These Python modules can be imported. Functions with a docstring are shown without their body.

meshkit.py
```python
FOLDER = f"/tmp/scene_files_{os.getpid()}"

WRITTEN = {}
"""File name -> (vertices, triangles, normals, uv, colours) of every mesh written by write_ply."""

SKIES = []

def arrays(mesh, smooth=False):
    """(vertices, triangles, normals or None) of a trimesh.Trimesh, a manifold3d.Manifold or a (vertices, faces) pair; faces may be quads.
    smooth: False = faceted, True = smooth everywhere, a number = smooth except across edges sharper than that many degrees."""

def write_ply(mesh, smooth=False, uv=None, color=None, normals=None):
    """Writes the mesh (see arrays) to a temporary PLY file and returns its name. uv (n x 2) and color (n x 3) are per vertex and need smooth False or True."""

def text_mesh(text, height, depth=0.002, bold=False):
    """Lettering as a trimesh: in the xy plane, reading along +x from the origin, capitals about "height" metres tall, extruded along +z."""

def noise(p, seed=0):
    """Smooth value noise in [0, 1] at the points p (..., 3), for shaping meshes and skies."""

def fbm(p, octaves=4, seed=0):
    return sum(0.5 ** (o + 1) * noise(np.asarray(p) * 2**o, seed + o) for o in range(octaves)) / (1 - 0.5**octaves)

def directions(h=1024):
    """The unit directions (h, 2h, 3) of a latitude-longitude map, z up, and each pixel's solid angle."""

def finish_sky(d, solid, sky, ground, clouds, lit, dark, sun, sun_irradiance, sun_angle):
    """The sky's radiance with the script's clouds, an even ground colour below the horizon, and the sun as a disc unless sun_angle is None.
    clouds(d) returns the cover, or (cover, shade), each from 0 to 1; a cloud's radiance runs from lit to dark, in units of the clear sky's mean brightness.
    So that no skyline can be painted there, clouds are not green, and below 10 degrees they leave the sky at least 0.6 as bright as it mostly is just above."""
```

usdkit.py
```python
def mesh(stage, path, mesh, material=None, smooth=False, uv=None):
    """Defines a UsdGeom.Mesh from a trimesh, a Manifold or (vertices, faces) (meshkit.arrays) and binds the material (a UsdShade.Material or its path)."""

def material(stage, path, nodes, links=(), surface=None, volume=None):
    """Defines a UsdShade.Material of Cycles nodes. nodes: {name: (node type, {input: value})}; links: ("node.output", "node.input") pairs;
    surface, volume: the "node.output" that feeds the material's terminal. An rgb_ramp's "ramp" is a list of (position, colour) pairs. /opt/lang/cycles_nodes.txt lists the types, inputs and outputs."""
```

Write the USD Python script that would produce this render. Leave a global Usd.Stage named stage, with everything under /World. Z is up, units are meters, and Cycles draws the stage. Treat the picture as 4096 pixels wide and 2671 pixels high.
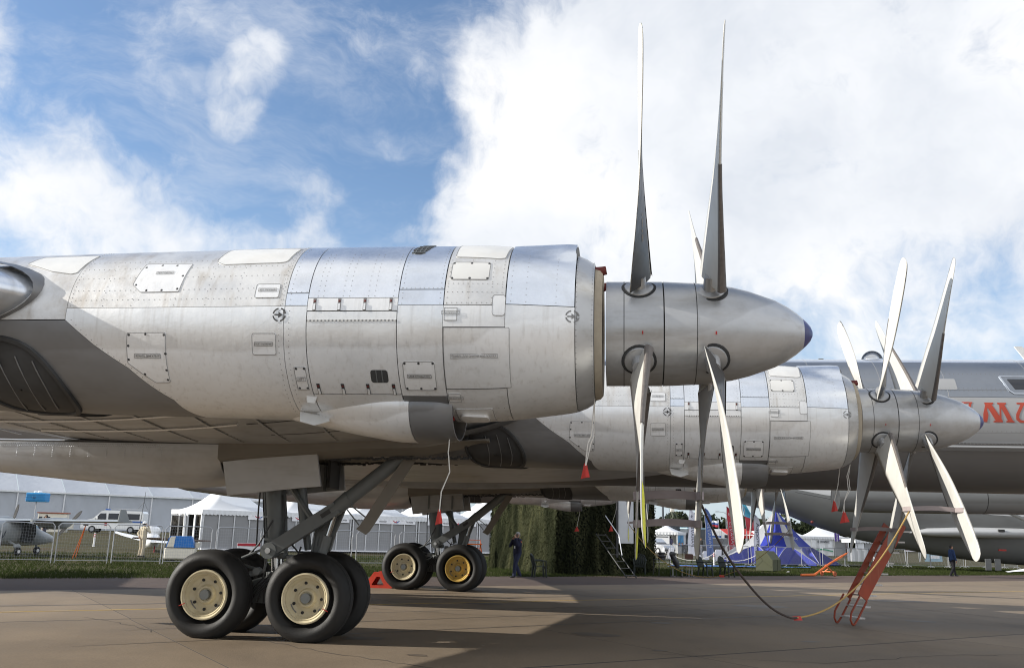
import math, random
import numpy as np, trimesh, usdkit, meshkit, manifold3d
from shapely.geometry import Polygon, Point, box as sbox
from shapely.ops import unary_union
from pxr import Usd, UsdGeom, UsdLux, UsdShade, Gf, Sdf

EXPOSURE, SUN_BETA, SUN_ELEV, SUN_I, SKY_S, CL, SKY_TINT = 0.45, 9.0, 22.5, 1.25, 0.095, 7.9, (1.18, 1.30, 1.40)
rng = np.random.default_rng(7)
stage = Usd.Stage.CreateInMemory()
world = UsdGeom.Xform.Define(stage, '/World')
UsdGeom.Scope.Define(stage, '/World/Looks')
stage.SetDefaultPrim(world.GetPrim())

# ------------------------------------------------------------------ camera
CAM_H, PITCH, ROLL = 1.70, math.radians(12.54), math.radians(1.59)
Fv = np.array([0, math.cos(PITCH), math.sin(PITCH)]); U0 = np.array([0, -math.sin(PITCH), math.cos(PITCH)])
Rv = math.cos(ROLL) * np.array([1.0, 0, 0]) + math.sin(ROLL) * U0
Uv = -math.sin(ROLL) * np.array([1.0, 0, 0]) + math.cos(ROLL) * U0
cam = UsdGeom.Camera.Define(stage, '/World/camera')
M = Gf.Matrix4d(*Rv, 0, *Uv, 0, *(-Fv), 0, 0, 0, CAM_H, 1)
cam.AddTransformOp().Set(M)
cam.CreateHorizontalApertureAttr(36.0); cam.CreateVerticalApertureAttr(36.0 * 667 / 1024)
cam.CreateFocalLengthAttr(36.0 * 3568.2 / 4096)
cam.CreateClippingRangeAttr(Gf.Vec2f(0.05, 20000))
cam.CreateExposureAttr(EXPOSURE)
def direction(px, py):                      # a direction in the world, from the place of a cloud in the 4096 px photograph
    d = Fv + (px - 2048) / 3568.2 * Rv - (py - 1335.5) / 3568.2 * Uv
    return d / np.linalg.norm(d)

# ------------------------------------------------------------------ sun and sky
PSI = math.radians(7.38)                    # heading of the bomber: its nose points to the right and a little towards us
fw = np.array([math.cos(PSI), -math.sin(PSI), 0]); nr = np.array([-math.sin(PSI), -math.cos(PSI), 0])
BETA, ELEV = math.radians(SUN_BETA), math.radians(SUN_ELEV)
sh = -fw * math.cos(BETA) + nr * math.sin(BETA)
SUN = np.array([sh[0] * math.cos(ELEV), sh[1] * math.cos(ELEV), math.sin(ELEV)])
sun = UsdLux.DistantLight.Define(stage, '/World/sun')
sun.CreateIntensityAttr(SUN_I); sun.CreateAngleAttr(0.5); sun.CreateNormalizeAttr(True); sun.CreateColorAttr(Gf.Vec3f(1.0, 0.95, 0.87))
z = SUN; x = np.cross([0, 0, 1.0], z); x /= np.linalg.norm(x); y = np.cross(z, x)
sun.AddTransformOp().Set(Gf.Matrix4d(*x, 0, *y, 0, *z, 0, 0, 0, 0, 1))

def sky_material():
    n, L = {}, []
    n['tc'] = ('texture_coordinate', {})
    n['sky'] = ('sky_texture', dict(sky_type='single_scattering', sun_disc=False, sun_elevation=ELEV, sun_rotation=math.atan2(SUN[0], SUN[1]), altitude=120.0, air_density=1.0, aerosol_density=1.0, ozone_density=2.2))
    D = 'tc.generated'
    def mth(name, t, a, b=None, c=None, clamp=False):
        kw = dict(math_type=t)
        if clamp: kw['use_clamp'] = True
        for key, val in (('value1', a), ('value2', b), ('value3', c)):
            if val is None: continue
            if isinstance(val, str): L.append((val, f'{name}.{key}'))
            else: kw[key] = val
        n[name] = ('math', kw); return name + '.value'
    def noise(name, vec, scale, detail, rough, dist=0.0, sc=None, rot=None):
        if sc is not None or rot is not None:
            n[name + 'm'] = ('mapping', dict(mapping_type='point', scale=sc or (1, 1, 1), rotation=rot or (0, 0, 0))); L.append((vec, name + 'm.vector')); vec = name + 'm.vector'
        n[name] = ('noise_texture', dict(scale=scale, detail=detail, roughness=rough, distortion=dist)); L.append((vec, name + '.vector'))
        return name + '.fac'
    # gentle warp, so that cloud edges curl
    n['wn'] = ('noise_texture', dict(scale=5.0, detail=4.0, roughness=0.6)); L.append((D, 'wn.vector'))
    n['ws'] = ('vector_math', dict(math_type='subtract', vector2=(0.5, 0.5, 0.5))); L.append(('wn.color', 'ws.vector1'))
    n['wm'] = ('vector_math', dict(math_type='scale', scale=0.10)); L.append(('ws.vector', 'wm.vector1'))
    n['wa'] = ('vector_math', dict(math_type='add')); L.extend([(D, 'wa.vector1'), ('wm.vector', 'wa.vector2')])
    n['wz'] = ('vector_math', dict(math_type='normalize')); L.append(('wa.vector', 'wz.vector1'))
    W = 'wz.vector'
    def blob(i, px, py, rad, soft, strength):
        d = direction(px, py); c0 = math.cos(math.radians(rad + soft)); c1 = math.cos(math.radians(max(rad - soft, 0)))
        n[f'd{i}'] = ('vector_math', dict(math_type='dot_product', vector2=tuple(d))); L.append((W, f'd{i}.vector1'))
        n[f'r{i}'] = ('map_range', dict(range_type='smoothstep', from_min=c0, from_max=c1, to_min=0.0, to_max=strength, clamp=True)); L.append((f'd{i}.value', f'r{i}.value'))
        return f'r{i}.result'
    def union(tag, items):
        acc = items[0]
        for k, it in enumerate(items[1:]): acc = mth(f'{tag}{k}', 'maximum', acc, it)
        return acc
    # (place, radius, softness, weight) of the cloud banks in view
    big = union('ub', [blob(i, *b) for i, b in enumerate([
        (2650, 620, 11.0, 5.0, 1.12), (3150, 450, 12.0, 6.0, 1.1), (2240, 800, 6.8, 3.2, 1.05), (3600, 250, 11.0, 5.0, .98), (2650, 260, 5.5, 4.0, .84), (4400, 150, 11, 6, 1.0),
        (2050, 980, 4.5, 3.0, .95), (1980, 400, 2.6, 2.6, .84), (3300, 1250, 8.0, 6.0, .62), (2650, 1080, 6.5, 5.0, .86), (3950, 1080, 5.5, 4.0, .66),
        (120, 640, 3.0, 3.4, .76), (150, 880, 4.0, 4.0, .80), (420, 1080, 5.0, 3.6, .76), (900, 1090, 2.6, 3.0, .56), (-450, 600, 6, 5, .78), (600, 850, 4, 5, .34), (350, 250, 8, 6, .30),
(1000, 320, 0.0, 2.2, .70), (1060, 240, 0.0, 1.6, .62), (910, 350, 0.0, 1.6, .54), (960, 470, 0.2, 2.4, .60), (1545, 520, 0.2, 2.2, .58), (1480, 390, 0.2, 2.2, .52), (-40, 60, .8, 2.4, .66), (1250, 1010, 1.0, 3.6, .68), (1690, 330, .2, 2.2, .50), (1180, 760, .5, 3.4, .58), (1480, 180, .5, 3.4, .34), (1720, 980, 1.5, 3.5, .55)])])
    n1 = noise('n1', W, 7.5, 10.0, 0.60)
    n2 = noise('n2', W, 26.0, 8.0, 0.62)
    nn = mth('nn', 'multiply_add', n2, 0.75, mth('nn0', 'multiply', n1, 1.65))
    nn = mth('nn2', 'subtract', nn, 1.20)
    # behind the viewer the sky carries broken cloud of the same kind
    back = noise('nb', D, 1.9, 3.0, 0.5)
    n['dy'] = ('separate_xyz', {}); L.append((D, 'dy.vector'))
    n['bk'] = ('map_range', dict(range_type='smoothstep', from_min=0.55, from_max=-0.05, to_min=0.0, to_max=1.0, clamp=True)); L.append(('dy.y', 'bk.value'))
    gen = mth('gen', 'multiply', mth('gen0', 'multiply_add', back, 2.4, -0.25), 'bk.result')
    base = mth('base', 'maximum', big, gen)
    dens = mth('dens', 'add', nn, base)
    n['cov'] = ('map_range', dict(range_type='smoothstep', from_min=0.30, from_max=1.02, to_min=0.0, to_max=0.98, clamp=True)); L.append((dens, 'cov.value'))
    # thin streaky cirrus
    c1 = noise('c1', W, 3.6, 9.0, 0.66, 0.3, sc=(1.0, 1.0, 2.8), rot=(0.0, 0.55, 0.25))
    n['cir'] = ('map_range', dict(range_type='smoothstep', from_min=0.42, from_max=0.80, to_min=0.0, to_max=0.50, clamp=True)); L.append((c1, 'cir.value'))
    # low down, all air is whiter
    n['haz'] = ('map_range', dict(range_type='smoothstep', from_min=0.42, from_max=-0.02, to_min=0.04, to_max=0.62, clamp=True)); L.append(('dy.z', 'haz.value'))
    # cloud colour: a little grey where thick
    sh_ = noise('sh', W, 3.4, 7.0, 0.58)
    n['ccol'] = ('rgb_ramp', dict(ramp=[(0.30, (CL * 0.70, CL * 0.75, CL * 0.83)), (0.50, (CL * .92, CL * 0.945, CL * .985)), (0.66, (CL * 1.06, CL * 1.055, CL * 1.05))])); L.append((sh_, 'ccol.fac'))
    n['hcol'] = ('color', dict(value=(CL * 0.60, CL * 0.73, CL * 0.88)))
    n['boost'] = ('mix_color', dict(blend_type='multiply', fac=1.0, b=SKY_TINT, use_clamp=False)); L.append(('sky.color', 'boost.a'))
    n['m0'] = ('mix_color', dict(blend_type='mix', use_clamp=False)); L.extend([('haz.result', 'm0.fac'), ('boost.result', 'm0.a'), ('hcol.value' if False else 'hcol.color', 'm0.b')])
    n['m1'] = ('mix_color', dict(blend_type='mix', use_clamp=False)); L.extend([('cir.result', 'm1.fac'), ('m0.result', 'm1.a'), ('ccol.color', 'm1.b')])
    n['m2'] = ('mix_color', dict(blend_type='mix', use_clamp=False)); L.extend([('cov.result', 'm2.fac'), ('m1.result', 'm2.a'), ('ccol.color', 'm2.b')])
    n['bg'] = ('background_shader', dict(strength=SKY_S)); L.append(('m2.result', 'bg.color'))
    return usdkit.material(stage, '/World/Looks/sky', n, L, surface='bg.background')
dome = UsdLux.DomeLight.Define(stage, '/World/sky')
dome.CreateIntensityAttr(1.0)
UsdShade.MaterialBindingAPI.Apply(dome.GetPrim()).Bind(sky_material())
dome.GetPrim().SetCustomDataByKey('kind', 'structure'); dome.GetPrim().SetCustomDataByKey('label', 'blue afternoon sky with white cloud banks and thin streaks of cirrus')

# ------------------------------------------------------------------ helpers
_used = {}
def numbered(parent, name):
    k = (parent, name); c = _used.get(k, 0); _used[k] = c + 1
    return f'{parent}/{name}' if c == 0 else f'{parent}/{name}_{c:03d}'
def path_of(p): return '/World' if p is None else str(p.GetPath())
def tag(o, label=None, cat=None, group=None, kind=None):
    p = o.GetPrim() if hasattr(o, 'GetPrim') else o
    for k, v in (('label', label), ('category', cat), ('group', group), ('kind', kind)):
        if v: p.SetCustomDataByKey(k, v)
    return p
def thing(name, label=None, cat=None, loc=(0, 0, 0), rotz=0.0, group=None, parent=None, kind=None):
    x = UsdGeom.Xform.Define(stage, numbered(path_of(parent), name))
    if parent is None:
        x.AddTranslateOp().Set(Gf.Vec3d(*map(float, loc))); x.AddRotateZOp().Set(float(math.degrees(rotz)))
    return tag(x, label, cat, group, kind)
def obj(name, m, mat, parent=None, smooth=None, label=None, cat=None, group=None, kind=None, loc=None, rotz=0.0):
    if isinstance(m, MB): m = m.mesh()
    o = usdkit.mesh(stage, numbered(path_of(parent), name), m, mat, smooth=35 if smooth is None else smooth)
    if loc is not None: o.AddTranslateOp().Set(Gf.Vec3d(*map(float, loc))); o.AddRotateZOp().Set(float(math.degrees(rotz)))
    return tag(o, label, cat, group, kind)
def copy_thing(root, loc, rotz, label, cat=None, group=None):
    """the same thing with its parts again, at another place and with a label of its own"""
    was = root.GetCustomData(); nm = root.GetName()
    if nm[-3:].isdigit(): nm = nm[:-4]
    x = UsdGeom.Xform.Define(stage, numbered('/World', nm))
    x.AddTranslateOp().Set(Gf.Vec3d(*map(float, loc))); x.AddRotateZOp().Set(float(math.degrees(rotz)))
    p = x.GetPrim(); p.GetReferences().AddInternalReference(root.GetPath()); p.SetInstanceable(True)
    return tag(p, label, cat or was.get('category'), group or was.get('group'))

class MB:
    """collects vertices and faces of ONE mesh"""
    def __init__(s): s.v, s.f, s.n = [], [], 0
    def add(s, m):
        if isinstance(m, MB): m = m.mesh()
        if isinstance(m, tuple): v, f = np.asarray(m[0], float), np.asarray(m[1], int)
        else: v, f = np.asarray(m.vertices), np.asarray(m.faces)
        if f.shape[1] == 4: f = np.vstack([f[:, [0, 1, 2]], f[:, [0, 2, 3]]])
        s.v.append(v); s.f.append(f + s.n); s.n += len(v); return s
    def mesh(s): return np.vstack(s.v), np.vstack(s.f)
def vf(m):
    if isinstance(m, MB): return m.mesh()
    if isinstance(m, tuple): return np.asarray(m[0], float), np.asarray(m[1], int)
    return np.asarray(m.vertices, float), np.asarray(m.faces, int)
def hull(pts): return vf(trimesh.Trimesh(np.asarray(pts, float), process=False).convex_hull)
_B = np.array([[x, y, z] for x in (-.5, .5) for y in (-.5, .5) for z in (-.5, .5)])
_BF = np.array([[0, 1, 3], [0, 3, 2], [4, 6, 7], [4, 7, 5], [0, 4, 5], [0, 5, 1], [2, 3, 7], [2, 7, 6], [0, 2, 6], [0, 6, 4], [1, 5, 7], [1, 7, 3]])
def rot(m, ax, ang):
    v, f = vf(m); return trimesh.transform_points(v, trimesh.transformations.rotation_matrix(ang, ax)), f
def move(m, d): v, f = vf(m); return v + np.asarray(d, float), f
def bx(c, size, b=0.0, rz=0.0):
    """box with centre c; b chamfers its edges"""
    s = np.asarray(size, float)
    if b <= 0: m = (_B * s, _BF)
    else:
        h = s / 2; b = min(b, *(h * .9)); p = []
        for q in _B * 2:
            for k in range(3):
                w = q * h; w = w - q * b; w[k] = q[k] * h[k]; p.append(w)
        m = hull(p)
    if rz: m = rot(m, (0, 0, 1), rz)
    return move(m, c)
def frame_of(t):
    t = t / (np.linalg.norm(t) + 1e-12); a = np.cross(t, [0, 0, 1.0] if abs(t[2]) < .9 else [1.0, 0, 0]); a /= np.linalg.norm(a); return t, a, np.cross(t, a)
def tube(pts, r, n=8, caps=True):
    p = np.asarray(pts, float); r = np.broadcast_to(r, (len(p),)); T = np.gradient(p, axis=0)
    t0, a, b = frame_of(T[0]); rings = []
    for i in range(len(p)):
        t = T[i] / (np.linalg.norm(T[i]) + 1e-12); a = a - t * (a @ t); a /= np.linalg.norm(a) + 1e-12; b = np.cross(t, a)
        k = np.arange(n) * 2 * np.pi / n; rings.append(p[i] + r[i] * (np.cos(k)[:, None] * a + np.sin(k)[:, None] * b))
    v = np.vstack(rings); f = []
    for i in range(len(p) - 1):
        for j in range(n):
            q = i * n + j; q2 = i * n + (j + 1) % n; f += [[q, q2, q2 + n], [q, q2 + n, q + n]]
    if caps:
        v = np.vstack([v, p[0], p[-1]]); c0 = len(v) - 2
        for j in range(n): f += [[c0, (j + 1) % n, j], [c0 + 1, (len(p) - 1) * n + j, (len(p) - 1) * n + (j + 1) % n]]
    return v, np.array(f)
def cyl(p0, p1, r0, r1=None, n=12): return tube([p0, p1], [r0, r0 if r1 is None else r1], n)
def lathe(prof, n=32, axis='x', a0=0.0, a1=2 * np.pi):
    """prof: (along, radius) rows turned about the axis"""
    P = np.asarray(prof, float); full = abs(a1 - a0 - 2 * np.pi) < 1e-6; k = np.linspace(a0, a1, n + (0 if full else 1), endpoint=not full); m = len(k)
    c, s = np.cos(k), np.sin(k); u = np.repeat(P[:, 0], m); R = np.repeat(P[:, 1], m); cc, ss = np.tile(c, len(P)), np.tile(s, len(P))
    v = {'x': np.stack([u, R * cc, R * ss], 1), 'y': np.stack([R * ss, u, R * cc], 1), 'z': np.stack([R * cc, R * ss, u], 1)}[axis]
    f = []
    for i in range(len(P) - 1):
        for j in range(m if full else m - 1):
            a = i * m + j; b = i * m + (j + 1) % m; f += [[a, a + m, b + m], [a, b + m, b]]
    return v, np.array(f)[:, ::-1]
def grid(fun, us, vs):
    """surface fun(u, v) -> xyz over a grid"""
    U, Vv = np.meshgrid(us, vs, indexing='ij'); v = np.asarray(fun(U.ravel(), Vv.ravel())).reshape(-1, 3); m = len(vs); f = []
    for i in range(len(us) - 1):
        for j in range(m - 1):
            a = i * m + j; f += [[a, a + m, a + m + 1], [a, a + m + 1, a + 1]]
    return v, np.array(f)
def loft(sections, closed=True, caps=True):
    S = [np.asarray(s, float) for s in sections]; m = len(S[0]); v = np.vstack(S); f = []
    for i in range(len(S) - 1):
        for j in range(m if closed else m - 1):
            a = i * m + j; b = i * m + (j + 1) % m; f += [[a, b, b + m], [a, b + m, a + m]]
    if caps:
        for k, o in ((0, 0), (len(S) - 1, (len(S) - 1) * m)):
            v = np.vstack([v, S[k].mean(0)]); c = len(v) - 1
            for j in range(m): f.append([c, o + (j + 1) % m, o + j] if k == 0 else [c, o + j, o + (j + 1) % m])
    return v, np.array(f)
def prism(poly, h):
    """shapely polygon or points in xy, extruded along +z"""
    P = poly if hasattr(poly, 'geom_type') else Polygon(poly)
    return vf(trimesh.util.concatenate([trimesh.creation.extrude_polygon(g, h, engine='earcut') for g in getattr(P, 'geoms', [P])]))
def to_plane(m, o, ex, ey, ez):
    v, f = vf(m); ex, ey, ez = (np.asarray(q, float) for q in (ex, ey, ez)); w = np.asarray(o, float) + v[:, :1] * ex + v[:, 1:2] * ey + v[:, 2:3] * ez
    return w, (f if np.dot(np.cross(ex, ey), ez) > 0 else f[:, ::-1])
def text(s, h, depth=0.004, bold=False, center=True, mirror=False):
    v, f = vf(meshkit.text_mesh(s, h, depth, bold)); v = v.copy()
    if center: v[:, 0] -= (v[:, 0].min() + v[:, 0].max()) / 2; v[:, 1] -= (v[:, 1].min() + v[:, 1].max()) / 2
    if mirror: v[:, 0] *= -1; f = f[:, ::-1]
    return v, f
def refine(m, edge):
    v, f = vf(m); v, f = trimesh.remesh.subdivide_to_size(v, f, edge, max_iter=12); return v, f
def ico(c, r, sub=1, scale=(1, 1, 1)):
    m = trimesh.creation.icosphere(sub, 1.0); return np.asarray(m.vertices) * np.asarray(scale) * r + np.asarray(c, float), np.asarray(m.faces)
def sub_limb(chain):
    """joints [(xyz, r), ...] -> manifold of hulls"""
    out = []
    for (a, ra), (b, rb) in zip(chain[:-1], chain[1:]):
        out.append(manifold3d.Manifold.batch_hull([manifold3d.Manifold.sphere(ra, 14).translate(list(map(float, a))), manifold3d.Manifold.sphere(rb, 14).translate(list(map(float, b)))]))
    return out
def blend(parts, edge=0.03, it=8):
    M_ = manifold3d.Manifold.batch_boolean(parts, manifold3d.OpType.Add).refine_to_length(edge)
    q = M_.to_mesh(); t = trimesh.Trimesh(q.vert_properties[:, :3], q.tri_verts, process=True)
    trimesh.smoothing.filter_taubin(t, iterations=it); return np.asarray(t.vertices), np.asarray(t.faces)

# ------------------------------------------------------------------ materials
_m = {}
def mat(name, col, rough=0.6, metal=0.0, var=0.12, scale=3.0, dirt=None, dirt_amt=0.0, streak=None, bump=0.0, bump_scale=40.0, rand=0.0, speck=0.0, spec=None, sheen=0.0, stretch=(1, 1, 1), coat=0.0, rvar=0.08):
    """principled surface whose colour varies with noise; dirt: a second colour in patches; streak: stretched grime"""
    if name in _m: return _m[name]
    n, L = {}, []
    n['tc'] = ('texture_coordinate', {})
    n['mp'] = ('mapping', dict(mapping_type='point', scale=stretch)); L.append(('tc.object', 'mp.vector'))
    n['n1'] = ('noise_texture', dict(scale=scale, detail=6.0, roughness=0.6)); L.append(('mp.vector', 'n1.vector'))
    c = np.asarray(col, float)
    n['r1'] = ('rgb_ramp', dict(ramp=[(0.30, tuple(c * (1 - var))), (0.70, tuple(np.minimum(c * (1 + var), 0.95)))])); L.append(('n1.fac', 'r1.fac'))
    out = 'r1.color'
    if dirt is not None and dirt_amt > 0:
        n['n2'] = ('noise_texture', dict(scale=scale * 0.45, detail=9.0, roughness=0.72)); L.append(('tc.object', 'n2.vector'))
        n['r2'] = ('map_range', dict(range_type='smoothstep', from_min=0.48, from_max=0.78, to_min=0.0, to_max=dirt_amt, clamp=True)); L.append(('n2.fac', 'r2.value'))
        n['x2'] = ('mix_color', dict(blend_type='mix', b=dirt)); L.extend([('r2.result', 'x2.fac'), (out, 'x2.a')]); out = 'x2.result'
    if streak is not None:
        sc, colr, amt = streak
        n['sm'] = ('mapping', dict(mapping_type='point', scale=sc)); L.append(('tc.object', 'sm.vector'))
        n['n3'] = ('noise_texture', dict(scale=1.0, detail=5.0, roughness=0.6)); L.append(('sm.vector', 'n3.vector'))
        n['r3'] = ('map_range', dict(range_type='smoothstep', from_min=0.5, from_max=0.75, to_min=0.0, to_max=amt, clamp=True)); L.append(('n3.fac', 'r3.value'))
        n['x3'] = ('mix_color', dict(blend_type='mix', b=colr)); L.extend([('r3.result', 'x3.fac'), (out, 'x3.a')]); out = 'x3.result'
    if speck > 0:
        n['n5'] = ('noise_texture', dict(scale=28.0, detail=6.0, roughness=0.75)); L.append(('tc.object', 'n5.vector'))
        n['r5'] = ('map_range', dict(from_min=0.30, from_max=0.70, to_min=1 - speck, to_max=1 + speck)); L.append(('n5.fac', 'r5.value'))
        n['x5'] = ('vector_math', dict(math_type='scale')); L.extend([(out, 'x5.vector1'), ('r5.result', 'x5.scale')]); out = 'x5.vector'
    if rand > 0:
        n['oi'] = ('object_info', {}); n['rr'] = ('map_range', dict(from_min=0.0, from_max=1.0, to_min=1 - rand, to_max=1 + rand * .6)); L.append(('oi.random', 'rr.value'))
        n['xr'] = ('vector_math', dict(math_type='scale')); L.extend([(out, 'xr.vector1'), ('rr.result', 'xr.scale')]); out = 'xr.vector'
    kw = dict(metallic=metal)
    if spec is not None: kw['specular_ior_level'] = spec
    if coat: kw['coat_weight'] = coat; kw['coat_roughness'] = 0.1
    n['p'] = ('principled_bsdf', kw); L.append((out, 'p.base_color'))
    n['rg'] = ('map_range', dict(from_min=0.3, from_max=0.7, to_min=max(rough - rvar, 0.03), to_max=min(rough + rvar, 1.0), clamp=True)); L.extend([('n1.fac', 'rg.value'), ('rg.result', 'p.roughness')])
    if bump > 0:
        n['nb'] = ('noise_texture', dict(scale=bump_scale, detail=4.0, roughness=0.6)); L.append(('tc.object', 'nb.vector'))
        n['b'] = ('bump', dict(strength=1.0, distance=bump)); L.extend([('nb.fac', 'b.height'), ('b.normal', 'p.normal')])
    _m[name] = usdkit.material(stage, f'/World/Looks/{name}', n, L, surface='p.BSDF'); return _m[name]
def glass_pane(name, tint=(0.25, 0.3, 0.33), see=0.6):
    if name in _m: return _m[name]
    n = {'t': ('transparent_bsdf', dict(color=tuple(np.asarray(tint) * 0 + see))), 'g': ('glossy_bsdf', dict(roughness=0.03, color=(.9, .9, .9))), 'f': ('fresnel', dict(IOR=1.5)), 'x': ('mix_closure', {})}
    _m[name] = usdkit.material(stage, f'/World/Looks/{name}', n, [('f.fac', 'x.fac'), ('t.BSDF', 'x.closure1'), ('g.BSDF', 'x.closure2')], surface='x.closure'); return _m[name]
def leaf_mat(name, cols, trans=0.35):
    if name in _m: return _m[name]
    n, L = {}, []
    n['g'] = ('geometry', {}); n['r'] = ('rgb_ramp', dict(ramp=cols)); L.append(('g.random_per_island', 'r.fac'))
    n['d'] = ('diffuse_bsdf', {}); n['t'] = ('translucent_bsdf', {}); n['x'] = ('mix_closure', dict(fac=trans))
    L += [('r.color', 'd.color'), ('r.color', 't.color'), ('d.BSDF', 'x.closure1'), ('t.BSDF', 'x.closure2')]
    _m[name] = usdkit.material(stage, f'/World/Looks/{name}', n, L, surface='x.closure'); return _m[name]
# ------------------------------------------------------------------ ground
GD = np.array([0.842, 0.539]); GN = np.array([-0.539, 0.842])        # along and across the apron's joints
def gpt(k, c): return np.array([0.0, 0.0]) + k * GD + c * GN             # k along, c across (c grows away from us)
def ground_z(x, y):
    a = np.clip((np.asarray(y) - 46) / 44, 0, 1); b = np.clip((-10 - np.asarray(x)) / 25, 0, 1)
    return 0.62 * a * a * (3 - 2 * a) * b * b * (3 - 2 * b)
C_GRASS = 36.4 * 0.842                                                # across-position of the lawn's edge
C_ASPH = 30.4 * 0.842
C_YEL = 23.4 * 0.842
m_conc = mat('concrete', (0.215, 0.166, 0.115), 0.75, var=0.10, scale=0.6, dirt=(0.135, 0.106, 0.077), dirt_amt=0.6, bump=0.004, bump_scale=60, rand=0.12, speck=0.16, spec=0.3, streak=((0.5, 0.25, 1.0), (0.11, 0.085, 0.06), 0.5))
m_asph = mat('asphalt', (0.098, 0.072, 0.06), 0.85, var=0.14, scale=1.2, dirt=(0.07, 0.055, 0.047), dirt_amt=0.6, bump=0.008, bump_scale=90, speck=0.22, spec=0.25)
m_joint = mat('joint_filler', (0.05, 0.045, 0.04), 0.9, var=0.3, scale=9)
m_yel = mat('yellow_paint', (0.42, 0.27, 0.06), 0.7, var=0.2, scale=2.0, dirt=(0.26, 0.22, 0.18), dirt_amt=0.9)
m_soil = mat('turf_soil', (0.062, 0.056, 0.026), 0.95, var=0.22, scale=0.35, dirt=(0.085, 0.055, 0.032), dirt_amt=0.85, spec=0.1)
gx_, gy_ = np.meshgrid(np.concatenate([np.linspace(-900, -140, 8), np.linspace(-120, 120, 49), np.linspace(140, 900, 8)]), np.concatenate([np.linspace(-300, -20, 6), np.linspace(0, 140, 36), np.linspace(160, 1500, 10)]), indexing='ij')
gv = np.stack([gx_.ravel(), gy_.ravel(), ground_z(gx_.ravel(), gy_.ravel()) - 0.03], 1); mm = gx_.shape[1]
gf = np.array([[[i * mm + j, (i + 1) * mm + j, (i + 1) * mm + j + 1], [i * mm + j, (i + 1) * mm + j + 1, i * mm + j + 1]] for i in range(gx_.shape[0] - 1) for j in range(mm - 1)]).reshape(-1, 3)
obj('ground', (gv, gf), m_soil, kind='structure', label='dry grassy airfield ground stretching to the horizon', smooth=True)
def slab(k0, k1, c0, c1, z0, z1, b=0.0):
    p = [gpt(k0, c0), gpt(k1, c0), gpt(k1, c1), gpt(k0, c1)]
    v = [[*q, z0] for q in p] + [[*(q + (np.mean(p, 0) - q) * b / 3), z1] for q in p]
    return np.array(v), np.array([[0, 2, 1], [0, 3, 2], [4, 5, 6], [4, 6, 7], [0, 1, 5], [0, 5, 4], [1, 2, 6], [1, 6, 5], [2, 3, 7], [2, 7, 6], [3, 0, 4], [3, 4, 7]])
apron = thing('apron', 'tan concrete apron of large slabs with dark joints', parent=None, kind='structure')
obj('joint_bed', slab(-90, 120, -40, C_ASPH, -0.028, -0.0012), m_joint, apron)
cs = [C_ASPH - 0.02]
while cs[-1] > -36: cs.append(cs[-1] - 7.72)
for ci in range(len(cs) - 1):
    for ki in range(-6, 14):
        k0 = -3.0 + ki * 6.4 + (0.0 if ci % 2 else 0.03)
        w = 0.032
        obj('concrete_slab', slab(k0 + .010, k0 + 6.4 - .010, cs[ci + 1] + w, cs[ci] - w, -0.010, 0.0, 0.0), m_conc, apron, smooth=False)
road = thing('asphalt_strip', 'reddish brown asphalt strip between concrete apron and lawn', kind='structure')
obj('paving', slab(-90, 150, C_ASPH, C_GRASS + 0.6, -0.025, -0.004), m_asph, road)
mk = MB()
k = -60.0
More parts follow.
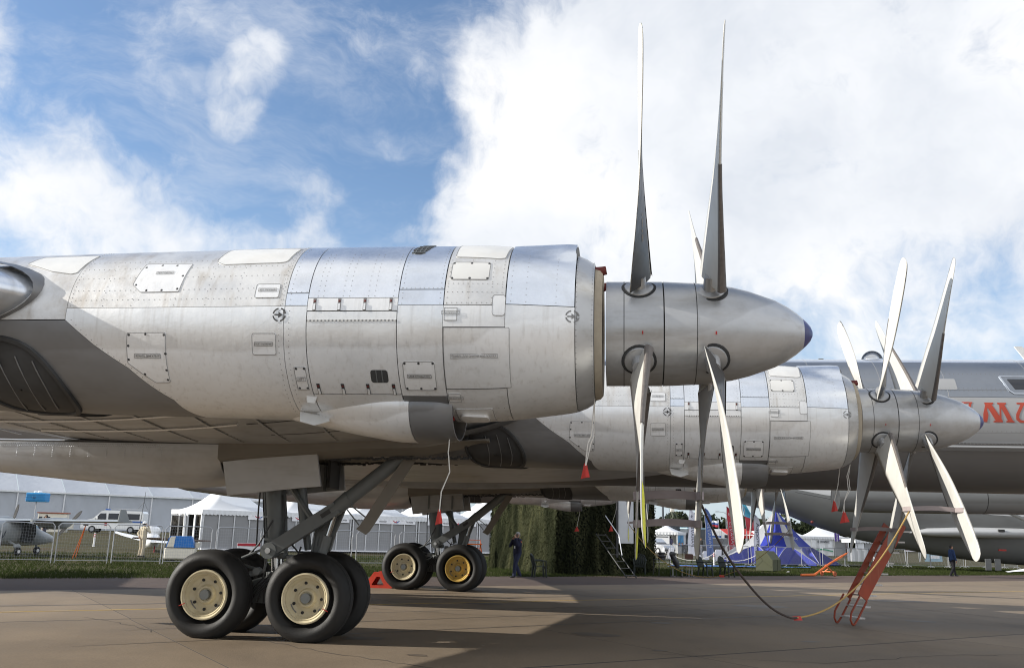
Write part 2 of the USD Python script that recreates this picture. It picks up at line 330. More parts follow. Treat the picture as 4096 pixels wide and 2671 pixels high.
while k < 90:
    mk.add(slab(k, k + 1.5, C_YEL - 0.05 + 0.02 * math.sin(k), C_YEL + 0.05 + 0.02 * math.sin(k), 0.0005, 0.004)); k += 1.5
obj('painted_line', mk, m_yel, apron, label='worn yellow taxi line', kind='stuff')
# cracks in the concrete
def crack(pts, w, parent):
    p = np.asarray(pts, float); r_ = np.random.default_rng(int(abs(p.sum() * 100)))
    q = [p[0]]
    for a, b in zip(p[:-1], p[1:]):
        n_ = max(3, int(np.linalg.norm(b - a) / 0.22))
        for t in np.linspace(0, 1, n_ + 1)[1:]: q.append(a + (b - a) * t + r_.normal(0, 0.035, 2))
    q = np.array(q); d = np.gradient(q, axis=0); d /= np.linalg.norm(d, axis=1, keepdims=True); nn_ = np.stack([-d[:, 1], d[:, 0]], 1); ww = w * r_.uniform(.4, 1.3, len(q))[:, None]
    v = np.vstack([np.c_[q - nn_ * ww, np.full(len(q), .0035)], np.c_[q + nn_ * ww, np.full(len(q), .0035)]]); m_ = len(q)
    f = np.array([[[i, i + 1, m_ + i + 1], [i, m_ + i + 1, m_ + i]] for i in range(m_ - 1)]).reshape(-1, 3)
    obj('crack', (v, f), m_joint, parent)
crack([(-3.55, 14.2), (-2.4, 13.1), (-1.2, 12.2), (-0.4, 11.6)], 0.010, apron)
crack([(-7.6, 16.9), (-6.3, 15.8), (-5.6, 14.9)], 0.007, apron)
crack([(2.2, 14.0), (4.6, 13.4), (6.9, 14.8), (9.6, 15.4)], 0.009, apron)
crack([(10.6, 26.0), (12.4, 21.8), (13.0, 18.6)], 0.008, apron)
crack([(-2.9, 20.4), (-1.0, 19.6), (1.2, 19.4)], 0.010, apron)
# oil spots and old tyre marks
m_stain = mat('oil_stain', (0.105, 0.082, 0.06), 0.6, var=0.25, scale=4)
def stain(x_, y_, r_, seed):
    k_ = np.linspace(0, 2 * np.pi, 25)[:-1]; rr = r_ * (.65 + .7 * meshkit.noise(np.stack([np.cos(k_) * 1.6 + seed, np.sin(k_) * 1.6, k_ * 0], -1))); v = np.vstack([np.c_[x_ + rr * np.cos(k_) * 1.5, y_ + rr * np.sin(k_), np.full(24, .0035)], [[x_, y_, .0035]]]); obj('oil_spot', (v, np.array([[i, (i + 1) % 24, 24] for i in range(24)])), m_stain, apron)
for q_ in ((-2.2, 14.9, .22, 1), (-1.2, 13.1, .10, 2), (1.6, 16.4, .30, 3), (3.2, 18.9, .18, 4), (-5.4, 17.6, .14, 5), (5.3, 16.2, .12, 6), (6.6, 24.2, .5, 7), (-.5, 22.6, .32, 8), (9.4, 21.0, .2, 9), (-6.9, 20.6, .35, 10), (2.4, 14.4, .08, 11), (11.8, 28.1, .6, 12)): stain(*q_)
def tyre_mark(k0, k1, c, w, bow):
    t_ = np.linspace(0, 1, 30); kk = k0 + (k1 - k0) * t_; cc = c + bow * np.sin(t_ * 2.2); ww = w * np.clip(np.minimum(t_, 1 - t_) * 8, .15, 1) * (.6 + .6 * meshkit.noise(np.stack([t_ * 12, t_ * 0 + c, t_ * 0], -1)))
    P0 = np.outer(kk, GD) + np.outer(cc - ww / 2, GN); P1 = np.outer(kk, GD) + np.outer(cc + ww / 2, GN); v = np.vstack([np.c_[P0, np.full(30, .003)], np.c_[P1, np.full(30, .003)]]); obj('tyre_mark', (v, np.array([[[i, i + 1, 31 + i], [i, 31 + i, 30 + i]] for i in range(29)]).reshape(-1, 3)), m_stain, apron)
for q_ in ((2, 24, 14.2, .10, .5), (3, 22, 16.0, .09, .4), (-2, 18, 21.2, .16, -.3), (8, 40, 22.6, .14, .6)): tyre_mark(*q_)
# lawn: countless blades, one object
def blades(n, seed, kx, cx, hmin, hmax):
    r_ = np.random.default_rng(seed); k = r_.uniform(*kx, n); c = cx[0] + (cx[1] - cx[0]) * r_.random(n) ** 1.7
    P = np.outer(k, GD) + np.outer(c, GN); clump = meshkit.noise(np.c_[P * 0.5, np.zeros(n)], 3); keep = r_.random(n) < 0.25 + clump * 1.1; P = P[keep]; n = len(P)
    a = r_.uniform(0, 2 * np.pi, n); h_ = r_.uniform(hmin, hmax, n) * (0.5 + clump[keep]); w = r_.uniform(.008, .022, n); ln = r_.normal(0, .05, (n, 2)); zz = ground_z(P[:, 0], P[:, 1]) - .03
    d = np.stack([np.cos(a), np.sin(a)], 1) * w[:, None]
    v = np.stack([np.c_[P - d, zz], np.c_[P + d, zz], np.c_[P + ln, zz + h_]], 1).reshape(-1, 3)
    return v, np.arange(3 * n).reshape(-1, 3)
m_grass = leaf_mat('grass_blades', [(0.0, (0.05, 0.065, 0.022)), (0.40, (0.085, 0.098, 0.034)), (0.75, (0.15, 0.135, 0.055)), (1.0, (0.26, 0.21, 0.11))])
lawn = MB().add(blades(200000, 5, (-32, 72), (C_GRASS, C_GRASS + 24), .05, .13))
obj('lawn_grass', lawn, m_grass, kind='stuff', label='short patchy green and straw grass between asphalt and tents', cat='grass', smooth=False)

# ------------------------------------------------------------------ aircraft materials
DIRT = (0.20, 0.175, 0.145)
m_bare = mat('bare_aluminium', (0.72, 0.76, 0.82), 0.30, metal=0.88, var=0.06, scale=2.2, streak=((2.0, 9.0, 0.7), (0.34, 0.32, 0.29), 0.35), rvar=0.07, bump=0.003, bump_scale=4.0)
m_bare2 = mat('polished_aluminium', (0.80, 0.82, 0.85), 0.27, metal=0.9, var=0.06, scale=3.0, dirt=(0.40, 0.37, 0.33), dirt_amt=0.35, rvar=0.06, bump=0.003, bump_scale=4.0)
m_paint = mat('grey_aircraft_paint', (0.80, 0.805, 0.805), 0.36, metal=0.55, var=0.03, scale=1.6, dirt=(0.56, 0.52, 0.46), dirt_amt=0.30, streak=((22.0, 22.0, 0.9), (0.55, 0.53, 0.50), 0.45), bump=0.0035, bump_scale=5.0)
m_paint2 = mat('lighter_grey_paint', (0.81, 0.81, 0.805), 0.37, metal=0.45, var=0.03, scale=2.4, dirt=(0.52, 0.49, 0.44), dirt_amt=0.25, streak=((24.0, 24.0, 1.0), (0.52, 0.50, 0.47), 0.38), bump=0.003, bump_scale=5.0)
m_white = mat('white_panel_paint', (0.63, 0.63, 0.615), 0.45, var=0.04, scale=4.0, dirt=(0.5, 0.45, 0.38), dirt_amt=0.3)
m_rivskin = mat('riveted_skin', (0.70, 0.695, 0.68), 0.34, metal=0.55, var=0.07, scale=2.0, dirt=(0.36, 0.31, 0.25), dirt_amt=0.8, streak=((9.0, 5.0, 1.2), (0.42, 0.37, 0.31), 0.55), rvar=0.1, bump=0.004, bump_scale=6.0)
m_shroud = mat('heat_darkened_steel', (0.215, 0.215, 0.217), 0.42, metal=0.55, var=0.12, scale=1.3, dirt=(0.13, 0.12, 0.11), dirt_amt=0.6, streak=((1.0, 7.0, 4.0), (0.15, 0.14, 0.13), 0.5))
m_soot = mat('sooty_metal', (0.05, 0.05, 0.05), 0.6, metal=0.4, var=0.3, scale=3.0)
m_seam = mat('seam_shadow', (0.035, 0.035, 0.035), 0.8)
m_dirty = mat('grimy_underside', (0.19, 0.172, 0.145), 0.55, metal=0.15, var=0.12, scale=1.1, dirt=(0.13, 0.115, 0.095), dirt_amt=0.7, streak=((0.8, 6.0, 6.0), (0.17, 0.15, 0.125), 0.55))
m_under = mat('silver_underside', (0.43, 0.435, 0.44), 0.38, metal=0.45, var=0.09, scale=1.6, dirt=(0.24, 0.22, 0.19), dirt_amt=0.7, streak=((0.7, 5.0, 5.0), (0.25, 0.23, 0.2), 0.5))
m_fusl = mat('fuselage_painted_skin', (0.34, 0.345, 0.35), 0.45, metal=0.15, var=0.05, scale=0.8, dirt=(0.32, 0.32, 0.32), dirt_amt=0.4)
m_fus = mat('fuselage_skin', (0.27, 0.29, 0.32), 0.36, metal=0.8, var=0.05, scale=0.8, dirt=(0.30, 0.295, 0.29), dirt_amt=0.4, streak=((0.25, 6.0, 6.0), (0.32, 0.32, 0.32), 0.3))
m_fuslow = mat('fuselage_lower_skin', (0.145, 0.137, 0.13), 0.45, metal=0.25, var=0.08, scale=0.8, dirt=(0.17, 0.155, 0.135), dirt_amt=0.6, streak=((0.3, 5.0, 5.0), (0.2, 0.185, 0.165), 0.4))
m_hub = mat('spinner_metal', (0.46, 0.465, 0.47), 0.37, metal=0.65, var=0.07, scale=2.4, dirt=(0.24, 0.22, 0.19), dirt_amt=0.5, streak=((2.0, 12.0, 12.0), (0.3, 0.28, 0.25), 0.4), rvar=0.08)
m_blade = mat('blade_paint', (0.56, 0.55, 0.515), 0.42, metal=0.15, var=0.05, scale=3.0, dirt=(0.36, 0.33, 0.28), dirt_amt=0.35, streak=((18.0, 18.0, 1.5), (0.42, 0.39, 0.33), 0.25))
m_bladeblk = mat('black_blade_face', (0.030, 0.029, 0.028), 0.42, var=0.2, scale=4, dirt=(0.09, 0.08, 0.07), dirt_amt=0.5)
m_boot = mat('deicing_rubber', (0.13, 0.115, 0.105), 0.55, var=0.2, scale=30)
m_tipyel = mat('tip_yellow', (0.62, 0.62, 0.03), 0.5, var=0.05)
m_blue = mat('spinner_cap_blue', (0.035, 0.038, 0.115), 0.35, var=0.1, scale=6)
m_black = mat('black_marking', (0.04, 0.04, 0.042), 0.6, var=0.1)
m_grey_mark = mat('grey_marking', (0.20, 0.20, 0.20), 0.6, var=0.1)
m_red = mat('signal_red', (0.42, 0.02, 0.012), 0.55, var=0.12, scale=8)
m_darkred = mat('dark_red_cover', (0.11, 0.014, 0.011), 0.7, var=0.25, scale=9)
m_canvas = mat('beige_canvas', (0.30, 0.26, 0.20), 0.85, var=0.15, scale=8)
m_gear = mat('gear_grey_paint', (0.135, 0.145, 0.145), 0.42, metal=0.15, var=0.08, scale=4, dirt=(0.12, 0.115, 0.1), dirt_amt=0.6)
m_chrome = mat('chromed_steel', (0.55, 0.55, 0.54), 0.18, metal=1.0, var=0.05)
m_tyre = mat('tyre_rubber', (0.010, 0.0095, 0.009), 0.66, var=0.25, scale=5, dirt=(0.02, 0.017, 0.014), dirt_amt=0.3, bump=0.003, bump_scale=50)
m_rim = mat('cream_rim_paint', (0.60, 0.53, 0.36), 0.38, var=0.07, scale=6, dirt=(0.36, 0.29, 0.16), dirt_amt=0.5)
m_rim2 = mat('ochre_rim_paint', (0.56, 0.38, 0.10), 0.38, var=0.08, scale=6, dirt=(0.36, 0.24, 0.08), dirt_amt=0.5)
m_cord = mat('white_cord', (0.66, 0.64, 0.60), 0.8)
m_strap = mat('greyish_pink_strap', (0.30, 0.255, 0.25), 0.85, var=0.1, scale=9)
m_rivet = mat('rivet_dark', (0.20, 0.195, 0.185), 0.5, metal=0.3)
m_dglass = mat('dark_glass', (0.02, 0.022, 0.028), 0.06, spec=0.6)
# ------------------------------------------------------------------ the four-engined bomber
# built in its own frame: s forward, t towards the near wing tip, z up
C0 = np.array([-2.95498, 21.17402, -0.107])
bomber = thing('bomber_aircraft', 'big silver four-engined turboprop bomber with contra-rotating propellers filling the picture', 'aircraft', loc=C0, rotz=-PSI)
def aobj(name, m, mt, parent=bomber, smooth=None, label=None, kind=None):
    v, f = vf(m); v = v.copy(); v[:, 1] *= -1
    return obj(name, (v, f[:, ::-1]), mt, parent, smooth, label, kind=kind)
def agroup(name, label=None): return thing(name, label, parent=bomber)
def l2w(s, t, z_): return C0 + s * fw + t * nr + np.array([0, 0, z_])

PROF = np.array([(-9.5, .30), (-8.6, .55), (-8, .68), (-6.6, .775), (-5.79, .793), (-5.32, .803), (-4.63, .814), (-3.95, .824), (-3.29, .837), (-1.99, .836), (-1.41, .830), (-1.16, .812), (-.91, .782), (-.58, .735), (-.557, .730), (-.47, .695), (-.41, .660), (-.393, .640)])
from scipy.interpolate import PchipInterpolator
_pr = PchipInterpolator(PROF[:, 0], PROF[:, 1])
def NR(u): return _pr(np.clip(u, -9.5, -.393))
NS, NT, NZ = 5.777, 12.374, 3.655                                   # rear hub of the outer engine
def scoop(u, a):                                                    # the long half-cone on top of the front cowl
    k = np.clip((u + 1.25) / .66, 0, 1); w = np.clip(1 - np.abs((a - 80) / (11 + 19 * k)), 0, 1)
    return np.where((u > -1.19) & (u <= -.56), .102 * k * np.minimum(1, 1.25 * np.sqrt(w)), 0)
class Nac:
    def __init__(q, hs, t0, z0): q.o = np.array([hs, t0, z0])
    def S(q, u, a, off=0.0):
        r = NR(u) + off; ar = np.radians(a)
        return np.stack([q.o[0] + u, q.o[1] + r * np.cos(ar), q.o[2] + r * np.sin(ar)], -1)
    def patch(q, u0, u1, a0, a1, off=0.006, base=-0.02, bump=False, gap=0.005):
        """a curved sheet u0..u1, a0..a1 degrees, with its rim folded in"""
        u0, u1 = u0 + gap, u1 - gap; ga = math.degrees(gap / .82); full = a1 - a0 > 359
        if not full: a0, a1 = a0 + ga, a1 - ga
        us = np.linspace(u0, u1, max(2, int((u1 - u0) / .09) + 2)); as_ = np.linspace(a0, a1, max(3, int((a1 - a0) / 5) + 2))
        us = np.concatenate([[us[0]], us, [us[-1]]]); as_ = np.concatenate([[as_[0]], as_, [as_[-1]]])
        nu, na = len(us), len(as_); U, A = np.meshgrid(us, as_, indexing='ij'); O = np.full_like(U, off)
        if bump: O = O + scoop(U, A)
        O[0, :] = O[-1, :] = base
        if not full: O[:, 0] = O[:, -1] = base
        v = q.S(U.ravel(), A.ravel(), O.ravel()); f = []
        for i in range(nu - 1):
            for j in range(na - 1):
                k = i * na + j; f += [[k, k + 1, k + na + 1], [k, k + na + 1, k + na]]
        return v, np.array(f)
    def mapped(q, m, off=0.0):
        """flat mesh (x = u, y = arc length from the near side, z = height) wrapped on to the cowl"""
        v, f = vf(m); return q.S(v[:, 0], np.degrees(v[:, 1] / .825), v[:, 2] + off), f[:, ::-1]
    def poly(q, pts, off0=0.004, h=0.008, edge=.09, round_=0.02):
        P = Polygon([(u, math.radians(a) * .825) for u, a in pts])
        if round_: P = P.buffer(-round_).buffer(round_, quad_segs=4)
        return q.mapped(refine(prism(P, h), edge), off0)
    def outline(q, pts, w=0.006, off0=0.0075, h=0.002, round_=0.02):
        P = Polygon([(u, math.radians(a) * .825) for u, a in pts])
        if round_: P = P.buffer(-round_).buffer(round_, quad_segs=4)
        return q.mapped(refine(prism(P.difference(P.buffer(-w)), h), .08), off0)
    def dots(q, pts, r=.006, off=.0065, n=6, h=.004):
        mb = MB(); k = np.arange(n) * 2 * np.pi / n
        for u, a in pts:
            y = math.radians(a) * .825; us, ys = u + r * np.cos(k), np.degrees((y + r * np.sin(k)) / .825)
            v = np.vstack([q.S(us, ys, off), q.S(us * .4 + u * .6, ys * .4 + a * .6, off + h), q.S(np.array([u]), np.array([a]), off + h * 1.2)])
            f = [[j, (j + 1) % n, n + (j + 1) % n] for j in range(n)] + [[j, n + (j + 1) % n, n + j] for j in range(n)] + [[n + j, n + (j + 1) % n, 2 * n] for j in range(n)]
            mb.add((v, np.array(f)[:, ::-1]))
        return mb
def row(u0, a0, u1, a1, step=.035):
    L_ = math.hypot(u1 - u0, math.radians(a1 - a0) * .825); n = max(2, int(L_ / step)); t = np.linspace(0, 1, n); return [(u0 + (u1 - u0) * k, a0 + (a1 - a0) * k) for k in t]
def rect(u0, u1, a0, a1): return [(u0, a0), (u1, a0), (u1, a1), (u0, a1)]
J0, J1, J2, J3, J4, J5 = -3.135, -2.928, -2.105, -1.697, -1.155, -0.557
def nacelle(hs, t0, z0, detail, inner):
    q = Nac(hs, t0, z0); N = agroup('engine_nacelle')
    def P(name, m, mt, **k): return aobj(name, m, mt, N, **k)
    core_end = -9.5 if not inner else -8.6
    us = np.concatenate([np.linspace(core_end, -4, 26), np.linspace(-3.9, -.42, 40)]); prof = [(u, float(NR(u)) - .008) for u in us] + [(-.393, .632), (-.42, .605), (-.55, .60), (-.9, .58), (-.9, .01)]
    P('nacelle_core', move(rot(lathe(prof, 72), (1, 0, 0), 0.0), (hs, t0, z0)), m_seam)
    # rear fairing skin: riveted above, painted below the paint line, steel round the exhausts
    rear = -8.4
    for sgn in (1, -1):
        A = (lambda a: a) if sgn > 0 else (lambda a: 180 - a)
        def PR(name, u0, u1, a0, a1, mt, **k):
            b0, b1 = sorted((A(a0), A(a1))); return P(name, q.patch(u0, u1, b0, b1, **k), mt)
        PR('rear_upper_skin', rear, -5.25, -3, 90, m_rivskin, gap=.003)
        PR('upper_skin', -5.25, J0, 4.6, 90, m_rivskin, gap=.002)
        # the painted side below: its rear edge runs down and forward
        poly = [(-5.25, 4.6), (J0, 4.6), (J0, -90), (-4.20, -90), (-4.29, -70), (-4.32, -61), (-4.65, -35), (-4.962, -19.4), (-5.25, -3.3)]
        shr = [(-5.25, -3.3), (-4.962, -19.4), (-4.65, -35), (-4.32, -61), (-4.29, -70), (-4.20, -90), (-8.4, -90), (-8.4, -3.3)]
        for nm, pp, mt in (('side_skin', poly, m_paint), ('exhaust_shroud', shr, m_shroud)):
            pg = Polygon([(u, math.radians(A(a)) * .825) for u, a in pp]).buffer(-.002)
            P(nm, q.mapped(refine(prism(pg, .012), .10), -.006), mt)
        # jet pipe: an oval opening with a dark rim and ribs inside
        if sgn * t0 > -99:
            cu, ca, ru, rv = -5.80, A(-52), .44, .50
            k = np.linspace(0, 2 * np.pi, 49)[:-1]; ex = np.sign(np.cos(k)) * np.abs(np.cos(k)) ** .85
            ring = lambda f, o: q.S(cu + ru * f * (ex + .22 * (np.cos(2 * k) - 1) * 0), ca + np.degrees(rv * f * np.sin(k) / .825) + sgn * -8 * ex * f, o)
            P('jet_pipe_rim', loft([ring(1.08, .004), ring(1.06, .035), ring(.98, .035), ring(.93, -.05)], True, False), m_soot)
            P('jet_pipe_bowl', loft([ring(.99, .012), ring(.80, .03), ring(.4, .038), ring(.02, .04)], True, False), m_soot, smooth=60)
            for w in (-.3, .12, .5):
                cv = [q.S(np.array([cu + ru * (w + .10 * math.cos(x * 2))]), np.array([ca + np.degrees(rv * x * .86 / .825) * math.sqrt(max(1 - w * w, .1))]), np.array([.036]))[0] for x in np.linspace(-.85, .85, 9)]
                P('jet_pipe_rib', tube(cv, .006, 6), m_shroud)
    # cowl rings
    for sgn in (1, -1):
        A = (lambda a: a) if sgn > 0 else (lambda a: 180 - a)
        def PR(name, u0, u1, a0, a1, mt, **k):
            b0, b1 = sorted((A(a0), A(a1))); return P(name, q.patch(u0, u1, b0, b1, **k), mt)
        PR('cowl_panel', J0, J1, 13.1, 90, m_bare2); PR('cowl_panel', J0, J1, 4.9, 13.1, m_bare, gap=.003); PR('cowl_panel', J0, J1, -90, 4.9, m_paint, gap=.003)
        PR('cowl_door', J1, J2, 9.8, 90, m_bare2, gap=.003); PR('cowl_door', J1, J2, 1.6, 9.8, m_paint2, gap=.002); PR('cowl_panel', J1, J2, -4.4, 1.5, m_paint2); PR('cowl_door', J1, J2, -52.5, -4.4, m_paint); PR('cowl_panel', J1, J2, -90, -52.5, m_paint)
        PR('cowl_panel', J2, J3, 15.2, 90, m_bare); PR('cowl_panel', J2, J3, 5.0, 15.2, m_bare, gap=.003); PR('cowl_panel', J2, J3, -53.7, 5.0, m_paint, gap=.002); PR('cowl_panel', J2, J3, -90, -53.7, m_shroud)
        PR('cowl_panel', J3, J4, 5.0, 90, m_rivskin); PR('cowl_panel', J3, J4, -8.3, 5.0, m_paint2, gap=.002); PR('cowl_panel', J3, J4, -48.0, -8.3, m_paint); PR('cowl_panel', J3, J4, -90, -48.0, m_paint)
        PR('front_cowl', J4, J5, 5.8, 90, m_bare, bump=True); PR('front_cowl', J4, J5, -90, 5.8, m_paint, gap=.002)
    P('intake_lip', q.patch(J5, -.394, -180, 180, off=.005, base=-.03), m_hub)
    P('scoop_mouth', q.mapped(refine(prism(Polygon([(-.566, math.radians(56) * .825), (-.560, math.radians(56) * .825), (-.560, math.radians(104) * .825), (-.566, math.radians(104) * .825)]), .09), .05), .0), m_soot)
    # blanking cover between lip and spinner
    P('intake_cover', move(lathe([(-.46, .50), (-.40, .52), (-.335, .55), (-.325, .585), (-.35, .615), (-.395, .628), (-.43, .60)], 56), (hs, t0, z0)), m_canvas, label='beige canvas blanking cover in the annular intake')
    for a in (62, 118): 
        ar = math.radians(a); c = np.array([hs - .35, t0 + .59 * math.cos(ar), z0 + .59 * math.sin(ar)])
        P('cover_plug', cyl(c + [-.05, 0, 0], c + [.055, 0, .02], .05, .04, 12), m_darkred)
    # oil cooler under the cowl: chin fairing, steel mouth, red plug
    def cool(prof, n=26):
        S = []
        for u, c, r, sx in prof:
            k = np.arange(n) * 2 * np.pi / n; S.append(np.stack([np.full(n, hs + u), t0 + r * sx * np.cos(k), z0 + c + r * np.sin(k)], 1))
        return S
    CP = PchipInterpolator([-3.42, -3.2, -2.98, -2.57, -2.15, -1.82, -1.66], [-.80, -.875, -.915, -.992, -1.045, -1.048, -1.02]); RP = PchipInterpolator([-3.42, -3.2, -2.98, -2.57, -2.15, -1.82, -1.66], [.02, .115, .185, .262, .305, .30, .27])
    sec = lambda u0, u1, n: [(u, float(CP(u) + RP(u)), float(RP(u)), 1.45) for u in np.linspace(u0, u1, n)]
    P('cooler_fairing', loft(cool(sec(-3.42, -2.06, 18))), m_paint2, smooth=50)
    P('cooler_mouth', loft(cool(sec(-2.055, -1.67, 8) + [(-1.668, -.77, .245, 1.45), (-1.75, -.78, .225, 1.42), (-1.9, -.79, .20, 1.4)]), caps=False), m_shroud, smooth=50)
    P('cooler_plug', loft(cool([(-1.86, -.79, .215, 1.4), (-1.80, -.79, .21, 1.4), (-1.77, -.79, .12, 1.4)])), m_darkred)
    P('plug_handle', tube([(hs - 1.78, t0 + .12, z0 - .76), (hs - 1.70, t0 + .14, z0 - .78), (hs - 1.70, t0 + .14, z0 - .84), (hs - 1.78, t0 + .12, z0 - .86)], .014, 6), m_red)
    P('drain_fin', hull([(hs - 3.13, t0 + .28, z0 - .80), (hs - 3.10, t0 + .34, z0 - .90), (hs - 2.96, t0 + .34, z0 - .935), (hs - 2.84, t0 + .28, z0 - .89), (hs - 2.86, t0 + .22, z0 - .84), (hs - 3.12, t0 + .2, z0 - .84)]), m_white)
    # blisters and vents
    P('vent_stub', hull(np.vstack([q.S(np.array([-3.0, -2.9, -2.92, -3.02]), np.array([-54, -55, -58, -57.]), np.array([.0] * 4)), q.S(np.array([-2.99, -2.93]), np.array([-57, -58.]), np.array([.05, .045]))])), m_white)
    # access doors: thin plates standing a few millimetres proud
    def hatch(pts, mt, line=True, r=.02, lab=None):
        h_ = P('access_panel', q.poly(pts, .003, .007, .09, r), mt, label=lab)
        if line and detail: aobj('panel_edge', q.outline(pts, .005, .0095, .0015, r), m_grey_mark, h_, kind='stuff')
        return h_
    hatch([(-4.622, 41), (-4.149, 40.3), (-4.176, 15.2), (-4.556, 15.2), (-4.653, 21)], m_paint2)
    hatch([(-4.628, -11.4), (-4.251, -11.4), (-4.27, -45.1), (-4.417, -45.4), (-4.647, -31.3)], m_paint2)
    hatch([(-3.904, 66), (-3.18, 62), (-3.22, 39.5), (-3.30, 38.4), (-3.84, 38.0), (-3.93, 42)], m_white, r=.05)
    hatch(rect(-3.435, -3.205, 10, 19.9), m_paint2); hatch(rect(-3.43, -3.205, -25.3, -11.9), m_paint2); hatch(rect(-3.06, -2.95, -49, -32.8), m_paint2, r=.004)
    hatch(rect(-2.063, -1.774, -48.8, -29), m_paint2, r=.03); hatch([(-1.655, 74), (-1.16, 70), (-1.19, 43.5), (-1.25, 42), (-1.65, 43.4)], m_white, r=.03)
    hatch(rect(-1.66, -1.313, 22.3, 37.5), m_white, r=.025); hatch(rect(-1.27, -1.152, -1.6, 12), m_paint2, r=.03); hatch(rect(-1.692, -1.114, -47.7, -8.5), m_paint, r=.01)
    hatch(rect(-1.688, -1.571, -4.6, 3.4), m_paint2, r=.006); hatch(rect(-1.685, -1.573, -59, -51.5), m_paint2, r=.006); hatch(rect(-1.65, -1.305, -86, -66.2), m_paint2, r=.02)
    if not inner: hatch([(-5.9, 45.6), (-5.82, 58), (-5.22, 58), (-5.28, 33), (-5.34, 31.8), (-5.567, 35.3)], m_white, r=.03)
    P('intake_blister', q.poly([(-1.62, -72), (-1.36, -74), (-1.36, -84), (-1.6, -84)], .0, .035, .05, .04), m_paint2)
    g = P('louvre_vent', q.poly(rect(-2.362, -2.205, -43.4, -34.7), .004, .004, .09, .025), m_seam)
    for u in (-2.31, -2.257): aobj('vent_bar', q.patch(u - .004, u + .004, -43, -35, off=.010, base=.0, gap=0), m_gear, g)
    gr = P('cooling_grille', q.poly([(-2.08, 55), (-2.06, 62), (-1.96, 70), (-1.90, 70), (-1.93, 56), (-1.98, 47.5), (-2.05, 48.5)], .004, .006, .06, .03), m_soot)
    for k in range(5):
        a = 50 + k * 4.6; aobj('grille_bar', q.patch(-2.075 + .012 * k, -1.95 + .012 * k, a - .35, a + .35, off=.015, base=.0, gap=0), m_gear, gr)
    for k in range(3): aobj('grille_bar', q.patch(-2.045 + .04 * k, -2.038 + .04 * k, 49 + k, 66 + k, off=.014, base=.0, gap=0), m_gear, gr)
    if not detail: return N
    # latches along the doors
    for u in (-2.863, -2.636, -2.404, -2.168):
        for a0, a1 in ((1.8, 9.4), (-52.2, -44.4)):
            l_ = P('latch', q.poly(rect(u - .014, u + .014, a0, a1), .005, .006, .2, 0), m_grey_mark if a0 > 0 else m_soot)
            aobj('latch_hook', q.poly(rect(u - .008, u + .010, a0 + .3, a0 + 4.2), .009, .008, .2, 0), m_paint2, l_)
            aobj('latch_button', q.dots([(u, a1 - 1.7)], .012, .010, 8), m_darkred, l_)
    hin = MB()
    for k in range(24): hin.add(q.poly(rect(-2.915 + k * .034, -2.897 + k * .034, -4.9, -3.9), .006, .005, .2, 0))
    P('door_hinge', hin, m_white, kind='stuff')
    # rivets and screws: hundreds of small heads
    R_ = []
    for u in (-5.22, -3.16): R_ += row(u, 6, u, 88, .04)
    for a in (10, 17, 27, 36, 44): R_ += row(-5.18, a, -3.2, a, .05)
    for u in (-4.9, -4.62, -4.2, -3.9, -3.6): R_ += row(u, 6, u, 44, .06)
    R_ += [(u + .03, a) for u, a in row(-5.22, -3.3, -4.96, -19.4, .05) + row(-4.96, -19.4, -4.65, -35, .05) + row(-4.65, -35, -4.32, -61, .05)]
    for u in (-3.18, -3.09): R_ += row(u, -75, u, 60, .05)
    for u in (-2.84, -2.79, -2.61, -2.55, -2.38, -2.32, -2.15): R_ += row(u, 11, u, 48, .045)
    for u in (-2.07, -1.73): R_ += row(u, 6, u, 55, .045)
    R_ += row(-2.08, 16.2, -1.72, 16.2, .035) + row(-3.1, 14, -2.95, 14, .03)
    for u in (-1.67, -1.48, -1.28, -1.19): R_ += row(u, 6, u, 40, .045)
    for a in (6.5, 13.5, 19.5): R_ += row(-1.67, a, -1.19, a, .04)
    for u in (-1.11, -.98, -.72): R_ += row(u, 8, u, 50, .06)
    for u in (-.545, -.41): R_ += row(u, -85, u, 85, .055)
    R_ += row(-1.68, -9.8, -1.13, -9.8, .05) + row(-1.68, -46.6, -1.13, -46.6, .05) + row(-1.68, -10, -1.68, -46, .05) + row(-1.13, -10, -1.13, -46, .05)
    for u0, u1, a0, a1 in ((-3.425, -3.215, 10.6, 19.3), (-3.42, -3.215, -24.7, -12.5), (-1.66, -1.15, -86, -66.5)): R_ += row(u0, a0, u1, a0, .045) + row(u0, a1, u1, a1, .045) + row(u0, a0, u0, a1, .045) + row(u1, a0, u1, a1, .045)
    P('rivets', q.dots(R_, .0046, .0062, 5, .0025), m_rivet, kind='stuff')
    scr = []
    for u0, u1, a0, a1 in ((-2.045, -1.792, -47.5, -30.3), (-1.645, -1.328, 23.4, 36.4)): scr += [(u0, a0), (u1, a0), (u0, a1), (u1, a1), ((u0 + u1) / 2, a0), ((u0 + u1) / 2, a1)]
    scr += [(-4.60, 37), (-4.45, 39), (-4.3, 38.5), (-4.19, 28), (-4.2, 17.5), (-4.35, 16.6), (-4.5, 16.6), (-4.62, 21), (-4.61, -13), (-4.45, -12.5), (-4.27, -13), (-4.265, -25), (-4.28, -36), (-4.29, -43), (-4.62, -20), (-4.63, -29), (-4.5, -39), (-3.04, -34), (-2.965, -34), (-3.04, -47.7), (-2.965, -47.7)]
    P('quarter_turn_screws', q.dots(scr, .013, .010, 6, .003), m_black, kind='stuff')
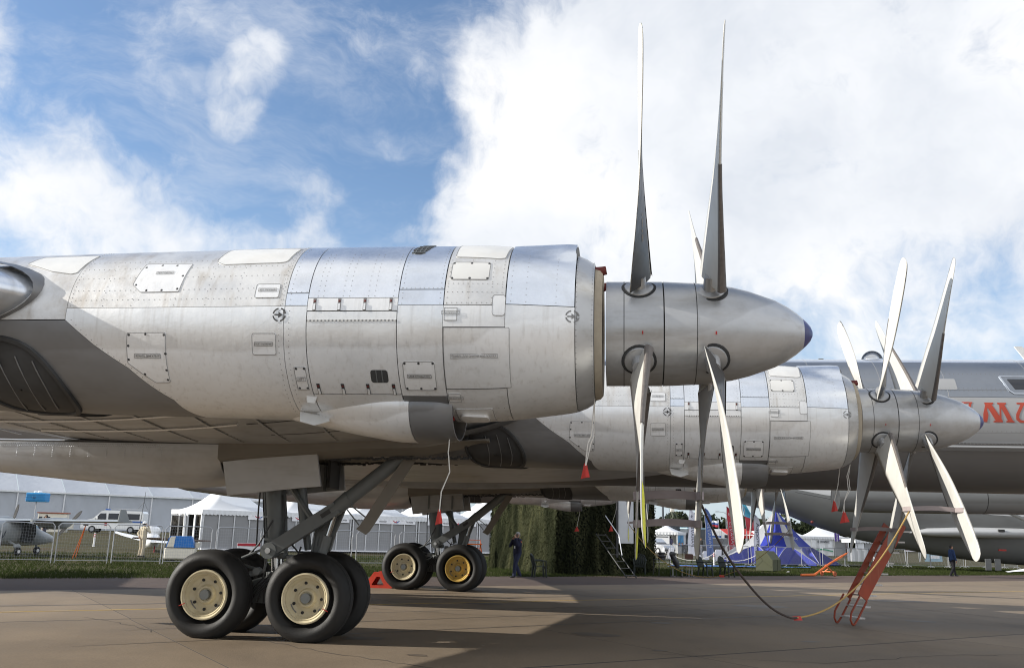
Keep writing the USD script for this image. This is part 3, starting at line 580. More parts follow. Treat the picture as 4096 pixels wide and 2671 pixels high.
    # stencilled lettering and the arrow roundels
    def sten(s, u, a, h_, frame=True, mt=m_grey_mark):
        v, f = text(s, h_, .0015); w, hh = np.ptp(v[:, 0]), np.ptp(v[:, 1]); y0 = math.radians(a) * .825; mb = MB()
        mb.add((v + [u, y0, 0], f))
        if frame:
            b0 = sbox(u - w / 2 - .012, y0 - hh / 2 - .010, u + w / 2 + .012, y0 + hh / 2 + .010); mb.add(prism(b0.difference(b0.buffer(-.003)), .0015))
        P('stencil', q.mapped(mb, .0135), mt, kind='stuff')
    sten('ПАНЕЛЬ ДЛЯ СНЯТИЯ МАСЛОБАКА', -1.425, -25.8, .016); sten('МАКОГЕНАСОС', -1.92, -38.6, .018, mt=m_black); sten('СТЫКОВОЙ БОЛТ', -1.63, .2, .011); sten('СТЫКОВОЙ БОЛТ', -1.63, -55, .011); sten('БОЛТ КРЕПЛЕНИЯ', -3.32, -18.5, .012, mt=m_black); sten('БОЛТ КРЕПЛЕНИЯ', -3.32, 15.5, .012); sten('ФЛАНЕЦ ДВИГАТЕЛЯ', -4.44, -26.5, .016, mt=m_black); sten('ЖГТ', -3.005, -41, .02); sten('ЛЮК ОСМОТРА', -4.38, 31, .014)
    for u in (-3.18, -.575):
        y0 = -.011; c = Point(u, y0); rg = c.buffer(.062).difference(c.buffer(.050)); rg = rg.difference(sbox(u - .012, y0 - .1, u + .012, y0 + .1)).difference(sbox(u - .1, y0 - .010, u + .1, y0 + .010))
        ar = unary_union([Polygon([(u + .03, y0), (u - .008, y0 + .028), (u - .008, y0 - .028)]), sbox(u - .045, y0 - .006, u, y0 + .006), sbox(u + .034, y0 - .034, u + .040, y0 + .034)])
        P('lifting_mark', q.mapped(prism(rg.union(ar), .0015), .009), m_black if u < -1 else m_grey_mark, kind='stuff')
    return N

m_stencil = mat('stencil_orange', (.38, .24, .07), .6)
# ---- propellers
HUB_R = [(-.295, .490), (.214, .4865)], [(.226, .4865), (.55, .470), (.70, .453), (.85, .432), (1.0, .394), (1.12, .352), (1.24, .308), (1.34, .255), (1.43, .193), (1.483, .146)]
def blade_mesh(rr0=.53, r1=2.8, n=30):
    rs = np.concatenate([np.linspace(rr0, 2.55, n), 2.55 + .25 * np.sin(np.linspace(0, np.pi / 2, 9)[1:])]); S = []
    ch = PchipInterpolator([.5, .62, .9, 1.3, 1.8, 2.3, 2.55, 2.70, 2.77, 2.8], [.42, .425, .44, .445, .405, .335, .285, .235, .17, .06]); th = PchipInterpolator([.5, .8, 1.3, 2.0, 2.8], [.085, .062, .042, .026, .012])
    pit = PchipInterpolator([.5, .8, 1.2, 1.6, 2.2, 2.8], [-25, -18, -9, -1.5, 4.5, 8.5])
    x = np.array([-.5, -.485, -.43, -.3, -.1, .12, .32, .5]); up = np.array([0, .30, .52, .62, .60, .46, .26, .03]); dn = -np.array([0, .22, .30, .32, .32, .28, .18, .03])
    X = np.concatenate([x, x[::-1][1:-1]]); Y = np.concatenate([up, dn[::-1][1:-1]])
    return rs, ch, th, pit, X, Y
def bpoint(o, phi, side, r, xc, yc, ch, th, pit):
    """point of a blade: radius r, xc along the chord (-.5 leading), yc through the thickness"""
    ph = math.radians(phi); rad = np.array([0, math.cos(ph), math.sin(ph)]); tau = np.array([0, math.sin(ph), -math.cos(ph)]) * side
    th_ = np.radians(pit(r)); cv = np.cos(th_)[..., None] * tau + np.sin(th_)[..., None] * np.array([1.0, 0, 0]); nv = -np.sin(th_)[..., None] * tau + np.cos(th_)[..., None] * np.array([1.0, 0, 0])
    return o + np.asarray(r)[..., None] * rad + (np.asarray(xc) * ch(r))[..., None] * cv + (np.asarray(yc) * th(r))[..., None] * nv
def propeller(hs, t0, z0, phases, yellow):
    o = np.array([hs, t0, z0]); rs, ch, th, pit, X, Y = blade_mesh(); G = agroup('propeller')
    for row_, (du, side, ph0) in enumerate(((0.0, 1, phases[0]), (.641, -1, phases[1]))):
        prof = HUB_R[row_]
        back = [(prof[0][0], .30)] + list(prof) + [(prof[-1][0], .30)] if row_ == 0 else [(prof[0][0], .30)] + list(prof)
        aobj('spinner_shell', move(lathe(back, 72), o), m_hub, G)
        sm = MB()
        for u in ((-.133,) if row_ == 0 else (.509,)):
            r_ = float(np.interp(u, *zip(*prof))); sm.add(move(lathe([(u - .003, r_ - .004), (u - .003, r_ + .0022), (u + .003, r_ + .0022), (u + .003, r_ - .004)], 72), o))
        aobj('spinner_seam', sm, m_seam, G)
        for k in range(4):
            phi = 45 + 90 * k + ph0; oo = o + [du, 0, 0]; ph = math.radians(phi); rad = np.array([0, math.cos(ph), math.sin(ph)]); tau = np.array([0, math.sin(ph), -math.cos(ph)])
            S = [bpoint(oo, phi, side, np.full(len(X), r), X, Y, ch, th, pit) for r in rs]
            v, f = loft(S); B = aobj('propeller_blade', (v, f if side < 0 else f[:, ::-1]) if False else (v, f), m_blade, G, smooth=40)
            # rubber boot along the leading edge
            rb = rs[(rs < 1.75)]; bx_ = np.array([-.42, -.465, -.50, -.512, -.50, -.465, -.42]); by_ = np.array([.66, .60, .36, 0, -.30, -.38, -.40])
            aobj('deicing_boot', loft([bpoint(oo, phi, side, np.full(7, r), bx_, by_, ch, th, pit) for r in rb], closed=False, caps=False), m_boot, B, smooth=40)
            rf = rs[rs < 2.36]; xf = np.array([-.34, -.2, -.05, .12, .3, .48]); yf = np.interp(xf, X[:8], Y[:8]) + .06
            aobj('blade_face', loft([bpoint(oo, phi, side, np.full(6, r), xf, yf, ch, th, pit) for r in rf], closed=False, caps=False), m_bladeblk, B, smooth=40, label='black painted forward face')
            if yellow:
                for q0_, q1_ in ((.95, 1.02), (1.04, 1.07), (1.09, 1.17), (1.19, 1.22)):
                    aobj('blade_stencil', loft([bpoint(oo, phi, side, np.full(2, r), np.array([.02, .05]), np.array([.70, .70]), ch, th, pit) for r in (q0_, q1_)], closed=False, caps=False), m_stencil, B)
            if yellow and row_ == 0:
                rt = rs[rs > 2.30]; xt = np.linspace(-.47, .47, 8); yt = np.interp(xt, X[:8], Y[:8]) + .10
                aobj('yellow_tip', loft([bpoint(oo, phi, side, np.full(8, r), xt, yt, ch, th, pit) for r in rt], closed=False, caps=False), m_tipyel, B, smooth=40)
            # turntable in its ringed hole, shank
            rh = float(np.interp(du if row_ else 0.0, *zip(*prof)))
            def disc(rows, n=28):
                kk = np.arange(n) * 2 * np.pi / n; SS = []
                for h_, rr in rows:
                    a_, b_ = rr * np.cos(kk), rr * np.sin(kk); zz = np.sqrt(np.maximum(rh ** 2 - b_ ** 2, .01)) + h_; SS.append(oo + np.outer(a_, [1.0, 0, 0]) + np.outer(b_, tau) + zz[:, None] * rad)
                return loft(SS, True, True)
            aobj('root_ring', disc([(-.02, .158), (.004, .157), (.006, .146), (.004, .130), (.002, .120)]), m_seam, G)
            aobj('root_turntable', disc([(-.02, .134), (.004, .134), (.012, .128), (.016, .10), (.018, .05)]), m_hub, G)
            aobj('blade_shank', cyl(oo + rad * (rh - .05), oo + rad * .60, .075, .06, 16), m_hub, G)
            sq = MB()
            aobj('red_mark', to_plane(bx((0, 0, 0), (.010, .028, .004)), oo + np.array([.03, 0, 0]) + rh * 1.004 * (rad * math.cos(.55) + tau * -math.sin(.55) if True else rad), [1, 0, 0], rad * math.sin(.55) + tau * math.cos(.55), rad * math.cos(.55) - tau * math.sin(.55)), m_red, G)
        if row_ == 0: aobj('hub_gap', move(lathe([(.21, .478), (.23, .478)], 48), o), m_seam, G)
        else: aobj('spinner_cap', move(lathe([(1.483, .146), (1.52, .112), (1.556, .070), (1.575, .030), (1.581, .001)], 48), o), m_blue, G)
    rv = MB(); q = Nac(hs, t0, z0)
    return G
# ---- engines: outer and inner, near and far
for hs, t0, z0, det, inn, ph, yel in ((5.777, 12.374, 3.655, True, False, (2.6, 2.17), True), (9.459, 6.374, 3.636, True, True, (-.22, -.34), False),
                                      (9.459, -6.374, 3.636, False, True, (-2.0, -2.0), False), (5.777, -12.374, 3.655, False, False, (-1.0, -1.5), True)):
    nacelle(hs, t0, z0, det, inn); propeller(hs, t0, z0, ph, yel)

# ---- wing, one half each side
def wing_sec(t):
    le = .15 + (13.1 - t) * .70; c = np.interp(t, [1.2, 6.4, 12.4, 25.0], [10.6, 8.1, 6.1, 3.0]); thk = np.interp(t, [1.2, 6.4, 12.4, 25], [1.25, 1.0, .84, .36]); zc = np.interp(t, [1.2, 6.4, 9.0, 13.1, 25], [3.82, 3.80, 3.80, 3.90, 3.7])
    x = 0.5 * (1 - np.cos(np.linspace(0, np.pi, 33))); y = 5 * (.2969 * np.sqrt(x) - .126 * x - .3516 * x ** 2 + .2843 * x ** 3 - .1036 * x ** 4)
    up = np.stack([le - c * x, np.full(33, t), zc + y * thk - .085 * c * x], 1); dn = np.stack([le - c * x, np.full(33, t), zc - y * thk * .92 - .085 * c * x], 1)
    return np.vstack([up, dn[::-1][1:-1]])
def under_z(s, t):
    S = wing_sec(t)[32:]; i = np.argsort(S[:, 0]); return float(np.interp(s, S[i, 0], S[i, 2]))
for sg in (1, -1):
    secs = [wing_sec(t) * [1, sg, 1] for t in ((1.2, 3.0, 5.0, 6.4, 8.0, 10.0, 12.4, 14.5, 18.0, 22.0, 25.0) if sg > 0 else (1.2, 3.0, 5.0, 6.4, 8.0, 10.0, 12.4, 14.5, 17.0))]
    W_ = aobj('wing', loft(secs), m_under, smooth=50)
    le_ = [np.vstack([wing_sec(t)[56:], wing_sec(t)[:9]]) for t in ((12.9, 14.5, 18.0, 22.0, 25.0) if sg > 0 else (12.9, 14.5, 17.0))]
    obj_ = aobj('leading_edge_skin', loft([(q + [.006, 0, 0]) * [1, sg, 1] for q in le_], closed=False, caps=False), m_bare, W_, smooth=60)
    le_ = [np.vstack([wing_sec(t)[56:], wing_sec(t)[:9]]) for t in (3.0, 5.0, 6.4, 8.0, 10.0, 12.0)]
    aobj('leading_edge_skin', loft([(q + [.006, 0, 0]) * [1, sg, 1] for q in le_], closed=False, caps=False), m_bare, W_, smooth=60)
    for t0, w_ in ((13.12, .09), (11.62, .07), (7.25, .07)):
        S = np.vstack([wing_sec(t0)[54:], wing_sec(t0)[:11]]); ctr_ = S.mean(0) - [.25, 0, 0]
        big_ = ctr_ + (S - ctr_) * [1.06, 1, 1.10]; bigr = ctr_ + (S - ctr_) * [1.14, 1, 1.22]
        aobj('fillet_strip', loft([(big_ + [0, w_, 0]) * [1, sg, 1], (bigr + [.02, -w_ * .6, 0]) * [1, sg, 1], (bigr * 1.0 + [.02, -w_ * 2, 0]) * [1, sg, 1]], closed=False, caps=False), m_shroud, W_, smooth=60)
    for t0 in (7.4, 8.2, 9.0, 9.8, 10.6, 11.4) if sg > 0 else ():
        pass
# riveted panels and stiffeners under the near wing, between the nacelles
def und(s, t, off=.0): return np.array([s, t, under_z(s, t) - off])
for (s0, t0, s1, t1) in ((-4.2, 10.35, -1.6, 11.1), (-4.2, 9.65, -.4, 10.6), (-4.2, 9.0, .1, 9.75), (-3.0, 8.25, .4, 9.0)):
    aobj('stiffener', tube([und(s0 + (s1 - s0) * k, t0 + (t1 - t0) * k, .012) for k in np.linspace(0, 1, 9)], .016, 6), m_paint2, smooth=60)
for s0 in (-4.0, -3.25, -2.5, -1.75, -1.0, -.25, .5, 1.25, 2.0, 2.75):
    c = [und(s0 + .12 * (k - 7.3), k, .004) for k in np.linspace(7.35, 11.5, 8)]
    aobj('rib_strip', loft([np.array([p + [-.022, 0, 0], p + [-.022, 0, -.006], p + [.022, 0, -.006], p + [.022, 0, 0]]) for p in c], True, False), m_under, smooth=False)
    sc = MB()
    for k in np.linspace(7.4, 11.4, 26): sc.add(ico(und(s0 + .12 * (k - 7.3) + .04, k, .004), .010, 0, (1, 1, .5)))
    aobj('screw_row', sc, m_rivet, kind='stuff')
for t0 in (8.0, 8.9): 
    aobj('seam_line', tube([und(s, t0 + (s + 1) * .03, .001) for s in np.linspace(.5, 3.4, 8)], .006, 5), m_seam)

# ---- landing gear pods, bays and legs behind both inner engines
def gear(sg):
    T = 6.375
    n = 26; k = np.linspace(0, 2 * np.pi, n + 1)[:-1]
    def ring(s, w, zb, zt, e=.8):
        c, si = np.cos(k), np.sin(k); zt = min(zt, 3.12); zc = zt - .05; y = np.where(si < 0, (zc - zb) * np.abs(si) ** e * -1, (zt - zc) * si)
        return np.stack([np.full(n, s), sg * T + w * np.sign(c) * np.abs(c) ** .8, zc + y], 1)
    pod = [ring(s, w, zb, zt) for s, w, zb, zt in ((-9.6, .03, 3.3, 3.4), (-9.0, .22, 3.05, 3.5), (-8.0, .45, 2.82, 3.5), (-6.5, .62, 2.66, 3.4), (-5.0, .70, 2.58, 3.3), (-3.5, .72, 2.46, 3.3), (-2.4, .72, 2.39, 3.3), (-1.5, .72, 2.38, 3.3), (-.95, .72, 2.43, 3.3), (-.72, .72, 2.5, 3.3))]
    pd = aobj('gear_pod', loft(pod, caps=True), m_under, smooth=60)
    if sg > 0:
        aobj('pod_seam', tube([(s, sg * T + .73, 3.06) for s in (-4.7, -3, -1.5, -.75)], .012, 6), m_seam, pd)
        rv = MB()
        for s in np.linspace(-4.6, -1.6, 80): rv.add(ico((s, sg * T + .72, 3.02), .007, 0)); rv.add(ico((s + .02, sg * T + .72, 2.985), .006, 0))
        for s in np.linspace(-4.2, -1.7, 9):
            for z_ in np.linspace(2.82, 2.96, 6): rv.add(ico((s, sg * T + .712, z_), .007, 0))
        aobj('pod_rivets', rv, m_bare, pd, kind='stuff')
    aobj('pod_mouth', loft([ring(-.715, .70, 2.52, 3.12), ring(-1.1, .66, 2.58, 3.10)], caps=True), m_soot)
    # underbody between pod and engine: side walls of the open bay
    for w0, w1 in ((.44, .80), (-.80, -.44)):
        wl = [np.array([(s, sg * T + w0, zt), (s, sg * T + w1, zt + .05), (s, sg * T + w1 * .96, zb + .10), (s, sg * T + (w0 * .8 + w1 * .2) * 1.0, zb)]) for s, zb, zt in ((-.72, 2.72, 3.14), (.2, 2.80, 3.14), (1.5, 2.90, 3.14), (2.6, 2.95, 3.14), (3.1, 3.04, 3.10), (3.6, 3.10, 3.11))]
        aobj('bay_wall', loft(wl), m_dirty, smooth=20)
    aobj('bay_roof', bx((1.2, sg * T, 3.12), (4.0, 1.1, .06)), m_soot)
    r_ = np.random.default_rng(3)
    gl = MB()
    for w in (.50, -.50):
        for s in np.arange(-.6, 3.3, .045): gl.add(bx((s, sg * T + w, 2.83 + .035 * (s + .7) * .7 + r_.uniform(-.02, .01)), (.05, .03, r_.uniform(.02, .05))))
    aobj('bay_seal', gl, m_soot, kind='stuff')
    # doors
    for w, ss in ((.63, 1), (-.63, -1)):
        v = np.array([(-.67, 2.78), (.87, 2.95), (.95, 2.43), (.62, 2.40), (-.57, 2.26)]); P_ = prism(v, .05); lean = .10
        m_ = to_plane(P_, (0, sg * T + w, 0), (1, 0, 0), (0, sg * ss * lean, 1), (0, sg * ss, 0)); m_ = (m_[0] - np.array([0, lean * sg * ss * 2.8, 0]), m_[1])
        d_ = aobj('gear_door', m_, m_under, smooth=20)
        for s in (-.1, .25, .6): aobj('door_rib', move(bx((0, 0, 0), (.04, .03, .40)), (s, sg * T + w - ss * sg * .05, 2.62)), m_gear, d_)
        aobj('door_arm', cyl((.2, sg * T + w * .9, 2.60), (.15, sg * T + w * .4, 3.1), .02), m_gear, d_)
    aobj('bay_partition', bx((.82, sg * (T - .35), 2.69), (.05, .5, .5)), m_soot)
    # main leg
    y = lambda w: sg * T + w
    L_ = aobj('main_leg', tube([(-.10, y(0), 3.1), (-.06, y(0), 2.5), (.02, y(0), 1.9), (.08, y(0), 1.42), (.09, y(0), 1.36)], [.185, .185, .18, .175, .15], 24), m_gear, smooth=50)
    aobj('piston', cyl((.09, y(0), 1.38), (.12, y(0), .98), .105, .105, 20), m_chrome, L_)
    aobj('leg_collar', cyl((.115, y(0), 1.10), (.122, y(0), .99), .18, .18, 24), m_gear, L_)
    aobj('bogie_beam', loft([np.array([(s, y(-.12), .73 - h), (s, y(.12), .73 - h), (s, y(.12), .76 + h2), (s, y(-.12), .76 + h2)]) for s, h, h2 in ((-.95, .07, .07), (-.5, .10, .12), (0, .12, .28), (.25, .12, .28), (.6, .10, .12), (1.0, .07, .07))]), m_gear, L_, smooth=20)
    for s in (-.775, .84): aobj('axle', cyl((s, y(-.66), .75), (s, y(.66), .75), .075, .075, 14), m_gear, L_)
    # drag brace with its fork end, plus the trussed radius arm
    D_ = aobj('drag_brace', tube([(1.28, y(.30), 2.24), (1.75, y(.30), 2.62), (2.25, y(.30), 3.02)], .115, 18), m_gear)
    aobj('brace_sleeve', tube([(1.05, y(.31), 2.06), (1.32, y(.30), 2.27)], [.10, .13], 14), m_gear, D_)
    bar = [(.10 + 1.05 * k, 1.43 + .69 * k) for k in np.linspace(0, 1, 5)]
    aobj('brace_beam', loft([np.array([(s + .06, y(.27), z_ - .085), (s + .06, y(.40), z_ - .085), (s - .06, y(.40), z_ + .085), (s - .06, y(.27), z_ + .085)]) for s, z_ in bar]), m_gear, D_, smooth=20)
    aobj('brace_eye', cyl((.10, y(.24), 1.43), (.10, y(.43), 1.43), .125, .125, 20), m_gear, D_); aobj('brace_pin', cyl((.10, y(.42), 1.43), (.10, y(.455), 1.43), .055, .045, 14), m_chrome, D_)
    aobj('data_plate', to_plane(bx((0, 0, 0), (.17, .07, .004)), (.98, y(.404), 2.02), (.84, 0, .55), (-.55, 0, .84), (0, 1, 0)), m_black, D_)
    ra = Polygon([(.70, 1.40), (.86, 1.36), (1.02, 1.46), (1.08, 1.72), (1.22, 2.10), (1.16, 2.26), (1.0, 2.10), (.74, 1.75)])
    holes = unary_union([Polygon([(.78, 1.50), (.95, 1.50), (1.0, 1.70), (.80, 1.68)]).buffer(-.015), Polygon([(.83, 1.74), (1.03, 1.76), (1.10, 1.98), (.98, 1.96)]).buffer(-.015)])
    aobj('radius_arm', to_plane(prism(ra, .05), (0, y(.10), 0), (1, 0, 0), (0, 0, 1), (0, sg, 0)), m_gear)
    aobj('radius_arm_web', to_plane(prism(ra.difference(ra.buffer(-.03)).union(holes.buffer(.02).difference(holes)), .02), (0, y(.10) + sg * .05, 0), (1, 0, 0), (0, 0, 1), (0, sg, 0)), m_gear)
    R2 = aobj('retraction_jack', tube([(.34, y(.05), 2.9), (.50, y(.05), 2.0), (.55, y(.05), 1.75)], .085, 14), m_gear); aobj('jack_rod', tube([(.55, y(.05), 1.76), (.62, y(.05), 1.45)], .06, 12), m_gear, R2)
    aobj('side_stay', tube([(.12, y(.1), 2.62), (.68, y(.18), 1.95)], .05, 8), m_gear)
    dm = aobj('bogie_damper', tube([(.93, y(.34), 1.30), (1.02, y(.34), 1.68)], .07, 12), m_gear); aobj('damper_rod', tube([(1.02, y(.34), 1.66), (1.14, y(.34), 2.10)], .035, 10), m_chrome, dm)
    aobj('torque_link', tube([(-.40, y(.25), 1.30), (.0, y(.2), 1.48)], .022, 6), m_gear); aobj('torque_link', tube([(-.45, y(.25), 1.22), (-.1, y(.2), 1.12)], .022, 6), m_gear)
    aobj('brake_rod', tube([(-.50, y(.38), .98), (-.05, y(.38), 1.10)], .045, 10), m_gear); aobj('tie_lug', cyl((-.06, y(.32), 1.11), (-.06, y(.44), 1.11), .06, .06, 12), m_gear)
    h_ = [(-.24, y(.12), 2.7), (-.235, y(.14), 2.0), (-.22, y(.13), 1.5), (-.3, y(.13), 1.35)]; aobj('hydraulic_hose', tube(h_, .013, 6), m_black)
    aobj('hydraulic_hose', tube([(.14, y(.10), 2.3), (.22, y(.14), 1.95), (.22, y(.14), 1.75), (.33, y(.14), 1.66)], .013, 6), m_black)
    for k in range(5): aobj('brake_line', tube([(.0 + .04 * k, y(.18), 1.05 - .03 * k), (-.18 + .05 * k, y(.26), .82), (-.4 + .1 * k, y(.20), .70 - .02 * k)], .011, 5), m_black)
    for k in range(3):
        an = 2.2 + .5 * k; off = np.array([.20 * math.cos(an), -.20 * math.sin(an) * -1 * .6, 0]) if False else np.array([.19 * math.cos(an), sg * .19 * math.sin(an), 0])
        aobj('hydraulic_pipe', tube([np.array([-.06, y(0), 2.75]) + off, np.array([-.02, y(0), 2.2]) + off, np.array([.05, y(0), 1.65]) + off, np.array([.10, y(.05), 1.25]) + off * .9, np.array([.02, y(.12), 1.0]) + off * .5], .010, 5), m_black if k % 2 else m_gear, L_)
    for z_ in (2.35, 1.95, 1.60): aobj('pipe_clamp', move(lathe([(-.018, .188), (-.018, .197), (.018, .197), (.018, .188)], 24, 'z'), (.02 + (1.9 - z_) * .11, y(0), z_)), m_gear, L_)
    for a_, b_ in (((.30, .20, 1.62), (.75, .22, 1.42)), ((-.30, .22, 1.35), (.05, .21, 1.9)), ((.55, .2, 1.5), (.35, .24, .95)), ((.1, .24, 1.0), (.65, .2, .95))):
        m1_ = (np.array(a_) + np.array(b_)) / 2 + [0, .05, -.10]; aobj('flexible_hose', tube([(a_[0], y(a_[1]), a_[2]), (m1_[0], y(m1_[1]), m1_[2]), (b_[0], y(b_[1]), b_[2])], .014, 6), m_black)
    aobj('junction_block', bx((.40, y(.22), 1.30), (.12, .10, .14), .015), m_gear, L_); aobj('lower_lug', bx((.22, y(.12), 1.36), (.16, .16, .12), .03), m_gear, L_)
    # plank door on the brace
    aobj('brace_door', loft([np.array([(s - .075, y(.36), z_ + .04), (s + .085, y(.36), z_ - .045), (s + .085, y(.39), z_ - .045), (s - .075, y(.39), z_ + .04)]) for s, z_ in ((2.30, 2.93), (1.95, 2.36), (1.62, 1.82), (1.56, 1.76))]), m_dirty, smooth=20)
    aobj('door_link', tube([(1.3, y(.33), 2.2), (1.62, y(.37), 1.98)], .012, 5), m_gear); aobj('door_link', tube([(1.25, y(.33), 2.15), (1.52, y(.37), 1.86)], .012, 5), m_gear)
    # wheels
    cols = {(1, -.775): m_rim, (1, .84): m_rim, (-1, -.775): m_rim, (-1, .84): m_rim2}
    for s in (-.775, .84):
        for w in (.47, -.47):
            W_ = agroup('main_wheel'); ctr = np.array([s, y(w), .75]); out = 1 if w > 0 else -1
            pr = []
            for a in np.linspace(-1, 1, 25):                          # tyre section: (along axle, radius)
                ang = a * math.pi * .86; yy = .235 * math.sin(ang); rr = .535 + .145 * math.cos(ang); pr.append((yy * (1 if abs(yy) < .3 else 1), rr))
            pr = [(-.17, .36)] + pr + [(.17, .36)]
            v, f = lathe(pr, 64, 'y'); v = v + ctr
            zf = .107; low = v[:, 2] < zf + .10; d = np.clip(zf + .10 - v[:, 2], 0, None); v[:, 1] += (v[:, 1] - ctr[1]) * d * .9 * 1.3; v[:, 2] = np.where(low, np.maximum(v[:, 2], zf + .004), v[:, 2])
            ty = aobj('tyre', (v, f), m_tyre, W_, smooth=50)
            gv_ = MB()
            for yy in (-.07, 0, .07): gv_.add(move(lathe([(yy - .006, .676), (yy - .005, .682 if yy == 0 else .679), (yy + .005, .682 if yy == 0 else .679), (yy + .006, .676)], 48, 'y'), ctr))
            vv, ff = gv_.mesh(); vv[:, 2] = np.maximum(vv[:, 2], zf + .002); aobj('tread_ribs', (vv, ff), m_tyre, W_, kind='stuff')
            if sg * w > 0 or True:
                R3 = cols[(sg, s)]; e = .19 * out * (1 if sg > 0 else 1)
                prof = [(.10, .34), (.185, .378), (.208, .370), (.210, .352), (.182, .340), (.168, .325), (.172, .312), (.150, .30), (.100, .272), (.075, .21), (.085, .15), (.125, .135), (.145, .122), (.145, .10), (.115, .09), (.115, .001)]
                p_ = [(a * out, b) for a, b in prof]; rm = aobj('rim', move(lathe(p_, 48, 'y'), ctr), R3, W_, smooth=30)
                ho = MB(); 
                for kk in range(7):
                    a = kk * 2 * np.pi / 7 + s; c_ = ctr + [.225 * math.cos(a), .082 * out, .225 * math.sin(a)]; ho = cyl(c_ - [0, .01, 0], c_ + [0, .012 * out, 0], .024, .024, 10); aobj('lightening_hole', ho, m_seam, W_)
                aobj('hub_cap', cyl(ctr + [0, .10 * out, 0], ctr + [0, .150 * out, 0], .070, .060, 16), m_gear, W_)
                for kk in range(6):
                    a = kk * np.pi / 3; c_ = ctr + [  .046 * math.cos(a), .148 * out, .046 * math.sin(a)]; aobj('hub_bolt', cyl(c_, c_ + [0, .012 * out, 0], .010, .010, 6), m_chrome, W_)
                if w > 0:
                    an = math.radians({-.775: 205, .84: -25}[s]); aobj('slip_mark', to_plane(bx((.365, 0, .216), (.10, .012, .004)), ctr, (math.cos(an), 0, math.sin(an)), (-math.sin(an), 0, math.cos(an)), (0, 1, 0)), m_red, W_)
                    for kk, an in enumerate((3.6, 3.8, 4.0, 5.6)): aobj('stencil_mark', to_plane(bx((.262, 0, .104), (.018, .05, .004)), ctr, (math.cos(an), 0, math.sin(an)), (-math.sin(an), 0, math.cos(an)), (0, 1, 0)), m_grey_mark, W_)
gear(1); gear(-1)

# ---- fuselage
FZ, FR = 4.36, 1.45
def fring(s, r, z_, n=48, a0=0, a1=2 * np.pi, off=0):
    k = np.linspace(a0, a1, n); return np.stack([np.full(n, s), (r + off) * np.cos(k), z_ + (r + off) * np.sin(k)], 1)
FS = [(-24, .55, 5.2), (-20, .95, 4.8), (-14, 1.32, 4.5), (-9, 1.45, 4.38), (-3, 1.45, 4.36), (5, 1.45, 4.36), (10, 1.45, 4.36), (16, 1.45, 4.36), (19.5, 1.36, 4.3), (22, 1.02, 4.15), (23.6, .5, 4.0), (24.2, .05, 3.95)]
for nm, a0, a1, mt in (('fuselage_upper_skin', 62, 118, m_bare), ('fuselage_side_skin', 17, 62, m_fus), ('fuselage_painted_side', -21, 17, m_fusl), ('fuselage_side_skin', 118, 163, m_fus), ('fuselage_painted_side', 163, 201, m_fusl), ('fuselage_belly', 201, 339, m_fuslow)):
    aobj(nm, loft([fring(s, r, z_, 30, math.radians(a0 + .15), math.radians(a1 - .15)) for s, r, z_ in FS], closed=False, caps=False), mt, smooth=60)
for sg in (1, -1):
    aobj('side_chine', loft([np.array([(s, sg * (1.28 + d), 3.80), (s, sg * (1.40 + d), 3.79), (s, sg * (1.41 + d), 3.755), (s, sg * (1.28 + d), 3.69)]) for s, d in ((6, 0), (10, 0), (14, 0), (17, -.02), (19, -.14))]), m_fusl, smooth=20)
rv = MB()
for s in np.arange(9.5, 17, .07): rv.add(ico((s, 1.365, 3.83), .011, 0))
aobj('chine_rivets', rv, m_rivet, kind='stuff')
aobj('observation_blister', ico((11.19, 0, 5.80), .235, 3), glass_pane('blister_glass', see=.75), label='clear glass observation blister')
aobj('blister_frame', lathe([(5.795, .23), (5.815, .225), (5.815, .205), (5.795, .20)], 32, 'z') if False else move(lathe([(-.01, .26), (.012, .25), (.012, .225), (-.01, .22)], 32, 'z'), (11.19, 0, 5.806)), m_bare)
aobj('blade_antenna', hull([(14.23, -.02, 6.14), (14.39, -.02, 6.14), (14.75, -.02, 5.78), (14.47, -.02, 5.78), (14.23, .02, 6.14), (14.39, .02, 6.14), (14.75, .02, 5.78), (14.47, .02, 5.78)]), m_white)
aobj('top_fitting', bx((10.05, .1, 5.82), (.12, .05, .03), .008), m_gear); aobj('top_fitting', bx((9.2, .1, 5.82), (.08, .05, .03), .008), m_gear)
def fside(s, z_, off=.0):
    z_ = np.asarray(z_, float); return np.stack([np.asarray(s, float) + 0 * z_, np.sqrt((FR + off) ** 2 - (z_ - FZ) ** 2), z_], -1)
def fmap(m, off=0.0):
    v, f = vf(refine(m, .06)); return fside(v[:, 0], v[:, 1], v[:, 2] + off), f
for s in (9.6, 11.0, 12.3, 14.0, 15.6): aobj('frame_seam', tube([(s, (FR + .001) * math.cos(a), FZ + (FR + .001) * math.sin(a)) for a in np.linspace(-.36, 1.45, 24)], .004, 4), m_grey_mark)
for z_ in (4.95, 4.05): aobj('stringer_seam', tube([fside(s, z_, .001) for s in np.linspace(8, 17, 10)], .004, 4), m_grey_mark)
rv2 = MB()
for s in np.arange(9.2, 16.5, .09):
    for z_ in (4.98, 4.93, 4.08, 5.32): rv2.add(ico(fside(s, z_, .0), .009, 0))
aobj('skin_rivets', rv2, m_rivet, kind='stuff')
aobj('access_plate', fmap(prism(sbox(12.0, 4.95, 12.5, 5.2).buffer(-.03).buffer(.03), .006), .0), m_fusl)
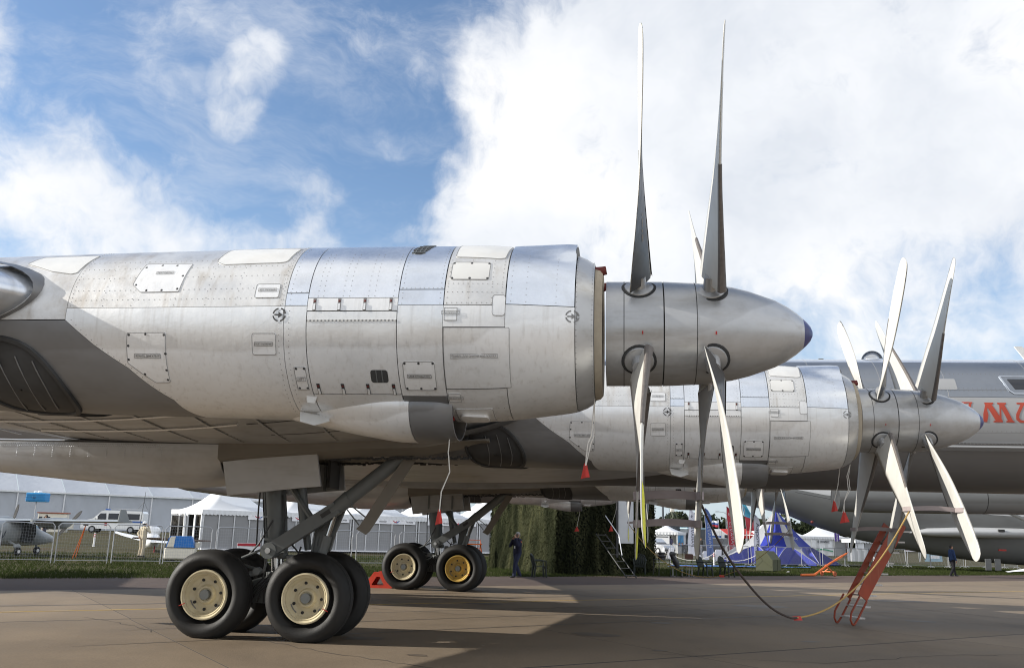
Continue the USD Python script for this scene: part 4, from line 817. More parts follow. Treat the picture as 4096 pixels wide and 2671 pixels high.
# window
wf = Polygon([(13.40, 5.27), (14.3, 5.27), (14.4, 5.2), (14.36, 4.90), (14.2, 4.86), (13.58, 4.86), (13.50, 4.93)])
Wn = aobj('side_window', fmap(prism(wf, .012), .0), m_fus); wi = Polygon([(13.52, 5.20), (14.22, 5.20), (14.18, 4.96), (13.62, 4.96)]).buffer(-.02).buffer(.02)
aobj('window_frame', fmap(prism(wf.difference(wf.buffer(-.015)), .006), .012), m_bare, Wn); aobj('window_pane', fmap(prism(wi, .006), .010), m_dglass, Wn)
# the red name in old Slavic lettering
m_letter = mat('letter_red', (0.40, 0.055, 0.028), 0.55, var=0.08, scale=6)
K = lambda pts: [(12.55 + (x - 1320) * .00202, 4.675 - (y - 618) * .00216) for x, y in pts]
glyphs = [unary_union([Polygon(K(p)).buffer(0) for p in g]) for g in (
    [[(1230, 616), (1408, 616), (1408, 626), (1390, 642), (1376, 626), (1262, 640), (1236, 630)], [(1262, 630), (1300, 630), (1296, 808), (1262, 808)], [(1300, 700), (1360, 690), (1376, 626), (1396, 642), (1372, 720), (1300, 730)]],
    [[(1524, 620), (1608, 620), (1608, 634), (1590, 638), (1680, 795), (1680, 808), (1592, 808), (1592, 796), (1612, 792), (1548, 668), (1540, 690), (1548, 740), (1530, 808), (1494, 806), (1500, 730), (1530, 640), (1524, 634)], [(1646, 620), (1730, 620), (1730, 634), (1712, 640), (1776, 792), (1790, 798), (1790, 808), (1712, 808), (1712, 796), (1728, 792), (1676, 670), (1668, 792), (1650, 792), (1664, 640), (1646, 634)]],
    [[(1832, 618), (2000, 618), (2000, 634), (1832, 634)], [(1870, 630), (1905, 630), (1850, 720), (1836, 760), (1850, 785), (1880, 792), (1920, 770), (1930, 700), (1900, 630), (1940, 630), (1970, 700), (1960, 780), (1900, 812), (1840, 810), (1808, 780), (1812, 730)]])]
for g in glyphs: aobj('painted_letter', fmap(prism(g, .004), .003), m_letter, kind='stuff')
# belly fittings
aobj('belly_panel', fmap(prism(sbox(6.0, 3.15, 6.7, 3.3), .004), .002), m_paint)
aobj('belly_aerial', hull([(-4.3, -.03, 2.95), (-3.95, -.03, 2.95), (-4.0, -.03, 2.74), (-4.25, -.03, 2.74), (-4.3, .03, 2.95), (-3.95, .03, 2.95), (-4.0, .03, 2.74), (-4.25, .03, 2.74)]), m_paint)
tl = [np.array([(s, sg_ * .0 + w, z_) for s, w, z_ in ((-23.5 + a, .0 + b, 5.6), (-19.5 + a, b, 5.6), (-21.8 + a, b, 10.5), (-24 + a, b, 10.5))]) for a, b, sg_ in ((0, -.12, 1), (0, .12, 1))]
aobj('tail_fin', loft(tl), m_under, smooth=20)
aobj('tailplane', loft([np.array([(-20.5, t, 5.4), (-24, t, 5.4), (-24, t, 5.55), (-20.5, t, 5.55)]) - [abs(t) * .45, 0, 0] for t in (-7, 0, 7)]), m_under, smooth=20)
# nose wheel leg, beyond the right edge
aobj('nose_leg', cyl((18.2, 0, 3.1), (18.2, 0, .65), .12, .10), m_gear); 
for w in (-.3, .3): aobj('nose_wheel', move(lathe([(-.12, .2), (-.15, .42), (-.08, .5), (.08, .5), (.15, .42), (.12, .2)], 32, 'y'), (18.2, w, .61)), m_tyre)
# ------------------------------------------------------------------ show ground behind the bomber
m_tentw = mat('white_tent_cloth', (0.70, 0.715, 0.735), 0.55, var=0.03, scale=0.6, dirt=(0.66, 0.67, 0.70), dirt_amt=0.3, spec=0.3)
m_tentg = mat('hangar_cloth', (0.42, 0.445, 0.485), 0.6, var=0.05, scale=0.35, dirt=(0.35, 0.375, 0.415), dirt_amt=0.6, bump=0.05, bump_scale=1.2, rand=0.05, spec=0.25)
m_wallg = mat('grey_wall_board', (0.26, 0.262, 0.27), 0.6, var=0.05, scale=1.0, rand=0.06)
m_alu = mat('aluminium_profile', (0.62, 0.63, 0.65), 0.35, metal=0.5, var=0.05)
m_galv = mat('galvanised_tube', (0.42, 0.43, 0.45), 0.40, metal=0.7, var=0.08, scale=12)
m_bluep = mat('bright_blue_plastic', (0.02, 0.16, 0.50), 0.40, var=0.08, scale=3)
m_cyan = mat('cyan_blue_cover', (0.03, 0.26, 0.55), 0.45, var=0.08, scale=3)
m_cream = mat('cream_plastic', (0.72, 0.68, 0.58), 0.5, var=0.04)
m_planeg = mat('light_plane_grey', (0.27, 0.285, 0.29), 0.35, var=0.05, scale=1.5)
m_whitep = mat('glossy_white_paint', (0.80, 0.80, 0.79), 0.25, var=0.03, scale=1.0, coat=0.3)
m_blackp = mat('black_plastic', (0.02, 0.021, 0.023), 0.45, var=0.2)
m_chair = mat('dark_green_plastic', (0.012, 0.018, 0.016), 0.62, var=0.15)
m_orange = mat('orange_red_paint', (0.62, 0.13, 0.02), 0.45, var=0.12, scale=5, dirt=(0.28, 0.06, 0.02), dirt_amt=0.5)
m_ladder = mat('ladder_red_paint', (0.27, 0.042, 0.014), 0.5, var=0.15, scale=4, dirt=(0.20, 0.05, 0.03), dirt_amt=0.6, streak=((14, 14, 2), (0.34, 0.10, 0.045), 0.4))
m_step = mat('worn_steel_tread', (0.45, 0.43, 0.41), 0.5, metal=0.4, var=0.15, scale=14)
m_chock = mat('chock_red', (0.62, 0.05, 0.02), 0.45, var=0.12, scale=5, dirt=(0.25, 0.04, 0.03), dirt_amt=0.6)
m_olive = mat('olive_tarp', (0.062, 0.068, 0.034), 0.75, var=0.12, scale=2.0, dirt=(0.042, 0.045, 0.024), dirt_amt=0.5)
m_royal = mat('royal_blue_cloth', (0.030, 0.045, 0.36), 0.6, var=0.08, scale=0.9, dirt=(0.02, 0.03, 0.24), dirt_amt=0.4)
m_silver = mat('silver_cloth', (0.42, 0.43, 0.45), 0.55, var=0.05, scale=0.9)
m_tarp = mat('blue_groundsheet', (0.03, 0.13, 0.42), 0.5, var=0.25, scale=2.0, bump=0.05, bump_scale=5)
m_flagw = mat('white_flag_cloth', (0.78, 0.78, 0.81), 0.7, var=0.03); m_flagb = mat('blue_flag_cloth', (0.09, 0.15, 0.36), 0.7, var=0.06); m_flagr = mat('red_flag_cloth', (0.42, 0.03, 0.045), 0.7, var=0.06)
m_flagc = mat('sky_blue_flag_cloth', (0.08, 0.36, 0.52), 0.7, var=0.05); m_flagp = mat('purple_flag_cloth', (0.10, 0.06, 0.30), 0.7, var=0.05); m_ltblue = mat('pale_blue_paint', (0.30, 0.45, 0.55), 0.6, var=0.1)
m_bluel = mat('blue_stripe', (0.03, 0.09, 0.30), 0.4); m_txtw = mat('white_lettering', (0.78, 0.78, 0.80), 0.6); m_txtk = mat('dark_lettering', (0.04, 0.045, 0.06), 0.6)
m_skin = mat('skin', (0.42, 0.24, 0.16), 0.55, var=0.05); m_gh = mat('grey_hair', (0.30, 0.29, 0.28), 0.8); m_dh = mat('dark_hair', (0.03, 0.025, 0.02), 0.8)
m_winglass = glass_pane('window_glass', see=.45); m_dkglass = m_dglass
m_container = mat('dark_grey_panel', (0.06, 0.07, 0.08), 0.5, var=0.1); m_rope = mat('yellow_rope', (0.34, 0.22, 0.07), 0.85, var=0.2, scale=30); m_hose = mat('dark_rope', (0.045, 0.032, 0.026), 0.85, var=0.2, scale=30)
def BAS(o, ex, ey):
    A_ = np.array([ex, ey, [0, 0, 1.0]], float); o = np.asarray(o, float); flip = np.linalg.det(A_) < 0
    def T(m):
        v, f = vf(m); return v @ A_ + o, (f[:, ::-1] if flip else f)
    return T
def gpos(x, y, z_=0.0): return np.array([x, y, float(ground_z(x, y)) + z_])

# ---- long hangar tent at the far left
HO = np.array([-66.0, 101.5, 0.35]); HX = np.array([0.842, 0.539, 0]); HY = np.array([-0.539, 0.842, 0])
hang = thing('hangar_tent', 'long pale grey exhibition hangar tent with panelled wall at the far left', 'tent'); T = BAS(HO, HX, HY)
for k in range(14):
    def wall(u, v_, k=k): return np.stack([k * 5 + .04 + u * 4.92, .10 * np.sin(v_ * 3.1) * np.sin(u * 3.1) * (.5 + .5 * math.sin(k * 1.7)) + .035 * np.sin(u * 25 + v_ * 8 + k), v_ * 4.45], 1)
    obj('wall_panel', T(grid(wall, np.linspace(0, 1, 21), np.linspace(0, 1, 13))), m_tentg, hang, smooth=True)
    obj('roof_panel', T(grid(lambda u, v_, k=k: np.stack([k * 5 + .03 + u * 4.94, -.25 + v_ * 14, 4.62 + v_ * 4.4 - .10 * np.sin(u * 3.14)], 1), np.linspace(0, 1, 7), np.linspace(0, 1, 4))), m_tentg, hang, smooth=True)
    obj('wall_post', T(bx((k * 5, -.05, 2.25), (.14, .12, 4.5))), m_alu, hang)
obj('eave_beam', T(bx((35, -.16, 4.55), (70.2, .20, .16))), m_alu, hang); obj('end_wall', T(prism([(0, 0), (14, 0), (14, 1), (0, 1)], .05)), m_tentg, hang) if False else None
obj('base_skirt', T(bx((35, -.10, .12), (70, .06, .28))), mat('dark_skirt', (.10, .10, .11), .8), hang)

# ---- pagoda tents with banner
PO = np.array([-20.3, 60.9, 0.05]); PX = np.array([.845, .537, 0]); PY = np.array([-.72, .69, 0]); PY /= np.linalg.norm(PY)
def pagoda_roof(parent, T, w, d, eave, peak, seed, mt=None):
    mt = mt or m_tentw
    def roof(u, v_):
        x = (u * 2 - 1); y = (v_ * 2 - 1); r = np.maximum(np.abs(x), np.abs(y)); r2 = np.hypot(x, y) / 1.25; rr = np.clip(.65 * r + .35 * np.minimum(r2, 1), 0, 1)
        return np.stack([w / 2 + x * (w / 2 + .06), d / 2 + y * (d / 2 + .06), eave + (peak - eave) * (1 - rr) ** 1.75 - .03 * np.abs(np.sin(6 * u)) * (r > .9)], 1)
    obj('roof', T(grid(roof, np.linspace(0, 1, 25), np.linspace(0, 1, 25))), mt, parent, smooth=60)
    def val(p0, p1):
        n = int(np.linalg.norm(np.subtract(p1, p0)) / .05); t = np.linspace(0, 1, n + 1); P = np.array(p0) + np.outer(t, np.subtract(p1, p0)); b = eave - .26 - .06 * np.abs(np.sin(np.arange(n + 1) * np.pi / 5)); nx = np.array([-(p1[1] - p0[1]), p1[0] - p0[0]]); nx = nx / np.linalg.norm(nx)
        Q = P + np.outer(.02 * np.sin(np.arange(n + 1) * .9 + seed), nx)
        v = np.vstack([np.c_[P, np.full(n + 1, eave + .02)], np.c_[Q, b]]); m_ = n + 1; f = np.array([[[i, i + 1, m_ + i + 1], [i, m_ + i + 1, m_ + i]] for i in range(n)]).reshape(-1, 3)
        return v, f
    e = .08
    for p0, p1 in (((-e, -e), (w + e, -e)), ((-e, d + e), (-e, -e)), ((w + e, -e), (w + e, d + e)), ((w + e, d + e), (-e, d + e))): obj('scalloped_valance', T(val(p0, p1)), mt, parent, smooth=False)
tents = []
for k in range(5):
    lab = ['white pagoda tent with open glazed entrance, leftmost of its row', 'white pagoda tent directly right of the glazed one, behind the near landing gear leg', 'white pagoda tent in the middle of its row, seen between the two landing gears', 'white pagoda tent behind the far landing gear', 'white pagoda tent partly hidden by the camouflage netting'][k]
    t_ = thing('pagoda_tent', lab, 'tent', group='white pagoda tents in a row'); T = BAS(PO + PX * 5.35 * k, PX, PY); tents.append((t_, T))
    pagoda_roof(t_, T, 5.2, 4.3, 2.58, 4.95, k)
    for j in range(5):
        obj('wall_board', T(bx((.55 + j * 1.03, .02, 1.17), (.96, .04, 2.30))), m_wallg, t_); 
    for j in range(6): obj('wall_frame', T(bx((.05 + j * 1.03, -.01, 1.2), (.07, .08, 2.4))), m_alu, t_)
    obj('floor_edge', T(bx((2.6, -.10, .04), (5.2, .2, .08))), m_flagw, t_); obj('back_wall', T(bx((2.6, 4.26, 1.2), (5.1, .05, 2.4))), m_wallg, t_)
    # banner strip with winged emblem and lettering
    b_ = obj('banner', T(bx((2.9 if k else 4.1, -.075, 2.20), (4.3 if k else 2.2, .012, .34))), m_flagw, t_)
    for j in range(4):
        xx = 1.25 + j * 1.1 + (.3 if k == 0 else 0)
        if k == 0 and j < 2: continue
        TT = lambda m, xx=xx: T(to_plane(m, (xx, -.083, 2.20), (1, 0, 0), (0, 0, 1), (0, -1, 0)))
        if j % 2 == 0:
            for sg in (1, -1): obj('emblem_wing', TT(prism([(0, -.02), (sg * .12, .03), (sg * .30, .12), (sg * .24, .03), (sg * .14, -.04), (0, -.07)], .004)), m_bluel if sg > 0 else m_flagr, b_)
            obj('emblem_star', TT(prism([(0, .10), (.03, .03), (.02, -.03), (-.02, -.03), (-.03, .03)], .005)), m_flagr, b_); obj('emblem_text', TT(move(text('AERO SALON', .035), (0, -.11, 0))), m_bluel, b_)
        else: obj('lettering', TT(text('TECNAM', .10, .004, True)), m_txtk, b_)
    if k > 0: obj('side_wall', T(bx((.0, 2.15, 1.2), (.04, 4.2, 2.35))), m_wallg, t_)
# glazed entrance of the first tent
t_, T = tents[0]
for y in (.04, .9, 1.0, 2.0, 2.1, 3.1, 3.2, 4.25): obj('door_frame', T(bx((-.02, y, 1.18), (.10, .09, 2.36))), m_tentw, t_)
for y0, y1 in ((.1, .85), (2.15, 3.05), (3.25, 4.2)):
    obj('glass_door', T(bx((-.02, (y0 + y1) / 2, 1.2), (.015, y1 - y0, 2.1))), m_winglass, t_)
obj('door_lintel', T(bx((-.02, 2.15, 2.33), (.10, 4.2, .10))), m_tentw, t_)
obj('open_door_leaf', T(bx((-.55, 2.06, 1.15), (1.0, .05, 2.1))), m_winglass, t_)

# ---- fences
def fence_panel(w, h_, tall):
    f_ = thing('fence_panel', 'x', 'fence', group='x')
    r = .021; c = .12
    fr = [(r, 0, 0), (r, 0, h_ - c), (c, 0, h_), (w - c, 0, h_), (w - r, 0, h_ - c), (w - r, 0, 0)]
    if not tall: fr = [(r, 0, 0), (r, 0, h_ - .02), (.03, 0, h_), (w - .03, 0, h_), (w - r, 0, h_ - .02), (w - r, 0, 0)]
    obj('frame', tube(fr, r, 8), m_galv, f_)
    obj('bottom_rail', cyl((0, 0, .12), (w, 0, .12), .014, .014, 6), m_galv, f_)
    g = MB()
    if tall:
        for x_ in np.arange(.1, w - .05, .10): g.add(cyl((x_, 0, .1), (x_, 0, h_ - .02), .0025, .0025, 3))
        for z_ in np.arange(.25, h_ - .05, .12): g.add(cyl((0, 0, z_), (w, 0, z_), .0025, .0025, 3))
    else:
        for x_ in np.arange(.12, w - .05, .09): g.add(cyl((x_, 0, .12), (x_, 0, h_ - .02), .006, .006, 4))
        for x_ in (.12, w - .12): g.add(tube([(x_, -.28, .015), (x_, -.1, .10), (x_, .1, .10), (x_, .28, .015)], .016, 6))
    obj('wire_mesh', g, m_galv, f_, kind='stuff'); return f_
ps = [(-26.4, 33.55), (-24.35, 34.75), (-22.3, 35.85), (-20.3, 36.85), (-18.28, 37.35), (-16.34, 38.15), (-14.62, 39.25), (-12.75, 40.3), (-10.9, 41.35), (-9.0, 42.4), (-7.1, 43.45), (-5.2, 44.5), (-3.4, 45.5)]
fp = None
for i in range(len(ps) - 1):
    a, b = np.array(ps[i]), np.array(ps[i + 1]); d = b - a; L_ = np.linalg.norm(d); ang = math.atan2(d[1], d[0])
    side = i < 6
    lab = 'tall wire mesh fence panel on the lawn in front of the parked light aircraft' if side else 'tall wire mesh fence panel in front of the grey pagoda tent walls'
    grp = 'mesh fence in front of the light aircraft' if side else 'mesh fence in front of the pagoda tents'
    if fp is None: fp = fence_panel(1.98, 1.58, True); fp.GetAttribute('xformOp:translate').Set(Gf.Vec3d(a[0], a[1], 0)); fp.GetAttribute('xformOp:rotateZ').Set(math.degrees(ang)); tag(fp, lab, 'fence', grp)
    else: copy_thing(fp, (a[0], a[1], 0), ang, lab, 'fence', grp)
fq = None
for i in range(17):
    a = np.array([8.7, 57.3]) + i * np.array([1.93, .985]) + [0, .25 * math.sin(i * 1.9)]; b = np.array([8.7, 57.3]) + (i + 1) * np.array([1.93, .985]) + [0, .25 * math.sin((i + 1) * 1.9)]; d = b - a; ang = math.atan2(d[1], d[0])
    lab = 'low steel crowd barrier on the lawn in front of the flags and blue tent' if i < 8 else 'low steel crowd barrier on the lawn right of the blue tent'; grp = 'crowd barriers by the blue tent' if i < 8 else 'crowd barriers right of the blue tent'
    if fq is None: fq = fence_panel(2.12, 1.25, False); fq.GetAttribute('xformOp:translate').Set(Gf.Vec3d(a[0], a[1], 0)); fq.GetAttribute('xformOp:rotateZ').Set(math.degrees(ang)); tag(fq, lab, 'barrier', grp)
    else: copy_thing(fq, (a[0], a[1], 0), ang, lab, 'barrier', grp)

# ---- twin-engined light aircraft, seen from its right rear
LH = np.array([.35, .937, 0]); LR = np.array([.937, -.35, 0]); LO = gpos(-24.2, 44.6); LT = BAS(LO, LH, LR)      # x forward, y to its right
la = thing('light_twin_aircraft', 'small grey twin-engined high wing aircraft parked on the grass at the left edge', 'light aircraft')
def ell(s, w, zb, zt, n=24, e=1.0):
    k = np.linspace(0, 2 * np.pi, n + 1)[:-1]; return np.stack([np.full(n, s), w * np.sign(np.cos(k)) * np.abs(np.cos(k)) ** e, (zb + zt) / 2 + (zt - zb) / 2 * np.sin(k)], 1)
obj('fuselage', LT(loft([ell(s, w, a, b) for s, w, a, b in ((-5.2, .05, 1.05, 1.2), (-4, .18, .92, 1.25), (-2.2, .40, .62, 1.40), (-.8, .58, .45, 1.62), (.2, .62, .42, 1.66), (1.1, .60, .42, 1.52), (1.6, .52, .44, 1.25), (2.2, .36, .5, 1.05), (2.55, .2, .58, .92), (2.7, .03, .7, .8))])), m_planeg, la, smooth=60)
wg = obj('wing', LT(loft([np.array([(x_ + .3, y, 1.62 + z_ + abs(y) * .012) for x_, z_ in ((.75 * c, 0), (.55 * c, .07), (.2 * c, .09), (-.65 * c, .0), (.2 * c, -.05), (.6 * c, -.05))]) for y, c in ((-6.2, .75), (-5.6, .95), (-3, 1.05), (0, 1.1), (3, 1.05), (6.0, .92), (6.75, .70))])), m_planeg, la, smooth=40)
obj('winglet', LT(loft([np.array([(.62, 6.70, 1.68), (-.12, 6.70, 1.68), (-.12, 6.76, 1.68), (.62, 6.76, 1.68)]), np.array([(.22, 6.80, 2.25), (-.12, 6.80, 2.25), (-.12, 6.83, 2.25), (.22, 6.83, 2.25)])])), m_planeg, wg, smooth=20)
for sg in (1, -1):
    e_ = obj('engine_nacelle', LT(loft([ell(s, w, 1.62 - a, 1.62 + b) + [0, sg * 1.9, 0] for s, w, a, b in ((-.5, .08, .05, .1), (.2, .28, .30, .16), (.9, .34, .38, .20), (1.5, .30, .34, .20), (1.72, .22, .24, .16))])), m_planeg, la, smooth=60)
    obj('prop_spinner', LT(loft([ell(s, w, 1.56 - w, 1.56 + w) + [0, sg * 1.9, 0] for s, w in ((1.72, .15), (1.85, .12), (2.0, .02))])), m_planeg, e_)
    for an in ((42, 222) if sg > 0 else (75, 255)):
        c_, s_ = math.cos(math.radians(an)), math.sin(math.radians(an)); q = [(r, w) for r, w in ((.08, .05), (.3, .085), (.6, .095), (.8, .07), (.92, .02))]
        P3 = [(1.80, sg * 1.9 + r * c_ - w * s_, 1.56 + r * s_ + w * c_) for r, w in q] + [(1.80, sg * 1.9 + r * c_ + w * s_, 1.56 + r * s_ - w * c_) for r, w in q[::-1]]
        P3 = np.array(P3); obj('prop_blade', LT(loft([P3 - [.012, 0, 0], P3 + [.012, 0, 0]])), m_blackp, e_, smooth=False)
obj('cabin_door_opening', LT(to_plane(prism(Polygon([(.15, .62), (.85, .62), (.95, 1.0), (.85, 1.45), (.2, 1.5)]).buffer(.02), .02), (0, .585, 0), (1, 0, 0), (0, .08, 1), (0, 1, 0))), m_blackp, la)
obj('windscreen', LT(to_plane(prism([(1.0, 1.05), (1.58, 1.05), (1.3, 1.40), (1.0, 1.42)], .02), (0, .555, 0), (1, -.12, 0), (0, -.05, 1), (0, 1, 0))), m_ltblue, la)
obj('side_window', LT(to_plane(prism([(-1.0, 1.1), (-.1, 1.1), (-.1, 1.42), (-.8, 1.40)], .02), (0, .565, 0), (1, .06, 0), (0, -.1, 1), (0, 1, 0))), m_dglass, la)
obj('registration', LT(to_plane(text('I-CFOV', .34, .006), (-1.55, .50, .98), (1, .12, 0), (0, .0, 1), (0, 1, 0))), m_txtk, la, kind='stuff')
for nm, s, y in (('main_gear', -.35, 1.05), ('main_gear', -.35, -1.05), ('nose_gear', 1.7, 0)):
    g_ = obj(nm, LT(tube([(s, y * .5, .62), (s, y, .45), (s, y, .18)], [.07, .05, .04], 8)), m_planeg, la); obj('tyre', LT(move(lathe([(-.07, .08), (-.08, .15), (-.04, .19), (.04, .19), (.08, .15), (.07, .08)], 20, 'y'), (s, y + .08, .19))), m_tyre, g_); obj('hub', LT(move(lathe([(-.085, .001), (-.085, .08), (.085, .08), (.085, .001)], 14, 'y'), (s, y + .08, .19))), m_whitep, g_)
    if nm == 'main_gear': obj('fairing', LT(ico((s, y, .42), .14, 2, (1.4, .8, .9))), m_planeg, g_)
obj('tail_fin', LT(loft([np.array([(-4.0, -.05, 1.1), (-5.3, -.05, 1.1), (-5.3, .05, 1.1), (-4.0, .05, 1.1)]), np.array([(-4.9, -.03, 2.6), (-5.6, -.03, 2.6), (-5.6, .03, 2.6), (-4.9, .03, 2.6)])])), m_planeg, la, smooth=20)
obj('tailplane', LT(bx((-5.0, 0, 1.15), (.7, 3.0, .06), .01)), m_planeg, la)
# red trestle under its right wing tip
tr = thing('wing_trestle', 'thin red trestle strut standing under the right wing of the light twin', 'trestle')
for p1 in ((-20.06, 42.7, 0), (-20.25, 43.4, 0)): obj('strut', cyl((-19.2, 41.75, 1.5), p1, .022, .022, 6), m_orange, tr)
obj('head_pad', bx((-19.2, 41.75, 1.52), (.2, .1, .06), .01), m_blackp, tr)
# ---- white motor glider behind the khaki man
gl = thing('motor_glider', 'white low wing light aircraft half hidden by the glazed tent, its wing pointing left', 'light aircraft')
GA, GB = np.array([-24.6, 58.2, 1.0]), np.array([-17.6, 50.8, .62]); gd = GB - GA; gd /= np.linalg.norm(gd); gw = np.cross([0, 0, 1.0], gd)
obj('wing', loft([np.array([p + gw * x_ * c + [0, 0, z_ * c] for x_, z_ in ((.5, 0), (.3, .07), (0, .09), (-.5, 0), (0, -.05), (.35, -.05))]) for p, c in ((GA - gd * .5 + [0, 0, .08], .12), (GA, .5), (GA + gd * 1.5 - [0, 0, .06], .8), (GA + gd * 5.5 - [0, 0, .21], 1.05), (GB, 1.15))]), m_whitep, gl, smooth=40)
FG = np.array([-21.5, 55.6, .55]); fd = np.array([.36, -.93, 0.0]); fs = np.array([.93, .36, 0])
obj('fuselage', loft([FG + np.outer(np.ones(20) * s, fd) + np.outer(w * np.cos(np.linspace(0, 2 * np.pi, 21)[:-1]), fs) + np.outer(h_ * np.sin(np.linspace(0, 2 * np.pi, 21)[:-1]) + zc, [0, 0, 1]) for s, w, h_, zc in ((-4, .1, .1, .35), (-2, .3, .35, .2), (-.5, .5, .55, .15), (.6, .52, .5, .1), (1.5, .4, .35, .05), (2.1, .25, .25, 0), (2.3, .05, .05, 0))]), m_whitep, gl, smooth=60)
obj('canopy', ico(FG + fd * .2 + [0, 0, .62], .5, 2, (.9, 1.4, .75)), m_whitep, gl)
obj('propeller', hull([GB + [-2.6, -1.3, .22], GB + [-2.5, -1.4, .30], GB + [1.2, .2, .13], GB + [1.1, .3, .2], GB + [-.5, -.4, .12], GB + [-.5, -.5, .3]]), mat('dark_brown_wood', (.10, .07, .05), .5), gl)
obj('wheel_leg', cyl(GB + [.1, -.2, 0], (GB[0] + .1, GB[1] - .3, .05), .05), m_blackp, gl); obj('wheel', move(lathe([(-.06, .05), (-.07, .13), (0, .16), (.07, .13), (.06, .05)], 16, 'x'), (GB[0] + .1, GB[1] - .3, .16)), m_tyre, gl)
obj('wing_stand', cyl((-20.6, 53.9, .85), (-20.6, 53.9, 0), .03), m_flagr, gl)
# ---- red-banded white posts
def bollard(x, y, lab, h_=.78):
    b_ = thing('marker_post', lab, 'post', loc=gpos(x, y)); obj('shaft', lathe([(0, .09), (.02, .09), (.03, .065), (h_ - .02, .055), (h_, .03), (h_, .001)], 14, 'z'), m_whitep, b_)
    for z_ in (h_ - .25, h_ - .12): obj('red_band', lathe([(z_, .0645), (z_ + .06, .0635)], 14, 'z'), m_flagr, b_)
    return b_
bollard(-26.6, 59.3, 'white marker post with red bands, alone on the grass left of the khaki man', .85); bollard(-23.3, 60.0, 'white marker post with red bands just right of the khaki man', .85)
bollard(13.6, 60.0, 'white marker post with red bands behind the pair of green chairs', .8); bollard(16.2, 59.3, 'white marker post with red bands left of the olive box', .8)
# ---- floodlight box on a mast
fl = thing('lighting_mast', 'bright blue floodlight box on a thin mast at far left', 'lighting mast', loc=(-41.3, 80.0, -.55)); obj('mast', cyl((0, 0, 0), (-.1, 0, 3.9), .06, .045, 8), m_galv, fl)
fb = obj('lamp_box', rot(bx((0, 0, 4.15), (1.7, .9, .78), .06), (0, 1, 0), .0), m_cyan, fl); 
for k in range(3): obj('lid_rib', bx((0, -.0, 3.92 + .22 * k), (1.73, .93, .025)), m_bluep, fb)
obj('balloon', ico((-.25, 0, 4.6), .14, 2, (1.2, 1, .7)), m_whitep, fb); obj('balloon', ico((.12, 0, 4.6), .17, 2, (1.2, 1, .7)), m_whitep, fb); obj('handle', tube([(-.2, -.47, 4.2), (-.2, -.5, 4.1), (.0, -.5, 4.1), (.0, -.47, 4.2)], .02, 6), m_blackp, fb)
# ---- small cabin
cb = thing('ticket_cabin', 'small cream kiosk with dark windows and a reddish roof edge by the hangar tent', 'kiosk', loc=(-43.9, 88.5, .0), rotz=.3); obj('body', bx((0, 0, 1.15), (2.5, 1.6, 2.3), .03), m_cream, cb); obj('roof', bx((0, 0, 2.36), (2.7, 1.8, .10), .02), mat('brick_red', (.30, .10, .06), .7), cb)
for x_, w in ((-1.0, .28), (-.45, .55)): 
    wv = obj('window', bx((x_, -.81, 1.4), (w, .03, 1.2)), m_dglass, cb); obj('frame', bx((x_, -.825, 1.4), (w + .10, .012, .06)), m_cream, wv)
obj('air_conditioner', bx((1.6, -.3, 1.2), (.55, .5, .6), .02), m_cream, cb)
# ---- police-style minibus
vn = thing('minibus', 'white minibus with a blue stripe parked against the hangar tent', 'van', loc=(-37.9, 88.4, .62), rotz=math.radians(180 + 8))
sil = Polygon([(-2.75, .42), (-2.78, 1.9), (-2.65, 2.08), (.70, 2.10), (1.05, 2.0), (1.75, 1.32), (2.55, 1.10), (2.80, .85), (2.80, .42)]).buffer(.03)
vb = obj('body', to_plane(prism(sil, 1.9), (0, -.95, 0), (1, 0, 0), (0, 0, 1), (0, -1, 0)) if False else to_plane(prism(sil, 1.9), (0, .95, 0), (1, 0, 0), (0, 0, 1), (0, -1, 0)), m_whitep, vn, smooth=30)
for sy in (.965, -.965):
    for pts in ([(-2.45, 1.32), (-1.25, 1.32), (-1.25, 1.82), (-2.45, 1.82)], [(-1.05, 1.32), (.35, 1.32), (.35, 1.82), (-1.05, 1.82)], [(.58, 1.30), (1.5, 1.30), (1.1, 1.80), (.62, 1.82)]):
        obj('side_window', to_plane(prism(Polygon(pts).buffer(.03), .02), (0, sy + .01, 0), (1, 0, 0), (0, 0, 1), (0, -1, 0)), m_dglass, vn)
    obj('blue_stripe', to_plane(prism([(-2.78, 1.02), (1.6, 1.02), (2.4, .98), (2.0, 1.14), (1.5, 1.18), (-2.78, 1.18)], .012), (0, sy + .006, 0), (1, 0, 0), (0, 0, 1), (0, -1, 0)), m_bluel, vn)
    obj('crest', bx((.55, sy, .82), (.22, .02, .24)), m_flagr, vn)
    for wx in (-1.75, 1.75): w_ = obj('wheel', move(lathe([(-.1, .18), (-.11, .30), (-.06, .34), (.06, .34), (.11, .30), (.1, .18)], 24, 'y'), (wx, sy * .9, .34)), m_tyre, vn); obj('hub', move(lathe([(-.10, .001), (-.10, .19), (.10, .19), (.10, .001)], 18, 'y'), (wx, sy * .93, .34)), m_galv, w_)
    obj('mirror', bx((1.35, sy * 1.12, 1.38), (.12, .16, .26), .03), m_whitep, vn)
obj('windscreen', hull([(1.12, -.8, 1.97), (1.12, .8, 1.97), (1.80, .85, 1.36), (1.80, -.85, 1.36), (1.10, 0, 1.94)]), m_dglass, vn); obj('roof_rack', tube([(-2.6, .8, 2.3), (.1, .8, 2.3), (.1, -.8, 2.3), (-2.6, -.8, 2.3), (-2.6, .8, 2.3)], .02, 6), m_galv, vn); obj('beacon', bx((.75, 0, 2.22), (.25, .9, .14), .03), m_bluel, vn); obj('bumper', bx((2.82, 0, .5), (.12, 1.8, .25), .03), m_blackp, vn)
